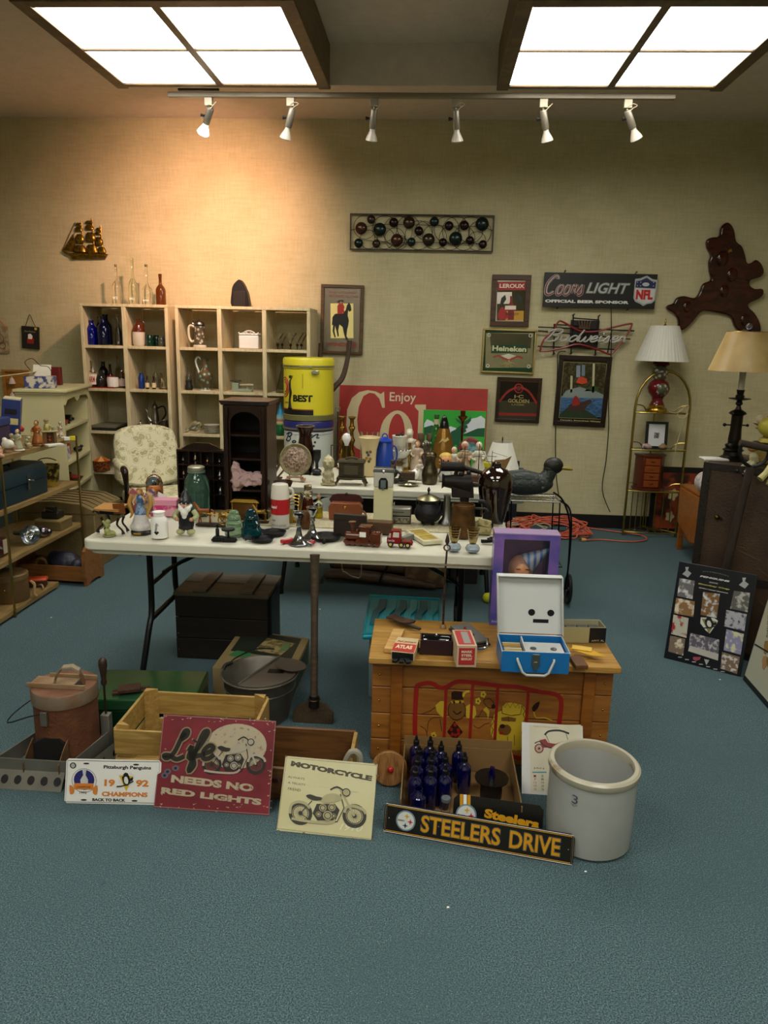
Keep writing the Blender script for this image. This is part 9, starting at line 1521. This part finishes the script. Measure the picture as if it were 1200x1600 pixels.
yel=M('#c08a10',.4,var=.04); K2=M('#0e0e0f',.3,var=.05)
def steel(A,f,r,l=2):
    A.ell('logo_ring_print',M('#6e8294'),*f(0,0),r,r,l,n=28); A.ell('logo_disc_print',M('#c8ccc8'),*f(0,0),r*.86,r*.86,l+1,n=28)
    for (u,v,c) in ((.1,-.45,'#c8a010'),(.48,.05,'#b02030'),(0,.48,'#1c2c50')): A.poly('star_print',M(c),[f((u+.3*(1 if i%2==0 else .35)*math.cos(PI*i/4)) ,(v+.3*(1 if i%2==0 else .35)*math.sin(PI*i/4))) for i in range(8)],l+2)
    a_=f(-.78,-.12); b_=f(-.1,.12); A.text('Steelers',K2,a_[0],a_[1],b_[0],b_[1],l+2,bold=.03)
t,W,H=panel('licence_plate','black and gold licence plate leaning in the box behind the long street sign','licence plate',(702,1296),(850,1318),(780,1250),.04,th=.001)
W=.305; t.p('plate',K2,MB().prism([(-W/2+.015,0),(W/2-.015,0),(W/2,.015),(W/2,H-.015),(W/2-.015,H),(-W/2+.015,H),(-W/2,H-.015),(-W/2,.015)],0,.0015)); q=lambda x,y:(560+x/2.609,1100+y/2.609)
A=Art(t.o,W,H,(706,1242),(850,1255),(702,1298)); A.rect('stripe_print',yel,*q(405,372),*q(418,450),1); A.rect('stripe_print',WHT,*q(420,373),*q(434,450),1); A.rect('stripe_print',yel,*q(437,374),*q(450,450),1); A.text('Steelers',yel,*q(510,432),*q(735,490),1,bold=.05,rot=-.07); steel(A,lambda u,v:(q(432,455)[0]+u*17,q(432,455)[1]+v*17),17,2); A.done()
t.o.location.y-=.0
t,W,H=panel('street_sign','long black street sign with gold block letters, frontmost on the carpet','sign',(598,1300),(895,1354),(751,1279),.03,th=.001)
rc=.012; t.p('plate',K2,MB().prism([(-W/2+rc,0),(W/2-rc,0),(W/2-.003,.003),(W/2,rc),(W/2,H-rc),(W/2-rc,H),(-W/2+rc,H),(-W/2,H-rc),(-W/2,rc)],0,.002),bev=.0004)
A=Art(t.o,W,H,(601,1256),(899,1302),(598,1300)); gx=lambda u:-W/2+u*W
def rline(nm,mat,i,w): 
    mb=MB().ribbon([(-W/2+i,i),(W/2-i,i),(W/2-i,H-i),(-W/2+i,H-i)],w,-.0004,-.0012,closed=True); t.p(nm,mat,mb)
rline('white_border_print',WHT,.004,.0016); rline('gold_border_print',yel,.0085,.0022)
for nm_,mm,bo,l in (('outline',M('#8a8a80'),.045,0),('letters',K2,.035,1),('gold',yel,.018,2)):
    txt(t.o,'STEELERS',mm,gx(.205)-.001*(2-l),H*.23-.001*(2-l),gx(.625)+.001*(2-l),H*.78+.001*(2-l),y=-.0012-.0004*l,bold=bo,th=.0003); txt(t.o,'DRIVE',mm,gx(.675)-.001*(2-l),H*.23-.001*(2-l),gx(.93)+.001*(2-l),H*.78+.001*(2-l),y=-.0012-.0004*l,bold=bo,th=.0003)
fW=lambda u,v:(-W/2+W*.12+u*H*.34,H*.5-v*H*.34)
def disc(nm,mat,r,y): t.p(nm,mat,MB().prism([fW(r*math.cos(2*PI*i/28),r*math.sin(2*PI*i/28)) for i in range(28)],y,y-.0005))
disc('logo_ring_print',M('#6e8294'),1,-.0006); disc('logo_disc_print',M('#c8ccc8'),.86,-.0012)
for (u,v,c) in ((.1,-.45,'#c8a010'),(.48,.05,'#b02030'),(0,.48,'#1c2c50')): t.p('star_print',M(c),MB().prism([fW(u+.3*(1 if i%2==0 else .35)*math.cos(PI*i/4),v+.3*(1 if i%2==0 else .35)*math.sin(PI*i/4)) for i in range(8)],-.0018,-.0023))
a_=fW(-.8,.1); b_=fW(-.1,-.12); txt(t.o,'Steelers',K2,a_[0],a_[1],b_[0],b_[1],y=-.0018)
for x in (-W/2+.018,W/2-.018,-W*.20): t.p('rivet',CHROME,MB().sph(x,-.001,H*.5,.003,n=8,m=4))
# calendar
t,W,H=panel('calendar','old white wall calendar with a red antique car picture leaning on the toy chest','calendar',(815,1240),(913,1247),(868,1132),.14,th=.001)
t.p('sheet',M('#c8c8c6',.6),MB().bb(-W/2,W/2,0,.003,0,H)); A=Art(t.o,W,H,(818,1129),(918,1136),(815,1240)); q=lambda x,y:(640+x/5,1050+y/5); A.rect('page_print',M('#c4bfa8'),830,1134,915,1238,1); A.text('HARRY P. WENTZEL & SONS',M('#a87848'),*q(985,425),*q(1190,448),2); rd_=M('#7c1c1c')
for cx_,cy_ in ((845,1171),(884,1170)): A.ring('wheel_print',rd_,cx_,cy_,6.5,1.8,4); A.ell('hub_print',rd_,cx_,cy_,1.8,1.8,4,n=10); [A.line('spoke_print',rd_,[(cx_-6*math.cos(a),cy_-6*math.sin(a)),(cx_+6*math.cos(a),cy_+6*math.sin(a))],.5,4) for a in [PI*i/5 for i in range(5)]]
A.poly('car_body_print',rd_,[(846,1158),(856,1156),(860,1162),(872,1164),(884,1160),(895,1160),(897,1168),(850,1170)],3); A.line('fender_print',K_,[(838,1163),(846,1160),(853,1166),(862,1170),(876,1170)],1.6,4,sm=3); A.line('roof_print',K_,[(855,1150),(862,1144),(880,1143),(895,1148)],3,3,sm=3); A.line('strut_print',K_,[(857,1150),(862,1162)],.8,3); A.line('strut_print',K_,[(890,1148),(893,1160)],.8,3)
A.rect('blue_line_print',M('#4c8898'),833,1207,856,1209,2); A.text('JAN',K_,835,1200,852,1204,2)
for r_i in range(5):
    for c_i in range(6): A.text(str(r_i*6+c_i+1),rd_ if c_i==0 else K_,835+c_i*12,1212+r_i*5,839+c_i*12,1215.5+r_i*5,2)
A.done()
# crock
yc=2.28; xc=xat(923,yc,.15); rc_=.143; zt=at(926,1229,y=yc-rc_-.008).z
t=T('stoneware_crock','large pale grey glazed stoneware crock with a brown stained rim, front right','crock',(xc,yc,.001)); ck=M('#a8aaa6',.22,c2='#9a9c98',sc=5,coat=.4)
t.p('body',ck,MB().shell([(rc_-.012,0),(rc_-.002,.01),(rc_,.04),(rc_+.002,zt*.5),(rc_+.001,zt-.03)],.014,n=56)); rm_=M('#a8a390',.25,c2='#6c5430',kind='speck',sc=5,th=.60)
t.p('rim',rm_,MB().lathe(cap=False,prof=[(rc_-.013,zt-.0295),(rc_+.002,zt-.0295),(rc_+.007,zt-.022),(rc_+.007,zt-.006),(rc_,zt),(rc_-.012,zt),(rc_-.014,zt-.006),(rc_-.013,zt-.0295)],n=56)); txt(t.o,'3',M('#4c5468'),-.095,zt-.085,-.075,zt-.055,y=-.0005,wrap=rc_+.002); t.p('mark_print',M('#5c6478'),MB().tube([((rc_+.002)*math.sin(u/rc_),-(rc_+.002)*math.cos(u/rc_),zt-.09-v) for u,v in ((-.095,0),(-.085,.006),(-.075,0),(-.085,-.004),(-.09,.004))],.0008,n=4))
# tiny specks of paper on the carpet
for i,(px,py) in enumerate(((80,965),(500,952),(915,1362),(1125,1062),(700,1418))): one('paper_scrap','tiny white paper scrap on the carpet, '+['near the metal shelf','right of the black chest','right of the crock','below the champions plaque','in the open foreground'][i],'scrap',G(px,py)+Vector((0,0,.0005)),WHT,MB().prism([(-.004,-.003),(.004,-.002),(.003,.004),(-.003,.003)],0,.0008,'xy'))
# ---------- small fittings hang under the part they are fixed to (thing > part > sub-part) ----------
SUB={'hub':('wheel','tyre'),'spokes':('wheel',),'finial':('lid','shade','stem'),'lid_loop':('lid',),'nail':('front_board',),'screw':('plank',),'latch':('lid','body'),'clasp':('body',),'studs':('edge_binding',),'foot_cap':('leg',),'drip_ring':('shaft',),'chrome_end':('stapler',),'spindle':('disc',),'lid_cleat':('lid_board',),'feed_hole':('hole_strip','side_strip'),'lid_hole':('lid_top',),'flap_opening':('half_lid',),'lid_ridge':('half_lid',),'yard':('mast',),'drawer_pull':('drawer',),'shade_ring':('shade',),'hasp':('front_board',),'label_band':('body',),'stopper':('body',),'rim_bead':('bowl',),'window_print':('top_label',),'bill':('head',),'eye':('head',),'glasses':('face',),'nose':('face',)}
def _c(o):
    b=[Vector(q) for q in o.bound_box]; return sum(b,Vector())/8
for r in [o for o in bpy.data.objects if o.parent is None and o.children]:
    ch=[c for c in r.children]
    for c in ch:
        ks=SUB.get(c.name.split('.')[0])
        if not ks or c.type!='MESH' or c.children or c.location.length>1e-6: continue
        cand=[p for p in ch if p is not c and p.name.split('.')[0] in ks and p.location.length<1e-6 and p.type=='MESH']
        if cand: c.parent=min(cand,key=lambda p:(_c(p)-_c(c)).length)
